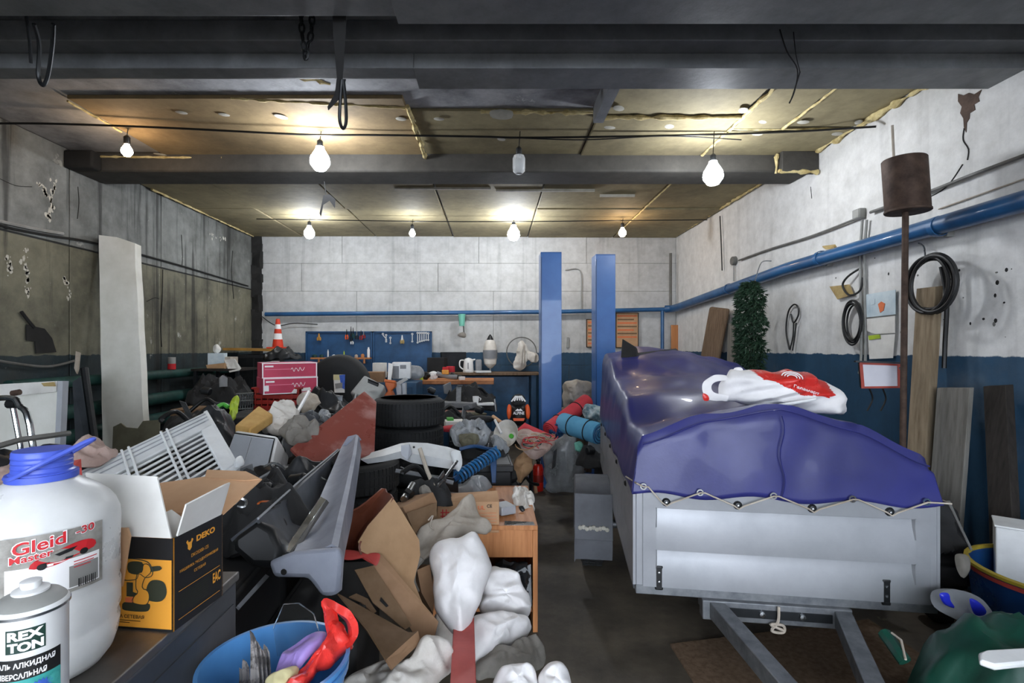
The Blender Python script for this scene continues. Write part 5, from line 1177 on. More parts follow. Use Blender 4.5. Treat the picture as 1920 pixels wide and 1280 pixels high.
# ---------------------------------------------------------------- white wire rack
gr = thing('wire_rack', 'white metal wire rack tilted on the heap', 'rack', P(300, 900, 2.0))
A, B, Cc = P(146, 884, 1.85), P(386, 771, 2.45), P(441, 866, 2.15); ds = B - A; dt = Cc - B; nn = ds.cross(dt).normalized()
if nn.y > 0: nn = -nn
def G(s, t, o=0): return A + ds * s + dt * t + nn * o
def gbar(s0, t0, s1, t1, th=.02): return M().slab([G(s0, t0), G(s1, t0), G(s1, t1), G(s0, t1)], th, n=-nn)
gbar(0, 0, 1, .27).build('top_rail', 'white_metal', gr, bevel=.005); gbar(0, 1.02, 1, 1.1).build('bottom_rail', 'white_metal', gr, bevel=.005)
gbar(.88, .27, 1, 1.02).build('end_rail', 'white_metal', gr, bevel=.005); gbar(0, .27, .05, 1.02).build('end_rail', 'white_metal', gr, bevel=.005)
for k in range(10): M().tube([G(.04, .31 + k * .075, -.01), G(.89, .31 + k * .075, -.01)], .0055, 6).build('wire', 'white_metal', gr)
for s in (.28, .33, .58, .63): M().tube([G(s, .0, .004), G(s, 1.08, .004)], .005, 6).build('cross_wire', 'white_metal', gr)
for k in (.05, .11, .17): M().tube([G(.02, k, .003), G(.98, k, .003)], .0025, 5).build('rail_groove', 'grey_panel', gr)
gbar(.98, -.02, 1.02, 1.1, .05).build('side_lip', 'white_metal', gr, bevel=.004)
M().blob([G(.99, 1.0, .01), G(1.06, 1.02, .01), G(1.04, 1.12, .01), G(.96, 1.1, .01)], .02, amp=.01, N=18, rings=4).build('corner_foot', 'white_metal', gr)
# cloth and pink things behind the jug
M().blob(P3([(95, 868, 1.9), (130, 845, 2.0), (175, 824, 2.1), (215, 842, 2.05), (225, 850, 2.0), (190, 870, 1.9), (150, 876, 1.85)]), .06, amp=.03, scale=10, seed=2).build('beige_rag', 'cloth_pink', label='crumpled beige rag behind the jug and the wire rack', cat='rag')
M().slab(P3([(124, 866, 1.75), (152, 860, 1.8), (153, 876, 1.72), (128, 884, 1.7)]), .05).build('pink_packet', 'red_paint', label='dusty red packet behind the blue jug cap', cat='packet')
M().blob(P3([(-20, 890, 1.5), (20, 870, 1.6), (40, 880, 1.6), (20, 910, 1.45), (-20, 915, 1.4)]), .03, amp=.02, scale=10, seed=4).build('pink_rag', 'cloth_pink', label='pink rag left of the blue jug cap', cat='rag')
for k, (v0, v1) in enumerate(((818, 838), (850, 866))):
    M().tube(P3([(-30, v1 + 6, 1.95), (40, v0 + 6, 2.1), (130, v0 - 6, 2.3)]), .012, 7).build('wooden_rod', 'wood_brown' if k else 'cable_grey', label=('grey plastic lath', 'brown wooden lath')[k] + ' lying below the chrome tube frame', cat='lath')
# ---------------------------------------------------------------- camping fridge, foam, cloths
fg = thing('camping_fridge', 'white camping fridge with a two panel grey front', 'camping fridge', P(465, 890, 2.85))
q = P3([(440, 804, 2.85), (521, 816, 2.85), (503, 898, 2.7), (410, 886, 2.7)])
M().slab(q, .28).build('body', 'white_plastic', fg, bevel=.02)
c = sum(q, V((0, 0, 0))) / 4; nn2 = newell(q); nn2 = -nn2 if nn2.dot(c - V((0, 0, H))) > 0 else nn2
def fq(s, t): return q[0].lerp(q[1], s).lerp(q[3].lerp(q[2], s), t) + nn2 * .006
for s0, s1 in ((.05, .44), (.455, .93)): M().slab([fq(s0, .13), fq(s1, .13), fq(s1, .97), fq(s0, .97)], .008).build('front_panel', 'grey_panel', fg)
M().tube([fq(.03, .1), fq(.95, .1), fq(.955, .95)], .004, 6).build('door_seal', 'black_plastic', fg)
M().slab(P3([(440, 797, 2.98), (469, 803, 2.94), (512, 776, 3.2), (485, 759, 3.25)]), .06, n=(0, 0, -1)).build('foam_block', 'foam_beige', label='beige foam block lying on the camping fridge', cat='foam block', bevel=.01)
M().blob(P3([(490, 800, 3.3), (497, 778, 3.35), (520, 760, 3.4), (548, 757, 3.4), (560, 775, 3.35), (545, 795, 3.25), (525, 812, 3.2), (505, 812, 3.2)]), .10, back=.8, amp=.06, scale=9, seed=7).build('crumpled_cloth', 'cloth_white', label='crumpled pale cloth beside the foam block', cat='cloth')
M().blob(P3([(528, 822, 3.1), (535, 798, 3.2), (560, 784, 3.25), (590, 790, 3.2), (600, 800, 3.15), (590, 820, 3.1), (560, 828, 3.0)]), .08, back=.8, amp=.05, scale=9, seed=8).build('crumpled_cloth', 'cloth_grey', label='folded grey canvas under the maroon board edge', cat='cloth')
M().blob(P3([(560, 745, 3.9), (590, 742, 4.0), (602, 756, 3.9), (585, 768, 3.8), (565, 770, 3.8)]), .06, back=.6, amp=.03, scale=9, seed=9).build('crumpled_cloth', 'cloth_beige', label='beige rag between the red crate and the jacket', cat='cloth')
M().tube(P3([(551, 785, 3.3), (579, 734, 3.6)]), .012, 7).build('white_lath', 'white_plastic', label='white plastic lath standing in the pale cloth', cat='lath')
M().blob(P3([(600, 770, 3.7), (612, 768, 3.7), (622, 780, 3.65), (612, 792, 3.6), (600, 788, 3.6)]), .04, amp=.03, scale=14, seed=3).build('silver_bag', 'film_grey', label='crumpled silver foil bag in the black clothes', cat='foil bag')
# red crate with pink cartons
CY = 4.55
rc = thing('red_crate', 'red plastic crate carrying two pink cartons', 'crate', P(520, 765, CY))
x0, x1, z0, z1 = P(474, 0, CY).x, P(564, 0, CY).x, P(0, 768, CY).z, P(0, 726, CY).z
for (a0, a1, b0, b1) in ((x0, x1, CY, CY + .012), (x0, x1, CY + .3, CY + .312), (x0, x0 + .012, CY, CY + .31), (x1 - .012, x1, CY, CY + .31)):
    for k in range(4):
        zz = z0 + (z1 - z0) * k / 4; M().mm((a0, b0, zz), (a1, b1, zz + (z1 - z0) / 4 * .72)).build('slat', 'crate_red', rc)
for k in range(8): M().mm((x0 + (x1 - x0) * (k + .4) / 8, CY - .004, z0), (x0 + (x1 - x0) * (k + .6) / 8, CY + .016, z1)).build('post', 'crate_red', rc)
M().mm((x0, CY, z0 - .01), (x1, CY + .31, z0)).build('floor_plate', 'crate_red', rc)
M().mm((x0 - .01, CY - .008, z1 - .015), (x1 + .01, CY + .32, z1)).build('rim', 'crate_red', rc)
for k, (uv, lab) in enumerate((([(463, 712), (487, 742), (575, 726), (575, 700)], 'lower pink carton resting in the red crate'), ([(466, 690), (482, 712), (574, 702), (574, 678)], 'upper pink carton with an open white flap'))):
    t = thing('pink_carton', lab, 'carton', P(520, 740 - k * 32, CY), 'two pink cartons')
    zc0, zc1 = P(0, 738 - k * 30, CY - .05).z, P(0, 708 - k * 28, CY - .05).z
    xa, xb = P(485, 0, CY - .05).x, P(575, 0, CY - .05).x; ya = CY - .05; R = RZ(.60 - k * .05); cc = V(((xa + xb) / 2 - .02, ya + .15, (zc0 + zc1) / 2)); sz = V((xb - xa + .04, .3, zc1 - zc0))
    M().box(cc, sz, R).build('body', 'pink_box', t, bevel=.004)
    def cf(x, y, z, cc=cc, sz=sz, R=R): return cc + R @ V((x * sz.x / 2, y * sz.y / 2, z * sz.z / 2))
    M().slab([cf(-1, -1, 1.02), cf(1, -1, 1.02), cf(1, 1, 1.02), cf(-1, 1, 1.02)], .002, n=(0, 0, -1)).build('top_print', 'pink_light', t)
    for z in (-.94, .94): M().slab([cf(-1, -1.012, z - .05), cf(1, -1.012, z - .05), cf(1, -1.012, z + .05), cf(-1, -1.012, z + .05)], .002).build('edge_stripe', 'print_white', t)
    for x in (-.97, .97): M().slab([cf(x - .02, -1.012, -1), cf(x + .02, -1.012, -1), cf(x + .02, -1.012, 1), cf(x - .02, -1.012, 1)], .002).build('edge_stripe', 'print_white', t)
    M().slab([cf(-.9, -1.014, .12), cf(.0, -1.014, .12), cf(.0, -1.014, .18), cf(-.9, -1.014, .18)], .002).build('print_line', 'pink_light', t)
    M().slab([cf(-.9, -1.014, .45), cf(-.6, -1.014, .45), cf(-.6, -1.014, .65), cf(-.9, -1.014, .65)], .002).build('print_mark', 'print_white', t)
    M().tube(curve([cf(.02 + i * .055, -1.016, .1 + .28 * math.sin(i * 2.3)) for i in range(10)], 4), .0022, 5).build('script_print', 'print_white', t)
    if k: M().slab([cf(-1, -.6, 1.05), cf(-.55, -.95, 1.25), cf(-.3, -.2, 1.2), cf(-.7, .2, 1.1)], .004, n=(0, 0, -1)).build('flap', 'white_paper', t)
    else:
        M().slab([cf(.0, -1.03, -.9), cf(.75, -1.03, -.7), cf(.7, -1.03, -.3), cf(.1, -1.03, -.45)], .003).build('torn_label', 'white_paper', t)
        M().slab([cf(-.95, -1.02, -.6), cf(-.80, -1.02, -.6), cf(-.80, -1.02, .1), cf(-.95, -1.02, .1)], .003).build('label', 'print_white', t)
# lime vest, green strap, wire basket
M().blob(P3([(430, 775, 3.9), (432, 752, 4.0), (444, 741, 4.0), (448, 752, 4.0), (444, 778, 3.9), (436, 790, 3.8)]), .03, amp=.02, scale=12).build('safety_vest', 'lime', label='lime yellow safety vest piece near the red crate', cat='vest')
M().tube(curve(P3([(388, 772, 3.2), (405, 764, 3.25), (418, 758, 3.3), (428, 763, 3.3)]), 4), .014, 7).build('green_strap', 'green_bright', label='bright green strap end above the wire rack', cat='strap')
wk2 = thing('wire_basket', 'grey wire basket beside the red crate', 'basket', P(460, 770, 4.3))
for k in range(7): M().tube(P3([(444 + k * 5, 738, 4.3), (446 + k * 4.6, 768, 4.3)]), .005, 5).build('wire', 'steel', wk2)
for v in (738, 752, 767): M().tube(P3([(443, v, 4.29), (475, v - 2, 4.29)]), .005, 5).build('wire', 'steel', wk2)
# covered wheel
cw = thing('covered_wheel', 'upright spare wheel in a black cover with a paper sticker', 'covered wheel', P(632, 775, 5.75))
c = P(632, 724, 5.62); M().lathe([(0, -.02), (.22, -.03), (.30, -.015), (.33, .03), (.335, .1), (.33, .18), (.28, .22), (0, .23)], c, (0, 1, .12), 36).build('cover', 'rubber', cw, smooth=50)
M().tube([c + V((math.cos(2 * math.pi * i / 36) * .31, -.006 - .12 * math.sin(2 * math.pi * i / 36) * .31 * -1, math.sin(2 * math.pi * i / 36) * .31)) for i in range(36)], .008, 6, closed=True).build('seam', 'black_matte', cw)
M().slab(PP([(625, 703), (646, 702), (646, 736), (627, 736)], 5.55), .01).build('sticker', 'white_paper', cw)
M().slab(PP([(625, 702), (640, 702), (640, 712), (625, 712)], 5.545), .004).build('sticker_print', 'pale_yellow', cw)
M().slab(PP([(636, 703), (647, 702), (646, 730), (640, 726)], 5.543), .004).build('sticker_print', 'print_blue', cw)
M().slab(PP([(628, 719), (642, 717), (642, 726), (629, 728)], 5.541), .004).build('sticker_print', 'print_grey', cw)
# grey case, orange bracket, grey stand
gc = thing('plastic_case', 'tilted grey plastic tool case with a handle slot', 'tool case', P(690, 750, 4.9))
q = P3([(655, 736, 4.85), (683, 702, 4.95), (722, 722, 4.9), (703, 754, 4.8)])
M().slab(q, .14).build('shell', 'grey_case', gc, bevel=.02)
M().slab(PP([(690, 712), (710, 720), (708, 725), (689, 717)], 4.83), .02).build('handle_slot', 'black_plastic', gc, bevel=.004)
M().tube(PP([(690, 711), (710, 719)], 4.82), .008, 6).build('handle', 'black_plastic', gc)
ob_ = thing('orange_bracket', 'bent orange metal bracket beside the grey case', 'bracket', P(730, 748, 5.0))
M().slab(PP([(721, 713), (741, 716), (740, 727), (733, 732), (738, 742), (722, 746), (718, 742), (727, 733), (722, 722)], 5.0), .10).build('plate', 'orange', ob_, bevel=.01)
M().tube(PP([(721, 713), (741, 716)], 4.98), .014, 7).build('lip', 'orange', ob_)
gst = thing('grey_stand', 'folded grey metal stand behind the tyre stack', 'stand', P(752, 745, 5.1))
M().slab(PP([(742, 720), (752, 722), (752, 748), (745, 748)], 5.1), .06).build('leg', 'grey_panel', gst); M().slab(PP([(754, 719), (761, 717), (761, 748), (755, 748)], 5.15), .06).build('leg', 'grey_panel', gst)
M().slab(PP([(741, 718), (759, 708), (764, 712), (748, 722)], 5.08), .05).build('top_plate', 'grey_case', gst)
M().mm((P(738, 0, 5.1).x, 5.0, 0), (P(768, 0, 5.1).x, 5.35, P(0, 748, 5.1).z)).build('machine_block', 'dark_metal', label='dark machine block under the grey metal stand', cat='machine', bevel=.01)
# maroon board
mb = M().slab(P3([(683, 733, 3.75), (706, 753, 3.72), (702, 850, 3.2), (580, 876, 2.88), (545, 840, 2.95)]), .018).build('maroon_board', 'board_maroon', label='maroon board with a painted pale sheen tilted against the tyre stack', cat='board', bevel=.002)
# tyres
def tyre(u, Y, z, R, w, lab, m_='rubber', grp='tyres in stacks'):
    c = V((P(u, 0, Y).x, Y, z + w / 2)); t = thing('car_tyre', lab, 'tyre', c - V((0, 0, w / 2)), grp)
    M().lathe(tyre_prof(R, w, R * .62), c, (0, 0, 1), 48, closed=True).build('casing', m_, t, smooth=55)
    tread(M(), c, (0, 0, 1), R - .002, w * .9, 60).build('tread_blocks', m_, t)
    for s in (-1, 1): M().lathe([(R * .78, 0), (R * .80, .004 * s), (R * .82, 0)], c + V((0, 0, s * w * .5)), (0, 0, 1), 40).build('sidewall_ring', m_, t)
    return t
names = ('bottom', 'second', 'middle', 'fourth', 'topmost')
for k in range(5): tyre(766 + (2, -1, 3, -2, 0)[k], 4.4 + .01 * (k % 2), k * .235, .305, .235, names[k] + ' tyre of the tall black tyre stack beside the maroon board')
for k in range(4): tyre(664 + (0, 4, -3, 0)[k], 3.62, k * .203, .31, .203, ('bottom', 'second', 'third', 'topmost')[k] + ' tyre of the dusty tyre stack behind the car bumper', 'rubber_dusty')
# silver bumper and its bracing
sb = thing('silver_bumper', 'dented silver car bumper lying across dark boxes', 'car bumper', P(770, 880, 3.2))
top = [(676, 857, 3.2), (716, 846, 3.2), (752, 834, 3.2), (768, 832, 3.2), (800, 833, 3.25), (838, 840, 3.3), (862, 848, 3.35)]
mid = [(678, 862, 3.12), (718, 855, 3.12), (752, 846, 3.12), (770, 850, 3.1), (800, 855, 3.15), (838, 862, 3.2), (858, 866, 3.25)]
low = [(690, 866, 3.15), (720, 862, 3.15), (752, 856, 3.15), (770, 864, 3.14), (800, 870, 3.18), (838, 876, 3.22), (856, 878, 3.27)]
M().loft([P3([a, b, c]) for a, b, c in zip(top, mid, low)], .012).build('bumper_skin', 'white_metal', sb, smooth=30)
M().slab(P3([(752, 835, 3.09), (768, 833, 3.09), (772, 850, 3.06), (764, 862, 3.06), (752, 852, 3.07)]), .01).build('joint_clip', 'grey_panel', sb)
M().lathe([(0, .004), (.006, .004), (.007, 0)], P(776, 838, 3.15), (0, -1, 0), 8).build('bolt_hole', 'soot', sb)
M().blob(P3([(845, 848, 3.2), (862, 845, 3.2), (865, 868, 3.18), (860, 885, 3.15), (852, 872, 3.17)]), .03, amp=.02, N=20, rings=4).build('end_bracket', 'white_metal', sb)
M().loft([P3([(a, b + 18, c + .1), (a, b + 44, c + .1)]) for a, b, c in low[2:]], .02).build('inner_beam', 'black_plastic', sb)
M().tube(P3([(742, 882, 3.2), (800, 892, 3.2), (850, 905, 3.2)]), .014, 7).build('cross_bar', 'grey_plastic', sb)
M().tube(P3([(787, 840, 3.06), (800, 880, 3.02), (816, 918, 2.95)]), .012, 8).build('steel_rod', 'rope', label='pale steel rod standing against the silver bumper', cat='rod')
M().tube(P3([(857, 864, 3.15), (838, 890, 3.05), (818, 914, 2.97)]), .009, 8).build('steel_rod', 'steel', label='thin bright rod slanting from the bumper end', cat='rod')
cl2 = thing('cable_reel', 'silver tube bound with dark mesh in front of the tyres', 'tube', P(768, 930, 2.8))
M().tube(P3([(774, 908, 2.9), (757, 936, 2.75)]), .02, 10).build('tube_body', 'steel', cl2)
for k in range(5): M().tube(P3([(762 - k * 2, 922 + k * 4, 2.8), (772 - k * 2, 928 + k * 4, 2.78)]), .024, 6).build('mesh_band', 'black_plastic', cl2)
M().blob(P3([(785, 918, 2.9), (795, 910, 2.9), (806, 914, 2.9), (808, 928, 2.85), (792, 930, 2.85)]), .05, amp=.02, scale=12).build('grey_glove', 'cloth_grey', label='grey glove beside the bound silver tube', cat='glove')
# blue coil hose and frame
hs = thing('coiled_hose', 'blue spiral air hose stretched over the dark bundles', 'air hose', P(890, 900, 3.4))
a, b = P(856, 896, 3.35), P(934, 846, 3.6); d = b - a; x, y, z = basis(d)
M().tube([a + d * (i / 260) + (x * math.cos(i * .33) + y * math.sin(i * .33)) * .036 for i in range(261)], .0085, 6).build('spiral', 'hose_blue', hs)
M().tube([a - d * .06, a + d * .04], .018, 8).build('end_fitting', 'deep_blue', hs)
bf = thing('hose_rack', 'dark blue steel rack beside the coiled hose', 'rack', P(925, 900, 3.7))
M().slab(P3([(917, 838, 3.75), (932, 838, 3.75), (930, 905, 3.65), (922, 905, 3.65)]), .05).build('post', 'deep_blue', bf, bevel=.004)
M().tube(curve(P3([(862, 842, 3.8), (890, 836, 3.8), (918, 842, 3.75)]), 4), .014, 7).build('top_rail', 'deep_blue', bf)
M().tube(P3([(858, 846, 3.8), (852, 905, 3.6)]), .016, 7).build('leg', 'deep_blue', bf)
# film wrapped things, mug, brush
M().blob(P3([(842, 810, 4.2), (860, 798, 4.3), (905, 795, 4.3), (918, 812, 4.2), (905, 835, 4.1), (870, 842, 4.1), (850, 832, 4.1)]), .10, amp=.06, scale=9, seed=5).build('wrapped_bundle', 'film_grey', label='bundle wrapped in clear grey film behind the silver bumper', cat='bundle')
M().blob(P3([(862, 815, 4.0), (885, 812, 4.0), (900, 822, 4.0), (885, 838, 3.95), (866, 836, 3.95)]), .05, amp=.03, scale=12, seed=6).build('olive_pouch', 'olive_card', label='olive pouch inside the film wrapped bundle', cat='pouch')
M().blob(P3([(918, 828, 4.4), (928, 818, 4.4), (950, 822, 4.4), (955, 840, 4.3), (940, 858, 4.2), (922, 850, 4.3)]), .07, amp=.05, scale=12, seed=7).build('clear_bag', 'film_grey', label='crumpled clear bag below the white lampshade', cat='plastic bag')
pk = thing('pink_packet', 'white packet with a pink edge on top of the dark box beside the tyres', 'packet', P(850, 808, 4.8))
p = P(850, 804, 4.85); M().box((p.x, 4.95, p.z + .03), (.18, .16, .08), RZ(.2)).build('carton', 'white_paper', pk, bevel=.006)
M().blob(P3([(829, 800, 4.78), (850, 797, 4.78), (868, 798, 4.78), (866, 806, 4.74), (845, 810, 4.74), (830, 808, 4.74)]), .03, amp=.01, N=24, rings=5).build('pink_edge', 'mat_red', pk)
M().box((p.x - .04, 4.95, p.z + .08), (.06, .1, .025), RZ(.2)).build('green_lid', 'green_bright', pk)
for u, v, Y, sz, m_, lab, kd_ in ((860, 758, 6.0, (.42, .2, .06), 'grey_plastic', 'grey tool tray on the far side of the tyre stack', 'box'), (855, 775, 5.6, (.4, .2, .05), 'trim_brown', 'dark brown folded cloth beside the tyre stack', 'box'), (888, 778, 5.3, (.3, .2, .07), 'olive_card', 'yellow green folded cloth near the packets', 'blob'), (905, 785, 5.0, (.24, .15, .08), 'black_matte', 'black patterned glove pair near the brush', 'blob'), (910, 757, 6.0, (.2, .1, .03), 'white_plastic', 'white plastic parts strip under the workbench', 'box')):
    clutter('bench_item', u, v, Y, sz, m_, lab, cat='item', kind=kd_)
mg = thing('white_mug', 'white mug standing under the workbench edge', 'mug', P(892, 758, 6.0)); p = P(892, 757, 6.0)
M().lathe([(0, 0), (.035, 0), (.037, .09), (.033, .09), (.031, .01), (0, .01)], p, seg=18).build('body', 'white_plastic', mg); M().tube(curve([p + V((.035, 0, .075)), p + V((.06, 0, .06)), p + V((.036, 0, .025))], 4), .006, 6).build('handle', 'white_plastic', mg)
br_ = thing('paint_brush', 'long handled brush with a wooden grip lying over the bundles', 'brush', P(930, 800, 4.8))
M().tube(P3([(924, 780, 4.85), (942, 793, 4.75)]), .016, 8).build('grip', 'card_light', br_); M().tube(P3([(928, 787, 4.75), (940, 812, 4.6)]), .012, 7).build('ferrule', 'white_plastic', br_)
# motorcycle armour hanging by the lift
mo = thing('motocross_vest', 'black and orange motocross body armour standing before the blue column', 'body armour', P(972, 805, 5.4))
M().blob(PP([(957, 772), (960, 760), (972, 757), (984, 760), (988, 772), (985, 792), (972, 798), (960, 792)], 5.3), .09, back=.8, amp=.01, N=30, rings=7).build('chest', 'black_plastic', mo)
M().blob(PP([(958, 752), (962, 742), (972, 738), (982, 742), (986, 752), (984, 760), (972, 762), (960, 760)], 5.32), .07, back=.8, amp=.01, N=30, rings=6).build('collar', 'black_matte', mo)
for k in range(6): M().tube(PP([(972 + (k - 2.5) * 2, 742), (972 + (k - 2.5) * 5.2, 750 + abs(k - 2.5))], 5.24), .008, 5).build('white_stripe', 'print_white', mo)
for s in (-1, 1): M().blob(PP([(972 + s * 13, 762), (972 + s * 19, 758), (972 + s * 22, 772), (972 + s * 19, 786), (972 + s * 14, 780)], 5.28), .03, amp=.004, N=18, rings=4).build('shoulder_strap', 'orange_bright', mo)
M().slab(PP([(962, 784), (984, 784), (982, 789), (963, 789)], 5.20), .01).build('orange_band', 'orange_bright', mo)
M().blob(PP([(960, 792), (984, 792), (984, 812), (962, 812)], 5.34), .05, back=.8, amp=.01, N=20, rings=4).build('waist_belt', 'black_plastic', mo)
lettering('ALPINE', 'print_white', mo, plane_fn(P(962, 777, 5.195), (1, 0, 0), (0, 0, 1)), .115, .03, bold=.015)
poly(plane_fn(P(962, 770, 5.195), (1, 0, 0), (0, 0, 1)), [(.02, 0), (.045, .022), (.06, .012), (.075, .024), (.1, 0)], 'print_white', mo)
sl = thing('leather_stool', 'dark stool carrying the motocross body armour', 'stool', V((P(972, 0, 5.4).x, 5.4, 0)))
q = sl.location; zt2 = P(0, 812, 5.36).z
M().box((q.x, 5.42, zt2 - .03), (.3, .3, .06)).build('seat', 'black_matte', sl, bevel=.01)
for sx in (-1, 1):
    for sy in (-1, 1): M().tube([V((q.x + sx * .12, 5.42 + sy * .12, zt2 - .05)), V((q.x + sx * .14, 5.42 + sy * .14, 0))], .014, 7).build('leg', 'dark_metal', sl)
# lampshade, net crate with cables, paper bag, canister, film bag
lp = P(952, 823, 4.8); ls2 = thing('lampshade', 'cream conical lampshade tipped on its side', 'lampshade', lp)
M().lathe([(.045, 0), (.13, .12), (.127, .12), (.043, .004)], P(960, 818, 4.75), (-.5, -.75, .35), 24).build('shade', 'cloth_white', ls2)
M().lathe([(0, -.01), (.022, -.01), (.022, .02), (0, .02)], P(960, 818, 4.75), (-.5, -.75, .35), 16).build('socket', 'green_bright', ls2)
nc = thing('net_bag', 'pink net bag full of tangled cables', 'net bag', P(1005, 845, 4.9))
M().slab(P3([(968, 806, 4.95), (984, 792, 5.0), (994, 797, 5.0), (1042, 818, 4.95), (1038, 822, 4.9), (988, 806, 4.9)]), .02).build('flap', 'mat_red', nc)
M().blob(P3([(968, 812, 4.85), (990, 805, 4.85), (1030, 820, 4.85), (1042, 825, 4.85), (1028, 845, 4.75), (1000, 862, 4.7), (975, 838, 4.75)]), .08, back=.8, amp=.03, scale=10).build('bag', 'cloth_pink', nc)
rn = random.Random(9)
for k in range(16):
    c_ = P(980 + rn.uniform(0, 46), 816 + rn.uniform(0, 22), 4.70 + rn.uniform(-.03, .02)); r_ = rn.uniform(.05, .1); fl_ = rn.uniform(.3, .6); a0 = rn.uniform(0, 6.28); sp_ = rn.uniform(2.5, 5.5)
    M().tube([c_ + V((math.cos(a0 + sp_ * i / 20) * r_, math.sin(i * .9) * .008, math.sin(a0 + sp_ * i / 20) * r_ * fl_)) for i in range(21)], .005, 6).build('cable', ('red_paint', 'pipe_green', 'rope', 'mat_red', 'card_tan')[k % 5], nc)
M().blob(P3([(955, 880, 4.7), (968, 858, 4.75), (985, 842, 4.8), (1000, 858, 4.75), (998, 882, 4.7), (975, 906, 4.6), (962, 892, 4.65)]), .09, back=.7, amp=.03, scale=8, seed=4, smooth=False).build('paper_bag', 'card_tan', label='crumpled brown paper bag in front of the net bag', cat='paper bag')
ex = thing('red_cylinder', 'orange red gas cylinder standing by the brown paper bag', 'gas cylinder', P(1010, 916, 5.7)); p = V((P(1009, 0, 5.75).x, 5.75, 0))
M().lathe([(0, 0), (.055, 0), (.06, .012), (.06, .25), (.045, .29), (.02, .30)], p, seg=24).build('tank', 'red_gloss', ex)
M().lathe([(.02, .30), (.02, .33), (.03, .335), (.03, .36), (0, .36)], p, seg=12).build('valve', 'dark_metal', ex)
M().lathe([(.0605, .10), (.0612, .10), (.0612, .18), (.0605, .18)], p, seg=24, closed=True).build('band', 'crate_red', ex)
M().tube(P3([(1003, 905, 5.6), (1005, 924, 5.55)]), .02, 7).build('wood_peg', 'card_light', label='short wooden peg at the foot of the gas cylinder', cat='peg')
fb = thing('film_bag', 'big grey plastic rubbish bag with gathered ears on the floor', 'plastic bag', V((P(1055, 0, 5.5).x, 5.5, 0)))
M().blob(P3([(1024, 918, 5.6), (1022, 880, 5.6), (1020, 852, 5.6), (1032, 828, 5.6), (1050, 812, 5.6), (1068, 802, 5.6), (1078, 818, 5.6), (1088, 850, 5.6), (1094, 885, 5.6), (1092, 918, 5.6), (1060, 924, 5.6)]), .16, back=.8, amp=.08, scale=6, seed=8, fold=(0, 0, 1), N=50, rings=13).build('bag_body', 'film_grey', fb)
M().blob(P3([(1062, 815, 5.55), (1060, 796, 5.5), (1066, 784, 5.5), (1074, 788, 5.5), (1073, 812, 5.5)]), .03, amp=.02, scale=14, N=20, rings=5).build('ear', 'film_grey', fb)
M().blob(P3([(1030, 812, 5.3), (1036, 796, 5.3), (1052, 790, 5.3), (1060, 800, 5.3), (1055, 816, 5.3), (1040, 822, 5.3)]), .06, amp=.03, scale=12).build('blue_bundle', 'deep_blue', label='small blue quilted bundle between the mats and the film bag', cat='bundle')
M().blob(P3([(1076, 832, 5.2), (1086, 826, 5.2), (1094, 834, 5.2), (1090, 846, 5.2), (1080, 846, 5.2)]), .03, amp=.02, scale=14, N=18, rings=4).build('mint_rag', 'mint', label='mint green rag at the edge of the film bag', cat='rag')
def roll(name, a, b, R, m_, lab, turns=3):
    t = thing(name, lab, 'rolled mat', (a + b) / 2 - V((0, 0, R)), 'rolled camping mats'); d = b - a; x, y, z = basis(d)
    M().tube([a, a + d * .02, a + d * .98, b], [R * .97, R, R, R * .97], 24).build('roll', m_, t)
    n = 60; pts = [b + z * .006 + (x * math.cos(i * turns * 2 * math.pi / n) + y * math.sin(i * turns * 2 * math.pi / n)) * R * (.15 + .8 * i / n) for i in range(n + 1)]
    M().tube(pts, .006, 5).build('spiral_end', 'deep_blue' if 'blue' in m_ else m_, t)
    for s in (.3, .75): M().tube([a + d * s + (x * math.cos(2 * math.pi * i / 24) + y * math.sin(2 * math.pi * i / 24)) * (R + .003) for i in range(24)], .006, 5, closed=True).build('strap', 'black_matte', t)
    return t
roll('rolled_mat', P(1100, 752, 5.75), P(1030, 806, 5.3), .085, 'mat_red', 'red rolled camping mat leaning by the blue column')
roll('rolled_mat', P(1055, 792, 5.35), P(1124, 813, 4.95), .105, 'mat_blue', 'light blue rolled camping mat in front of the red one')
M().blob(P3([(1092, 765, 5.5), (1105, 758, 5.5), (1140, 768, 5.4), (1142, 796, 5.3), (1120, 790, 5.4), (1098, 784, 5.45)]), .09, back=.8, amp=.03, scale=9).build('camouflage_roll', 'camo', label='camouflage patterned bundle above the blue mat', cat='bundle')
M().blob(P3([(1055, 728, 6.6), (1060, 715, 6.6), (1085, 712, 6.6), (1110, 720, 6.6), (1112, 762, 6.6), (1080, 770, 6.6), (1058, 764, 6.6)]), .12, back=.8, amp=.03, scale=9).build('floral_bag', 'cloth_beige', label='beige patterned bag standing between the lift columns', cat='bag')
M().mm((P(1052, 0, 6.7).x, 6.5, 0), (P(1112, 0, 6.7).x, 6.9, P(0, 768, 6.6).z)).build('wooden_chest', 'wood_brown', label='brown wooden chest under the beige patterned bag', cat='chest', bevel=.01)
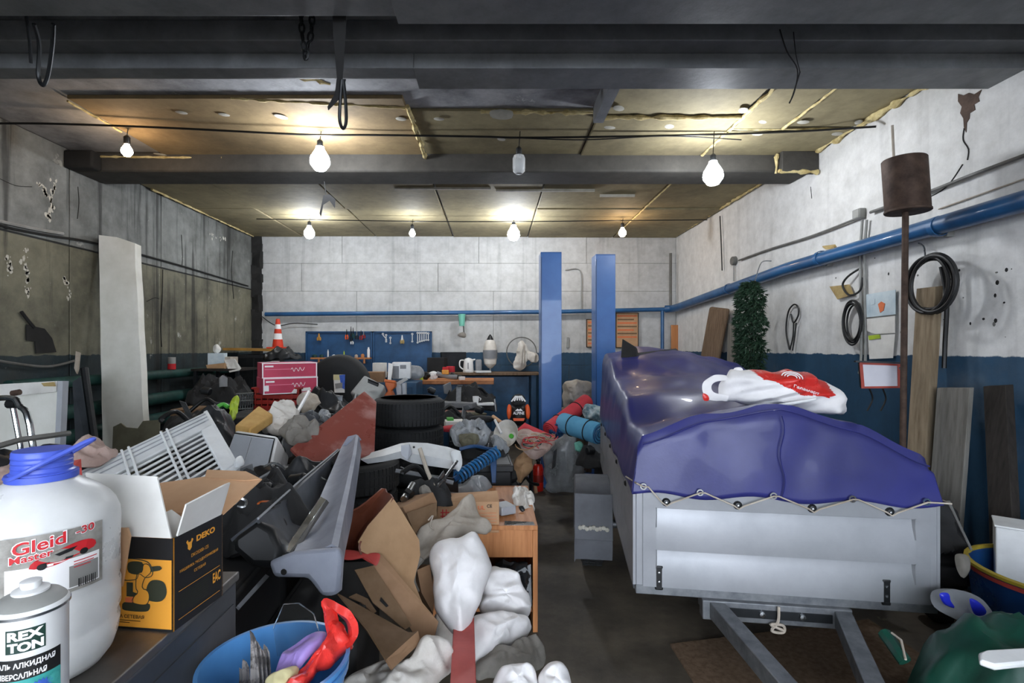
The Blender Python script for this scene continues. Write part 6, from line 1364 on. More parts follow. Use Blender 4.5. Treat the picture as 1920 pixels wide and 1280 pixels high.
# ---------------------------------------------------------------- steel cabinet in the foreground
ZT = 1.12
cb = thing('tool_cabinet', 'dark grey steel tool cabinet carrying the jug, spray can and carton', 'cabinet', V((-.95, .78, 0)))
M().mm((-1.35, .45, .04), (-.55, 1.098, ZT - .018)).build('body', 'cabinet_steel', cb, bevel=.006)
M().mm((-1.352, .448, ZT - .018), (-.546, 1.102, ZT)).build('top_plate', 'top_steel', cb, bevel=.003)
M().mm((-.55, .47, .1), (-.547, 1.08, ZT - .06)).build('side_panel', 'cabinet_steel', cb)
for k in range(4):
    d = M().mm((-1.32, .436, .12 + k * .24), (-.58, .45, .34 + k * .24)).build('drawer', 'cabinet_steel', cb, bevel=.004); M().mm((-1.1, .42, .28 + k * .24), (-.8, .436, .3 + k * .24)).build('handle', 'steel', d)
for x in (-1.3, -.6):
    for y in (.5, 1.04): M().lathe([(0, 0), (.03, 0), (.03, .04), (0, .04)], (x, y, 0), seg=12).build('foot', 'black_plastic', cb)
M().lathe([(0, .003), (.006, .002), (.008, 0)], (-.547, .93, .86), (1, 0, 0), 8).build('screw', 'steel', cb)
def cylmap(c, r):
    d = V((-c.x, -c.y, 0)).normalized(); L = -d; rt = V((L.y, -L.x, 0))
    return lambda s, h: V((c.x, c.y, c.z + h)) + (d * math.cos(s / r) + rt * math.sin(s / r)) * r
# jug
jc = V(((80 - U0) * .765 / F, .765, ZT)); jg = thing('washer_fluid_jug', 'translucent five litre jug with a blue cap and a washer fluid label', 'plastic jug', jc)
prof = [(0, .006), (.06, .0), (.076, .006), (.086, .02), (.092, .04), (.0945, .06), (.0925, .067), (.0925, .073), (.095, .08), (.095, .115), (.0925, .122), (.095, .129), (.095, .17), (.095, .215), (.0935, .228), (.0885, .242), (.081, .254), (.071, .264), (.058, .274), (.047, .281), (.040, .286), (.034, .29), (.034, .30)]
bo_ = M().lathe(prof, jc, seg=64).disp(.0016, 17, 3).build('bottle', 'bottle_pet', jg, smooth=60)
M().lathe([(.037, .285), (.0392, .285), (.0392, .297), (.0362, .299), (.0358, .302), (.0358, .326), (.0345, .329), (0, .330)], jc, seg=40).build('cap', 'cap_blue', jg)
M().lathe([(.0392, .286), (.043, .286), (.043, .295), (.0392, .295)], jc, seg=40, closed=True).build('collar', 'cap_blue', jg)
for k in range(3): M().lathe([(.0358, .304 + k * .007), (.0366, .3055 + k * .007), (.0358, .307 + k * .007)], jc, seg=40).build('cap_groove', 'cap_blue', jg)
hd = [jc + V((-.028, -.03, .292)), jc + V((-.008, -.042, .295)), jc + V((.02, -.04, .309)), jc + V((.042, -.015, .325)), jc + V((.054, .008, .336)), jc + V((.06, .02, .340)), jc + V((.05, .028, .336)), jc + V((.034, .012, .322))]
M().tube(curve(hd, 6), .0035, 8).build('carry_strap', 'cap_blue', jg)
_cyl = cylmap
def cylmap(c, r):
    """label sheets of the jug sit a little to the right and higher than the can's"""
    g = _cyl(c, r)
    if c is not jc: return g
    g = _cyl(c, r + .0055)
    return lambda s, h: g(s * .88 + .014, .140 + (h - .078) * .72)
cm = cylmap(jc, .0935)
def cmo(f, o): return lambda a, b: f(a, b)
patch(cm, -.066, .078, .066, .20, 'label_grey', jg, 'label', 24, 6)
cm2 = cylmap(jc, .0940)
patch(cm2, -.06, .085, .06, .143, 'print_white', jg, 'label_field', 24, 2); patch(cylmap(jc, .0942), .016, .087, .058, .128, 'print_grey', jg, 'small_print', 12, 2)
cm3 = cylmap(jc, .0945)
for k in range(9): patch(cm3, .028 + k * .0031, .084, .028 + k * .0031 + (.0012 if k % 3 else .002), .1, 'print_black', jg, 'barcode_bar', 1, 1)
lettering('Gleid', 'print_white', jg, lambda a, b: cm3(-.0525 + a, .166 + b + a * .14), .066, .026, bold=.045)
lettering('Gleid', 'print_red', jg, lambda a, b: cylmap(jc, .0948)(-.051 + a, .1675 + b + a * .14), .063, .023, bold=.02)
lettering('Master', 'print_white', jg, lambda a, b: cm3(-.0555 + a, .1515 + b + a * .12), .053, .016, bold=.045)
lettering('Master', 'print_red', jg, lambda a, b: cylmap(jc, .0948)(-.0545 + a, .1525 + b + a * .12), .051, .0135, bold=.02)
lettering('-30', 'print_white', jg, lambda a, b: cm3(.024 + a, .184 + b + a * .1), .029, .0175, bold=.04)
lettering('-30', 'print_red', jg, lambda a, b: cylmap(jc, .0948)(.0252 + a, .1855 + b + a * .1), .0265, .0145, bold=.015)
car = [(-.032, .141), (-.02, .138), (.0, .1385), (.03, .148), (.052, .153), (.054, .163), (.047, .17), (.033, .173), (.015, .170), (-.005, .162), (-.026, .153)]
poly(cm3, car, 'print_red', jg, 'car_print', True); poly(cylmap(jc, .0947), [(-.002, .1585), (.012, .163), (.027, .165), (.02, .158), (.004, .154)], 'print_black', jg, 'car_print'); poly(cylmap(jc, .0947), [(-.02, .141), (.02, .145), (.022, .149), (-.018, .146)], 'print_black', jg, 'car_print')
for sx, sy in ((-.017, .1405), (.036, .151)): poly(cylmap(jc, .0947), [(sx + math.cos(a) * .006, sy + math.sin(a) * .006) for a in [2 * math.pi * i / 14 for i in range(14)]], 'print_black', jg, 'car_print')
for k in range(3): patch(cm3, .022, .1345 - k * .0055, .056 - .005 * k, .1362 - k * .0055, 'print_red', jg, 'print_line', 8, 1)
# spray can
sc_ = V(((58 - U0) * .56 / F, .56, ZT)); sp = thing('spray_can', 'white spray paint can with a dark green logo', 'spray can', sc_)
M().lathe([(0, 0), (.031, 0), (.0325, 0.0027), (.0325, 0.1953), (.0335, 0.1980), (.0335, 0.2016), (.0315, 0.2043)], sc_, seg=48).build('body', 'white_plastic', sp)
M().lathe([(.0315, 0.2039), (.0305, 0.2056), (.026, 0.2102), (.018, 0.2137), (.0155, 0.2142)], sc_, seg=48).build('shoulder', 'conduit_grey', sp)
M().lathe([(.0155, 0.2137), (.0165, 0.2147), (.0165, 0.2169), (.014, 0.2182), (.0085, 0.2187), (.0085, 0.2205), (.0095, 0.2210), (.0095, 0.2259), (.0075, 0.2268), (0, 0.2268)], sc_, seg=32).build('nozzle', 'white_plastic', sp)
M().lathe([(.0338, 0.1976), (.0344, 0.1976), (.0344, 0.2003), (.0338, 0.2003)], sc_, seg=48, closed=True).build('rim_ring', 'steel', sp)
_k = [_cyl(sc_, r) for r in (.0328, .0331, .0334)]
k1, k2, k3 = [(lambda s, h, g=g: g(s + .006, h * .9)) for g in _k]
patch(k1, -.027, .1815, .006, .2085, 'print_green', sp, 'logo_field', 12, 1)
lettering('REX', 'print_white', sp, lambda a, b: k2(-.0255 + a, .196 + b), .030, .0108, bold=.05); lettering('TON', 'print_white', sp, lambda a, b: k2(-.0255 + a, .183 + b), .030, .0108, bold=.05)
patch(k1, -.046, .150, .021, .1745, 'print_black', sp, 'band', 20, 1)
lettering('ЭМАЛЬ АЛКИДНАЯ', 'print_white', sp, lambda a, b: k2(-.045 + a, .163 + b), .060, .0078, bold=.03); lettering('УНИВЕРСАЛЬНАЯ', 'print_white', sp, lambda a, b: k2(-.043 + a, .152 + b), .050, .0068, bold=.03)
patch(k1, -.046, .07, .021, .150, 'print_teal', sp, 'colour_field', 20, 1)
for k, (sx, sy, r, m_) in enumerate(((-.032, .137, .011, 'print_purple'), (-.017, .137, .011, 'mint'), (.002, .134, .012, 'print_blue'), (.014, .140, .007, 'print_teal'), (-.030, .120, .011, 'print_orange'), (.012, .118, .010, 'print_purple'), (-.010, .116, .011, 'print_green'))):
    pts = []
    for i in range(40):
        a = 2 * math.pi * i / 40; rr = r * (1 if i % 2 else .72); pts.append((sx + math.cos(a) * rr, sy + math.sin(a) * rr))
    vs = [k3(sx, sy)] + [k3(*q) for q in pts]; M().add(vs, [(0, i + 1, (i + 1) % 40 + 1) for i in range(40)]).build('burst_print', m_, sp, smooth=0)
# sander carton
A0 = V((-.541, .865, ZT)); e1 = V((.122, .9925, 0)).normalized(); e2 = V((-.9925, .122, 0)).normalized(); bw, bd, bh = .15, .13, .158
dk = thing('sander_carton', 'open yellow and black carton of a sanding machine', 'carton', A0 + e1 * bd / 2 + e2 * bw / 2)
def Bx(a, b, z): return A0 + e2 * a + e1 * b + V((0, 0, z))
def wallq(p, q, z0, z1, m_, nm, n): return M().slab([p + V((0, 0, z0)), q + V((0, 0, z0)), q + V((0, 0, z1)), p + V((0, 0, z1))], .003, n=n).build(nm, m_, dk)
wallq(Bx(bw, 0, 0), Bx(0, 0, 0), 0, bh, 'box_yellow', 'front_wall', e1); wallq(Bx(0, 0, 0), Bx(0, bd, 0), 0, bh, 'box_black', 'side_wall', e2)
wallq(Bx(0, bd, 0), Bx(bw, bd, 0), 0, bh, 'card_light', 'back_wall', -e1); wallq(Bx(bw, bd, 0), Bx(bw, 0, 0), 0, bh, 'card_light', 'side_wall', -e2)
M().slab([Bx(.003, .003, .003), Bx(bw - .003, .003, .003), Bx(bw - .003, bd - .003, .003), Bx(.003, bd - .003, .003)], .003, n=(0, 0, -1)).build('bottom', 'card_light', dk)
ff = plane_fn(Bx(bw, 0, 0), -e2, (0, 0, 1)); fs2 = plane_fn(Bx(0, 0, 0), e1, (0, 0, 1), .0006)
patch(ff, 0, bh - .037, bw, bh, 'box_black', dk, 'top_band', 1, 1); patch(ff, 0, 0, bw, .004, 'box_black', dk, 'bottom_band', 1, 1)
ff2 = plane_fn(Bx(bw, 0, 0), -e2, (0, 0, 1), .001); ff3 = plane_fn(Bx(bw, 0, 0), -e2, (0, 0, 1), .0014)
poly(ff2, [(.06, .032), (.10, .032), (.108, .04), (.104, .046), (.062, .046), (.056, .04)], 'print_olive', dk, 'sander_print', True)
poly(ff2, [(.102, .055), (.112, .05), (.13, .052), (.139, .066), (.133, .084), (.112, .086), (.102, .074)], 'print_olive', dk, 'sander_print', True)
poly(ff2, [(.064, .056), (.086, .056), (.084, .062), (.076, .064), (.076, .08), (.064, .08)], 'print_olive', dk, 'sander_print')
poly(ff2, [(.068, .097), (.09, .094), (.1, .098), (.128, .104), (.126, .111), (.1, .108), (.092, .116), (.068, .114)], 'print_olive', dk, 'sander_print', True)
poly(ff3, [(.076, .046), (.1, .044), (.107, .056), (.104, .068), (.094, .072), (.098, .088), (.11, .1), (.106, .112), (.096, .112), (.094, .1), (.084, .094), (.082, .072), (.086, .064), (.078, .056)], 'box_yellow', dk, 'sander_print', True)
for ol in ([(.076, .046), (.1, .044), (.107, .056), (.104, .068), (.094, .072), (.098, .088), (.11, .1), (.106, .112), (.096, .112), (.094, .1), (.084, .094), (.082, .072), (.086, .064), (.078, .056)], [(.056, .086), (.082, .086), (.088, .096), (.1, .09), (.112, .094), (.112, .106), (.1, .118), (.06, .118)]):
    M().tube([ff3(p.x, p.y) for p in resample([V((a_, b_, 0)) for a_, b_ in ol], 40)], .0007, 5, closed=True).build('sander_outline', 'print_olive', dk)
poly(ff3, [(.062, .046), (.078, .046), (.078, .056), (.062, .054)], 'skin_orange', dk, 'sander_print')
lettering('МАШИНКА СЕТЕВАЯ', 'print_black', dk, lambda a, b: ff2(.012 + a, .019 + b), .085, .006, bold=.02)
for k in range(2): patch(ff2, .012, .0145 - k * .0035, .09 - k * .02, .0155 - k * .0035, 'print_black', dk, 'print_line', 1, 1)
lettering('DEKO', 'box_yellow', dk, lambda a, b: fs2(.056 + a, .132 + b), .05, .011, bold=.04)
poly(fs2, [(.03, .140), (.034, .134), (.034, .127), (.039, .123), (.044, .127), (.044, .134), (.048, .140), (.044, .143), (.042, .138), (.036, .138), (.034, .143)], 'box_yellow', dk, 'emblem')
lettering('DKOS300-125', 'box_yellow', dk, lambda a, b: fs2(.043 + a, .109 + b), .045, .006); lettering('МАШИНКА ЭКСЦЕНТРИКОВАЯ', 'box_yellow', dk, lambda a, b: fs2(.015 + a, .092 + b), .1, .006, bold=.01); lettering('СЕТЕВАЯ', 'box_yellow', dk, lambda a, b: fs2(.05 + a, .08 + b), .03, .005)
lettering('EAC', 'box_yellow', dk, lambda a, b: fs2(.1 + a, .036 + b), .022, .019, bold=.03)
patch(fs2, .012, .062, .12, .0628, 'box_yellow', dk, 'print_line', 1, 1); patch(fs2, .012, .014, .12, .0148, 'box_yellow', dk, 'print_line', 1, 1)
for k in range(8): patch(fs2, .012, .024 + k * .0042, .088, .0252 + k * .0042, 'print_olive', dk, 'print_line', 1, 1)
M().slab([Bx(bw, 0, bh), Bx(.004, 0, bh), P(294, 893, .895), P(160, 886, .915)], .003).build('front_flap', 'white_paper', dk)
M().slab([Bx(0, .01, bh), Bx(0, bd - .005, bh), P(432, 905, .985), P(424, 908, .96), P(350, 946, .87)], .003).build('side_flap', 'white_paper', dk)
M().slab([P(309, 1008, .90), P(333, 1008, .93), P(340, 968, .95), P(322, 955, .93), P(308, 962, .91)], .003).build('inner_flap', 'white_paper', dk)
M().slab([Bx(bw, bd, bh), Bx(0, bd, bh), P(491, 897, 1.1), P(385, 893, 1.12), P(300, 905, 1.14)], .003).build('lid', 'card_light', dk)
M().slab(P3([(384, 895, 1.115), (388, 880, 1.14), (461, 883, 1.14), (489, 897, 1.095), (460, 900, 1.09)]), .003).build('tuck_flap', 'card_light', dk)
M().slab([P(208, 990, .85), P(238, 990, .84), P(243, 1006, .84), P(228, 1100, .845), P(222, 1100, .845), P(212, 1040, .84)], .004).build('bent_sleeve', 'card_light', dk)
# ---------------------------------------------------------------- blue bucket with rubbish
bk = thing('blue_bucket', 'light blue plastic bucket beside the steel cabinet', 'bucket', V((-.404, .95, .77)))
bc = V((-.404, .95, .77)); M().lathe([(0, 0), (.098, 0), (.1, .004), (.128, .245), (.133, .247), (.133, .254), (.126, .254), (.098, .01), (0, .008)], bc, seg=48).build('shell', 'bucket_blue', bk)
M().lathe([(.127, .225), (.131, .225), (.1315, .238), (.128, .238)], bc, seg=48, closed=True).build('rim_band', 'bucket_blue', bk)
sbx = thing('wooden_stool', 'dark wooden stool under the blue bucket', 'stool', V((-.39, .95, 0)))
M().mm((-.53, .80, .73), (-.25, 1.10, .77)).build('seat', 'wood_dark', sbx, bevel=.006)
for x in (-.51, -.29):
    for y in (.82, 1.06): M().mm((x, y, 0), (x + .03, y + .03, .73)).build('leg', 'wood_dark', sbx)
rbag = thing('red_plastic_bag', 'crumpled red plastic bag spilling out of the blue bucket', 'plastic bag', P(600, 1270, .92))
M().blob(P3([(640, 1165, 1.0), (650, 1190, 1.0), (660, 1205, 1.0), (648, 1228, .98), (615, 1250, .95), (575, 1285, .9), (530, 1300, .88), (545, 1270, .92), (590, 1225, .96), (614, 1190, .98), (618, 1165, 1.0)]), .03, back=.8, amp=.018, scale=24, seed=2, fold=(.6, 0, -.6), N=50, rings=10).build('bag_body', 'red_bag', rbag)
secs = []
lo_ = P3([(618, 1190, .98), (611, 1150, .99), (607, 1122, 1.0), (632, 1132, 1.01), (658, 1145, 1.01), (668, 1168, 1.0), (668, 1195, .99), (658, 1212, .97)]); li_ = P3([(640, 1195, .99), (632, 1165, 1.0), (628, 1145, 1.01), (640, 1152, 1.02), (650, 1162, 1.02), (655, 1175, 1.01), (654, 1190, 1.0), (648, 1205, .98)])
lo_, li_ = curve(lo_, 4), curve(li_, 4)
M().loft([[a, a.lerp(b, .35) + V((0, -.012, 0)), a.lerp(b, .7) + V((0, -.006, 0)), b] for a, b in zip(lo_, li_)], .004).disp(.003, 40).build('handle_loop', 'red_bag', rbag, smooth=60)
M().blob(P3([(515, 1262, .93), (522, 1235, .95), (545, 1210, .98), (580, 1190, 1.0), (607, 1187, 1.0), (606, 1205, .98), (580, 1235, .95), (545, 1268, .92), (525, 1278, .9)]), .009, back=.4, amp=.010, scale=16, seed=3, power=7).build('lilac_sheet', 'lilac', label='lilac foam sheet inside the blue bucket', cat='foam sheet')
M().blob(P3([(498, 1285, .9), (515, 1265, .92), (560, 1250, .93), (550, 1275, .9), (520, 1295, .88)]), .02, back=.8, amp=.006, scale=20, seed=5).build('yellow_wrapper', 'pale_yellow', label='pale yellow wrapper under the lilac sheet', cat='wrapper')
for k, (u, vt, du, lab) in enumerate(((468, 1182, 4, 'tallest folded newspaper in the blue bucket'), (478, 1200, 2, 'folded newspaper behind the tallest one'), (487, 1215, 1, 'thin folded newspaper in the middle of the bundle'), (494, 1208, 0, 'newspaper at the edge of the bundle'), (456, 1236, -4, 'short curled newspaper beside the bucket wall'), (450, 1252, -3, 'lowest curled newspaper in the bucket'))):
    Yk = .93 + .012 * k
    M().loft([P3([(u + du * t + 1.5 * math.sin(t * 5 + k), vt + (1300 - vt) * t, Yk - .01 * t), (u + 5 + du * t + 5 * t, vt + 6 + (1300 - vt) * t, Yk), (u + 9 + du * t + 7 * t, vt + 16 + (1300 - vt) * t, Yk - .006)]) for t in [i / 8 for i in range(9)]], .0025).build('newspaper', 'newsprint', label=lab, cat='newspaper', group='newspapers in the bucket')
cp_ = thing('clear_tray', 'clear plastic package standing at the back of the blue bucket', 'plastic package', P(560, 1190, 1.03))
M().slab(P3([(512, 1178, 1.03), (532, 1132, 1.05), (560, 1130, 1.05), (588, 1150, 1.04), (600, 1190, 1.03), (560, 1230, 1.0), (520, 1230, 1.0)]), .002).build('shell', 'clear', cp_); M().tube(P3([(512, 1178, 1.029), (532, 1132, 1.049), (560, 1130, 1.049), (588, 1150, 1.039), (600, 1190, 1.029)]), .0012, 5).build('edge', 'clear', cp_)
# ---------------------------------------------------------------- car bumper pieces
gb = thing('car_bumper', 'long grey plastic car bumper lying on black crates', 'car bumper', P(600, 1115, 1.6))
Ls = [(641, 836, 3.0), (626, 872, 2.65), (600, 932, 2.2), (575, 985, 1.85), (551, 1034, 1.52)]
Rs = [(672, 816, 3.0), (668, 850, 2.65), (656, 915, 2.2), (645, 968, 1.85), (634, 1026, 1.52)]
Ds = [(678, 842, 3.0), (672, 888, 2.65), (660, 975, 2.2), (648, 1030, 1.85), (636, 1108, 1.52)]
secs = []
for l, r, d in zip(Ls, Rs, Ds):
    l, r, d = P(*l), P(*r), P(*d); secs.append([l + V((.0, 0, -.03)), l, l.lerp(r, .3) + V((0, 0, -.012)), l.lerp(r, .55) + V((0, 0, -.004)), l.lerp(r, .85) + V((0, 0, .012)), r, d])
M().loft(secs, .008).build('bumper_skin', 'bumper_grey', gb, smooth=32)
M().slab(P3([(502, 1052, 1.47), (550, 1033, 1.49), (634, 1026, 1.49), (640, 1050, 1.48), (636, 1108, 1.47), (628, 1117, 1.46), (602, 1118, 1.46), (588, 1098, 1.46), (576, 1083, 1.46), (512, 1082, 1.46)]), .05).build('corner_piece', 'bumper_grey', gb, bevel=.012)
M().slab(P3([(641, 836, 3.0), (652, 818, 3.02), (668, 814, 3.02), (673, 818, 3.0), (660, 822, 2.98)]), .03).build('end_cap', 'bumper_grey', gb)
M().lathe([(0, .002), (.008, .002), (.009, 0)], P(532, 1072, 1.455), (0, -1, 0), 10).build('fixing_hole', 'soot', gb)
db = thing('door_sill', 'dark grey hollow car sill trim beside the grey bumper', 'car trim', P(520, 1040, 1.7))
secs = []
for a, b, c_, Y in (((634, 842), (641, 840), (632, 878), 2.95), ((600, 868), (612, 866), (612, 920), 2.55), ((560, 903), (575, 900), (592, 962), 2.15), ((500, 955), (522, 950), (560, 1010), 1.8), ((432, 1010), (484, 972), (536, 1048), 1.5)):
    secs.append([P(a[0], a[1], Y + .02), P(b[0], b[1], Y + .03), P(b[0] * .5 + c_[0] * .5 - 3, b[1] * .5 + c_[1] * .5 + 4, Y + .04), P(c_[0], c_[1], Y)])
M().loft(secs, .010).build('trim_skin', 'bumper_dark', db, smooth=32)
M().slab(P3([(432, 1010, 1.5), (484, 972, 1.53), (512, 990, 1.52), (530, 1030, 1.5), (520, 1065, 1.48), (470, 1062, 1.48), (436, 1030, 1.48)]), .12).build('end_shade', 'black_plastic', db, bevel=.02)  # black block put in for the shade inside the sill's hollow end
M().tube(P3([(484, 972, 1.515), (560, 903, 2.14), (634, 842, 2.94)]), .004, 5).build('edge_lip', 'grey_panel', db)
M().slab(P3([(601, 930, 1.98), (612, 936, 1.98), (545, 1034, 1.55), (530, 1034, 1.55)]), .006).build('chrome_strip', 'chrome', label='short chrome trim strip lying in the car sill', cat='trim strip', bevel=.002)
M().slab(P3([(545, 1034, 1.545), (612, 936, 1.975), (617, 942, 1.975), (552, 1040, 1.545)]), .006).build('black_strip', 'black_plastic', label='black rubber strip along the chrome trim', cat='trim strip')
M().slab(P3([(445, 1135, 1.35), (450, 1140, 1.35), (505, 1080, 1.6), (498, 1076, 1.6)]), .006).build('glass_strip', 'grey_panel', label='grey strip edge in the black gap beside the cabinet', cat='strip')
# ---------------------------------------------------------------- brown trim, cartons, sacks
bt_ = thing('brown_trim', 'curved red brown car trim panel standing beside the grey bumper', 'car trim', P(680, 1075, 2.15))
sec0 = []
for t in [i / 10 for i in range(11)]:
    # left edge, fold line and right edge of the curved panel
    le = curve(P3([(716, 916, 2.35), (680, 948, 2.3), (648, 968, 2.25), (634, 1005, 2.2), (628, 1040, 2.15)]), 10)[int(t * 40)]
    me_ = curve(P3([(724, 922, 2.3), (700, 962, 2.32), (672, 1000, 2.36), (664, 1030, 2.34), (668, 1046, 2.25)]), 10)[int(t * 40)]
    re_ = curve(P3([(736, 932, 2.22), (712, 965, 2.18), (684, 1000, 2.12), (672, 1022, 2.08), (676, 1040, 2.08)]), 10)[int(t * 40)]
    sec0.append([le, le.lerp(me_, .5) + V((0, .03, 0)), me_, me_.lerp(re_, .5) + V((0, .015, 0)), re_])
M().loft(sec0, .008).build('panel', 'trim_brown', bt_, smooth=60)
M().blob(P3([(628, 1035, 2.12), (650, 1030, 2.12), (690, 1036, 2.1), (712, 1038, 2.08), (705, 1060, 2.05), (690, 1045, 2.07), (655, 1050, 2.08), (632, 1045, 2.1)]), .012, back=.6, amp=.004).build('lower_lip', 'red_paint', bt_)
tc_ = thing('tan_carton', 'big tan cardboard sheet folded into a long carton', 'cardboard', P(760, 1215, 2.1))
M().slab(P3([(736, 932, 2.22), (752, 955, 2.24), (786, 1012, 2.26), (788, 1040, 2.24), (776, 1090, 2.2), (800, 1150, 2.12), (770, 1170, 2.05), (702, 1045, 2.08), (676, 1032, 2.08), (672, 1015, 2.09), (690, 985, 2.14), (714, 958, 2.18)]), .006).build('upper_panel', 'card_tan', tc_)
M().slab(P3([(702, 1045, 2.075), (716, 1040, 2.075), (822, 1165, 2.05), (816, 1190, 2.03), (790, 1212, 2.0), (700, 1062, 2.06)]), .006).build('fold_panel', 'card', tc_)
M().slab(P3([(665, 1068, 2.02), (700, 1060, 2.05), (772, 1172, 2.0), (760, 1180, 1.97), (700, 1130, 1.98)]), .006).build('side_panel', 'card_dark', tc_)
M().slab(PP([(714, 1120), (728, 1136), (724, 1138), (712, 1126)], 1.985), .004).build('hand_slot', 'soot', tc_)
fc = thing('flat_carton', 'crushed grey brown carton lying below the tan cardboard', 'cardboard', P(720, 1230, 1.8))
M().slab(P3([(634, 1112, 1.95), (660, 1130, 1.95), (690, 1160, 1.92), (730, 1172, 1.9), (768, 1186, 1.88), (784, 1182, 1.88), (724, 1236, 1.72), (690, 1180, 1.8)]), .006).build('top_panel', 'card_dark', fc)
M().slab(P3([(784, 1182, 1.88), (788, 1205, 1.86), (735, 1255, 1.7), (724, 1236, 1.72)]), .006).build('end_panel', 'card', fc)
M().slab(P3([(655, 1118, 1.97), (678, 1128, 1.97), (700, 1150, 1.95), (706, 1146, 1.97), (690, 1122, 2.0), (668, 1112, 2.0)]), .005).build('torn_flap', 'card_dark', fc)
bc2 = thing('brown_carton', 'dark brown carton corner behind the tan cardboard', 'carton', P(790, 1010, 2.7))
M().slab(P3([(755, 950, 2.6), (812, 922, 2.75), (820, 940, 2.75), (818, 1000, 2.7), (790, 1020, 2.6)]), .2).build('box_body', 'card', bc2, bevel=.004)
M().slab(P3([(762, 962, 2.58), (818, 942, 2.7), (820, 975, 2.68), (778, 1000, 2.57)]), .004).build('fold_shade', 'card_dark', bc2)
ob2 = thing('printed_carton', 'pale cardboard carton with red printing on the wooden desk', 'carton', P(870, 1000, 2.9))
q = P3([(824, 926, 3.1), (932, 919, 3.1), (936, 940, 2.95), (936, 998, 2.88), (818, 1000, 2.88), (820, 940, 2.95)])
M().slab([q[5], q[2], q[3], q[4]], .28).build('front_wall', 'card_light', ob2, bevel=.004); M().slab([q[0], q[1], q[2], q[5]], .006).build('top_flap', 'card_light', ob2)
f3 = plane_fn(q[4] + V((0, -.002, 0)), q[3] - q[4], q[5] - q[4], .002)
patch(f3, .005, .015, .09, .055, 'print_red', ob2, 'red_block', 1, 1); patch(f3, .02, .09, .07, .096, 'print_red', ob2, 'print_line', 1, 1); patch(f3, .02, .11, .07, .116, 'print_red', ob2, 'print_line', 1, 1); patch(f3, .03, .08, .036, .13, 'print_red', ob2, 'print_line', 1, 1); patch(f3, .05, .08, .056, .13, 'print_red', ob2, 'print_line', 1, 1)
lettering('CE', 'print_black', ob2, lambda a, b: f3(.285 + a, .135 + b), .03, .018, bold=.02); lettering('UL', 'skin_orange', ob2, lambda a, b: f3(.235 + a, .125 + b), .04, .022, bold=.02)
for k in range(6): patch(f3, .24, .02 + k * .017, .34, .022 + k * .017, 'skin_orange', ob2, 'print_line', 1, 1)
# wooden desk
ds_ = thing('wooden_desk', 'orange veneered bedside desk at the edge of the clutter', 'desk', V((-.05, 3.2, 0)))
M().mm((-.34, 2.88, .575), (.25, 3.72, .6)).build('desk_top', 'wood_orange', ds_, bevel=.002)
M().mm((.222, 2.88, 0), (.25, 3.72, .575)).build('side_panel', 'wood_orange', ds_, bevel=.002); M().mm((-.34, 2.88, 0), (-.315, 3.72, .575)).build('side_panel', 'wood_orange', ds_)
M().mm((-.315, 2.885, .42), (.222, 2.905, .575)).build('drawer_front', 'wood_orange', ds_, bevel=.002); M().mm((-.315, 3.69, 0), (.222, 3.71, .575)).build('back_panel', 'wood_dark', ds_)
M().mm((-.315, 2.95, .08), (.222, 3.69, .10)).build('lower_shelf', 'wood_orange', ds_)
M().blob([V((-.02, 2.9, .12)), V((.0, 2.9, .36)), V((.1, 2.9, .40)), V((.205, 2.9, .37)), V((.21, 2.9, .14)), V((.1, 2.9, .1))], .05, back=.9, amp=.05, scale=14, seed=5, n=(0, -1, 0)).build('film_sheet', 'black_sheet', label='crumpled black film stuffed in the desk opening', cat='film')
M().slab([V((.10, 2.868, .33)), V((.21, 2.868, .39)), V((.215, 2.866, .16)), V((.20, 2.866, .12)), V((.18, 2.866, .30))], .006).build('foil_sheet', 'steel', label='torn silver foil sheet at the desk opening', cat='foil')
gl = thing('white_glove', 'pale work glove with a grey pad on the wooden desk', 'glove', V((.19, 3.3, .6)))
M().blob(P3([(962, 920, 3.4), (972, 914, 3.45), (990, 917, 3.45), (1000, 935, 3.35), (1001, 960, 3.2), (985, 968, 3.15), (970, 960, 3.2), (963, 940, 3.3)]), .05, back=.5, amp=.03, scale=14, seed=6).build('body', 'cloth_white', gl)
M().blob(P3([(972, 950, 3.14), (980, 948, 3.14), (984, 957, 3.12), (977, 959, 3.12)]), .01, amp=.003, N=16, rings=4).build('pad', 'black_plastic', gl)
M().box((P(945, 966, 3.1).x, 3.1, .63), (.10, .12, .05), RZ(.5)).build('paint_tin', 'grey_panel', label='flat grey tin lying beside the printed carton', cat='tin', bevel=.006)
M().slab(P3([(946, 976, 2.92), (1000, 978, 2.92), (1003, 984, 2.89), (946, 984, 2.89)]), .012, n=(0, 0, -1)).build('steel_ruler', 'steel', label='steel strip along the front edge of the desk', cat='strip')
M().blob(P3([(932, 938, 3.3), (945, 935, 3.3), (946, 948, 3.28), (935, 950, 3.28)]), .02, amp=.012, N=18, rings=4, scale=20).build('dried_leaf', 'trim_brown', label='brown crumpled rag bit behind the flat grey tin', cat='rag')
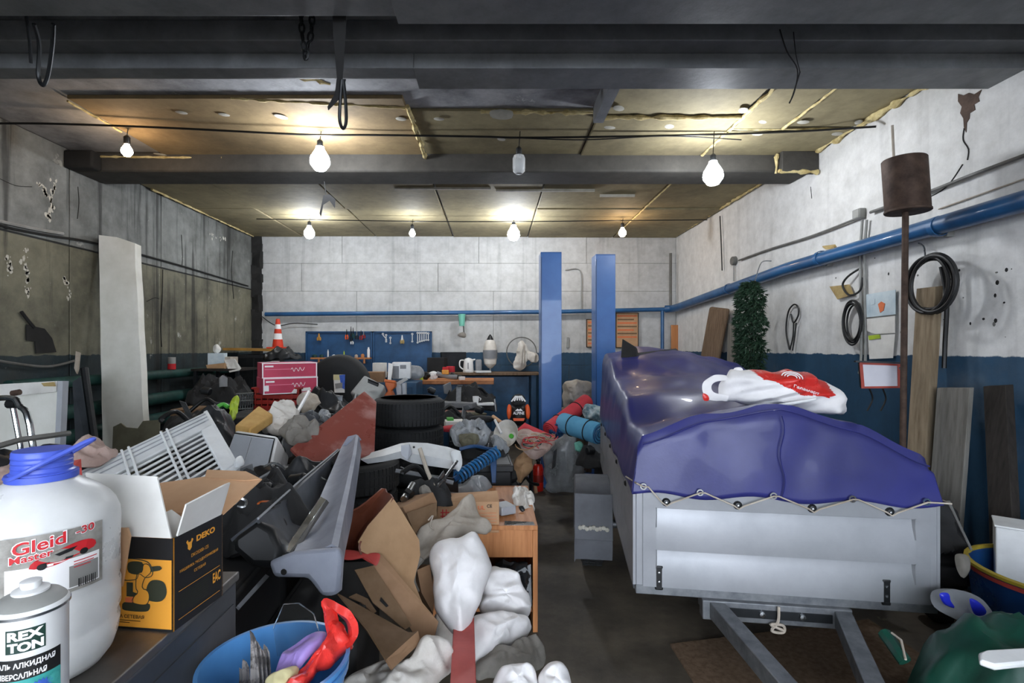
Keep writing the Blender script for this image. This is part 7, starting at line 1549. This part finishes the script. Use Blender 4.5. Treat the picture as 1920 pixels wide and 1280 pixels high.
# sacks
def sack(name, pts, thick, m_, lab, seed, amp=.03, scale=8, fold=None, back=.6, cat='sack'):
    return M().blob(P3(pts), thick * 1.25, back=back, N=72, rings=20, amp=amp * .5, scale=scale * 1.25, seed=seed, fold=fold).build(name, m_, label=lab, cat=cat, smooth=60)
sack('beige_cloth', [(776, 1020, 2.55), (784, 998, 2.6), (830, 978, 2.65), (868, 938, 2.75), (886, 928, 2.78), (898, 962, 2.75), (918, 976, 2.72), (920, 994, 2.68), (880, 1000, 2.6), (850, 1008, 2.52), (815, 1030, 2.45), (790, 1052, 2.45), (778, 1045, 2.5)], .06, 'cloth_beige', 'beige canvas cloth thrown over the cartons', 3, amp=.05, scale=7, fold=(.8, 0, .5), cat='cloth')
M().tube(curve(P3([(790, 1045, 2.42), (775, 1065, 2.4), (772, 1090, 2.38), (780, 1112, 2.36)]), 5), .02, 8).build('cloth_tail', 'cloth_grey', label='twisted grey canvas tail hanging beside the white sack', cat='cloth')
M().slab(P3([(782, 1068, 2.4), (806, 1058, 2.42), (815, 1120, 2.38), (812, 1150, 2.36), (790, 1110, 2.36)]), .12).build('carton_strip', 'card', label='brown carton end between the canvas tail and the white sack', cat='carton')
M().tube(curve(P3([(803, 975, 2.55), (812, 966, 2.55), (806, 985, 2.54), (814, 992, 2.54)]), 4), .004, 5).build('string_knot', 'rope', label='frayed string knot on the beige canvas', cat='string')
sack('white_sack', [(806, 1045, 2.3), (818, 1018, 2.32), (840, 1010, 2.34), (862, 1008, 2.34), (888, 994, 2.36), (902, 1010, 2.34), (916, 1045, 2.3), (922, 1070, 2.26), (910, 1100, 2.22), (895, 1140, 2.17), (880, 1180, 2.12), (869, 1206, 2.08), (852, 1192, 2.1), (835, 1168, 2.14), (815, 1140, 2.18), (812, 1090, 2.24)], .12, 'sack_white', 'bright white woven sack standing on its corner', 1, amp=.035, scale=7)
sack('white_sack', [(905, 1085, 2.5), (920, 1064, 2.55), (945, 1066, 2.55), (972, 1075, 2.52), (985, 1105, 2.5), (996, 1140, 2.45), (985, 1160, 2.45), (940, 1158, 2.42), (900, 1150, 2.42), (900, 1115, 2.46)], .10, 'sack_white', 'folded white sack bundle leaning on the desk side', 2, amp=.07, scale=8, fold=(1, 0, .15))
sack('white_sack', [(884, 1160, 2.3), (920, 1155, 2.35), (970, 1158, 2.38), (992, 1176, 2.36), (982, 1198, 2.32), (960, 1212, 2.28), (925, 1232, 2.2), (895, 1250, 2.15), (880, 1240, 2.15), (876, 1200, 2.2)], .14, 'sack_white', 'filled white sack lying below the folded sack bundle', 4, amp=.05, scale=7)
sack('grey_sack', [(818, 1150, 2.3), (850, 1170, 2.28), (870, 1200, 2.25), (870, 1240, 2.15), (830, 1235, 2.15), (815, 1200, 2.2)], .05, 'cloth_white', 'grey white sack behind the red post', 5)
sack('white_sack', [(640, 1292, 1.75), (665, 1262, 1.8), (720, 1242, 1.85), (780, 1238, 1.85), (790, 1212, 1.9), (815, 1198, 1.92), (845, 1210, 1.92), (852, 1235, 1.9), (840, 1268, 1.85), (815, 1300, 1.8), (740, 1330, 1.7), (670, 1330, 1.7)], .10, 'cloth_white', 'spread white cloth sack beneath the crushed carton', 6, amp=.07, scale=7)
sack('white_sack', [(922, 1290, 1.85), (935, 1262, 1.88), (960, 1252, 1.9), (995, 1256, 1.9), (1006, 1280, 1.88), (1000, 1320, 1.8), (940, 1330, 1.78)], .10, 'sack_white', 'smooth white sack top next to the red post foot', 7, amp=.03)
sack('white_sack', [(1008, 1285, 1.9), (1020, 1255, 1.92), (1032, 1244, 1.93), (1055, 1246, 1.92), (1068, 1270, 1.9), (1075, 1310, 1.85), (1030, 1330, 1.8)], .10, 'sack_white', 'white sack ear pointing up from the floor', 8, amp=.03)
sack('grey_sack', [(900, 1240, 2.15), (940, 1225, 2.2), (975, 1205, 2.25), (1010, 1205, 2.3), (1020, 1245, 2.2), (990, 1262, 2.12), (930, 1268, 2.08), (890, 1270, 2.06)], .08, 'cloth_grey', 'dirty grey sack on the floor behind the white sacks', 9, amp=.05)
a, b = P(870, 1165, 2.18), P(868, 1320, 1.62); d = (b - a).normalized(); x = V((1, 0, 0)); y = d.cross(x).normalized()
def sec(p, w_=.043, h_=.02): return [p + x * w_ + y * h_, p - x * w_ + y * h_, p - x * w_ - y * h_, p + x * w_ - y * h_]
rp_ = thing('red_post', 'red painted steel channel sticking up between the white sacks', 'steel post', b)
M().add(sec(a) + sec(b), [(0, 1, 5, 4), (1, 2, 6, 5), (2, 3, 7, 6), (3, 0, 4, 7), (3, 2, 1, 0), (4, 5, 6, 7)]).build('channel', 'red_paint', rp_, bevel=.003)
for s in (-1, 1): M().add([p + x * s * .038 + q_ for p in (a, b) for q_ in (x * .006 - y * .026, x * -.006 - y * .026, x * -.006 - y * .018, x * .006 - y * .018)], [(0, 1, 5, 4), (1, 2, 6, 5), (2, 3, 7, 6), (3, 0, 4, 7), (3, 2, 1, 0), (4, 5, 6, 7)]).build('lip', 'red_paint', rp_)
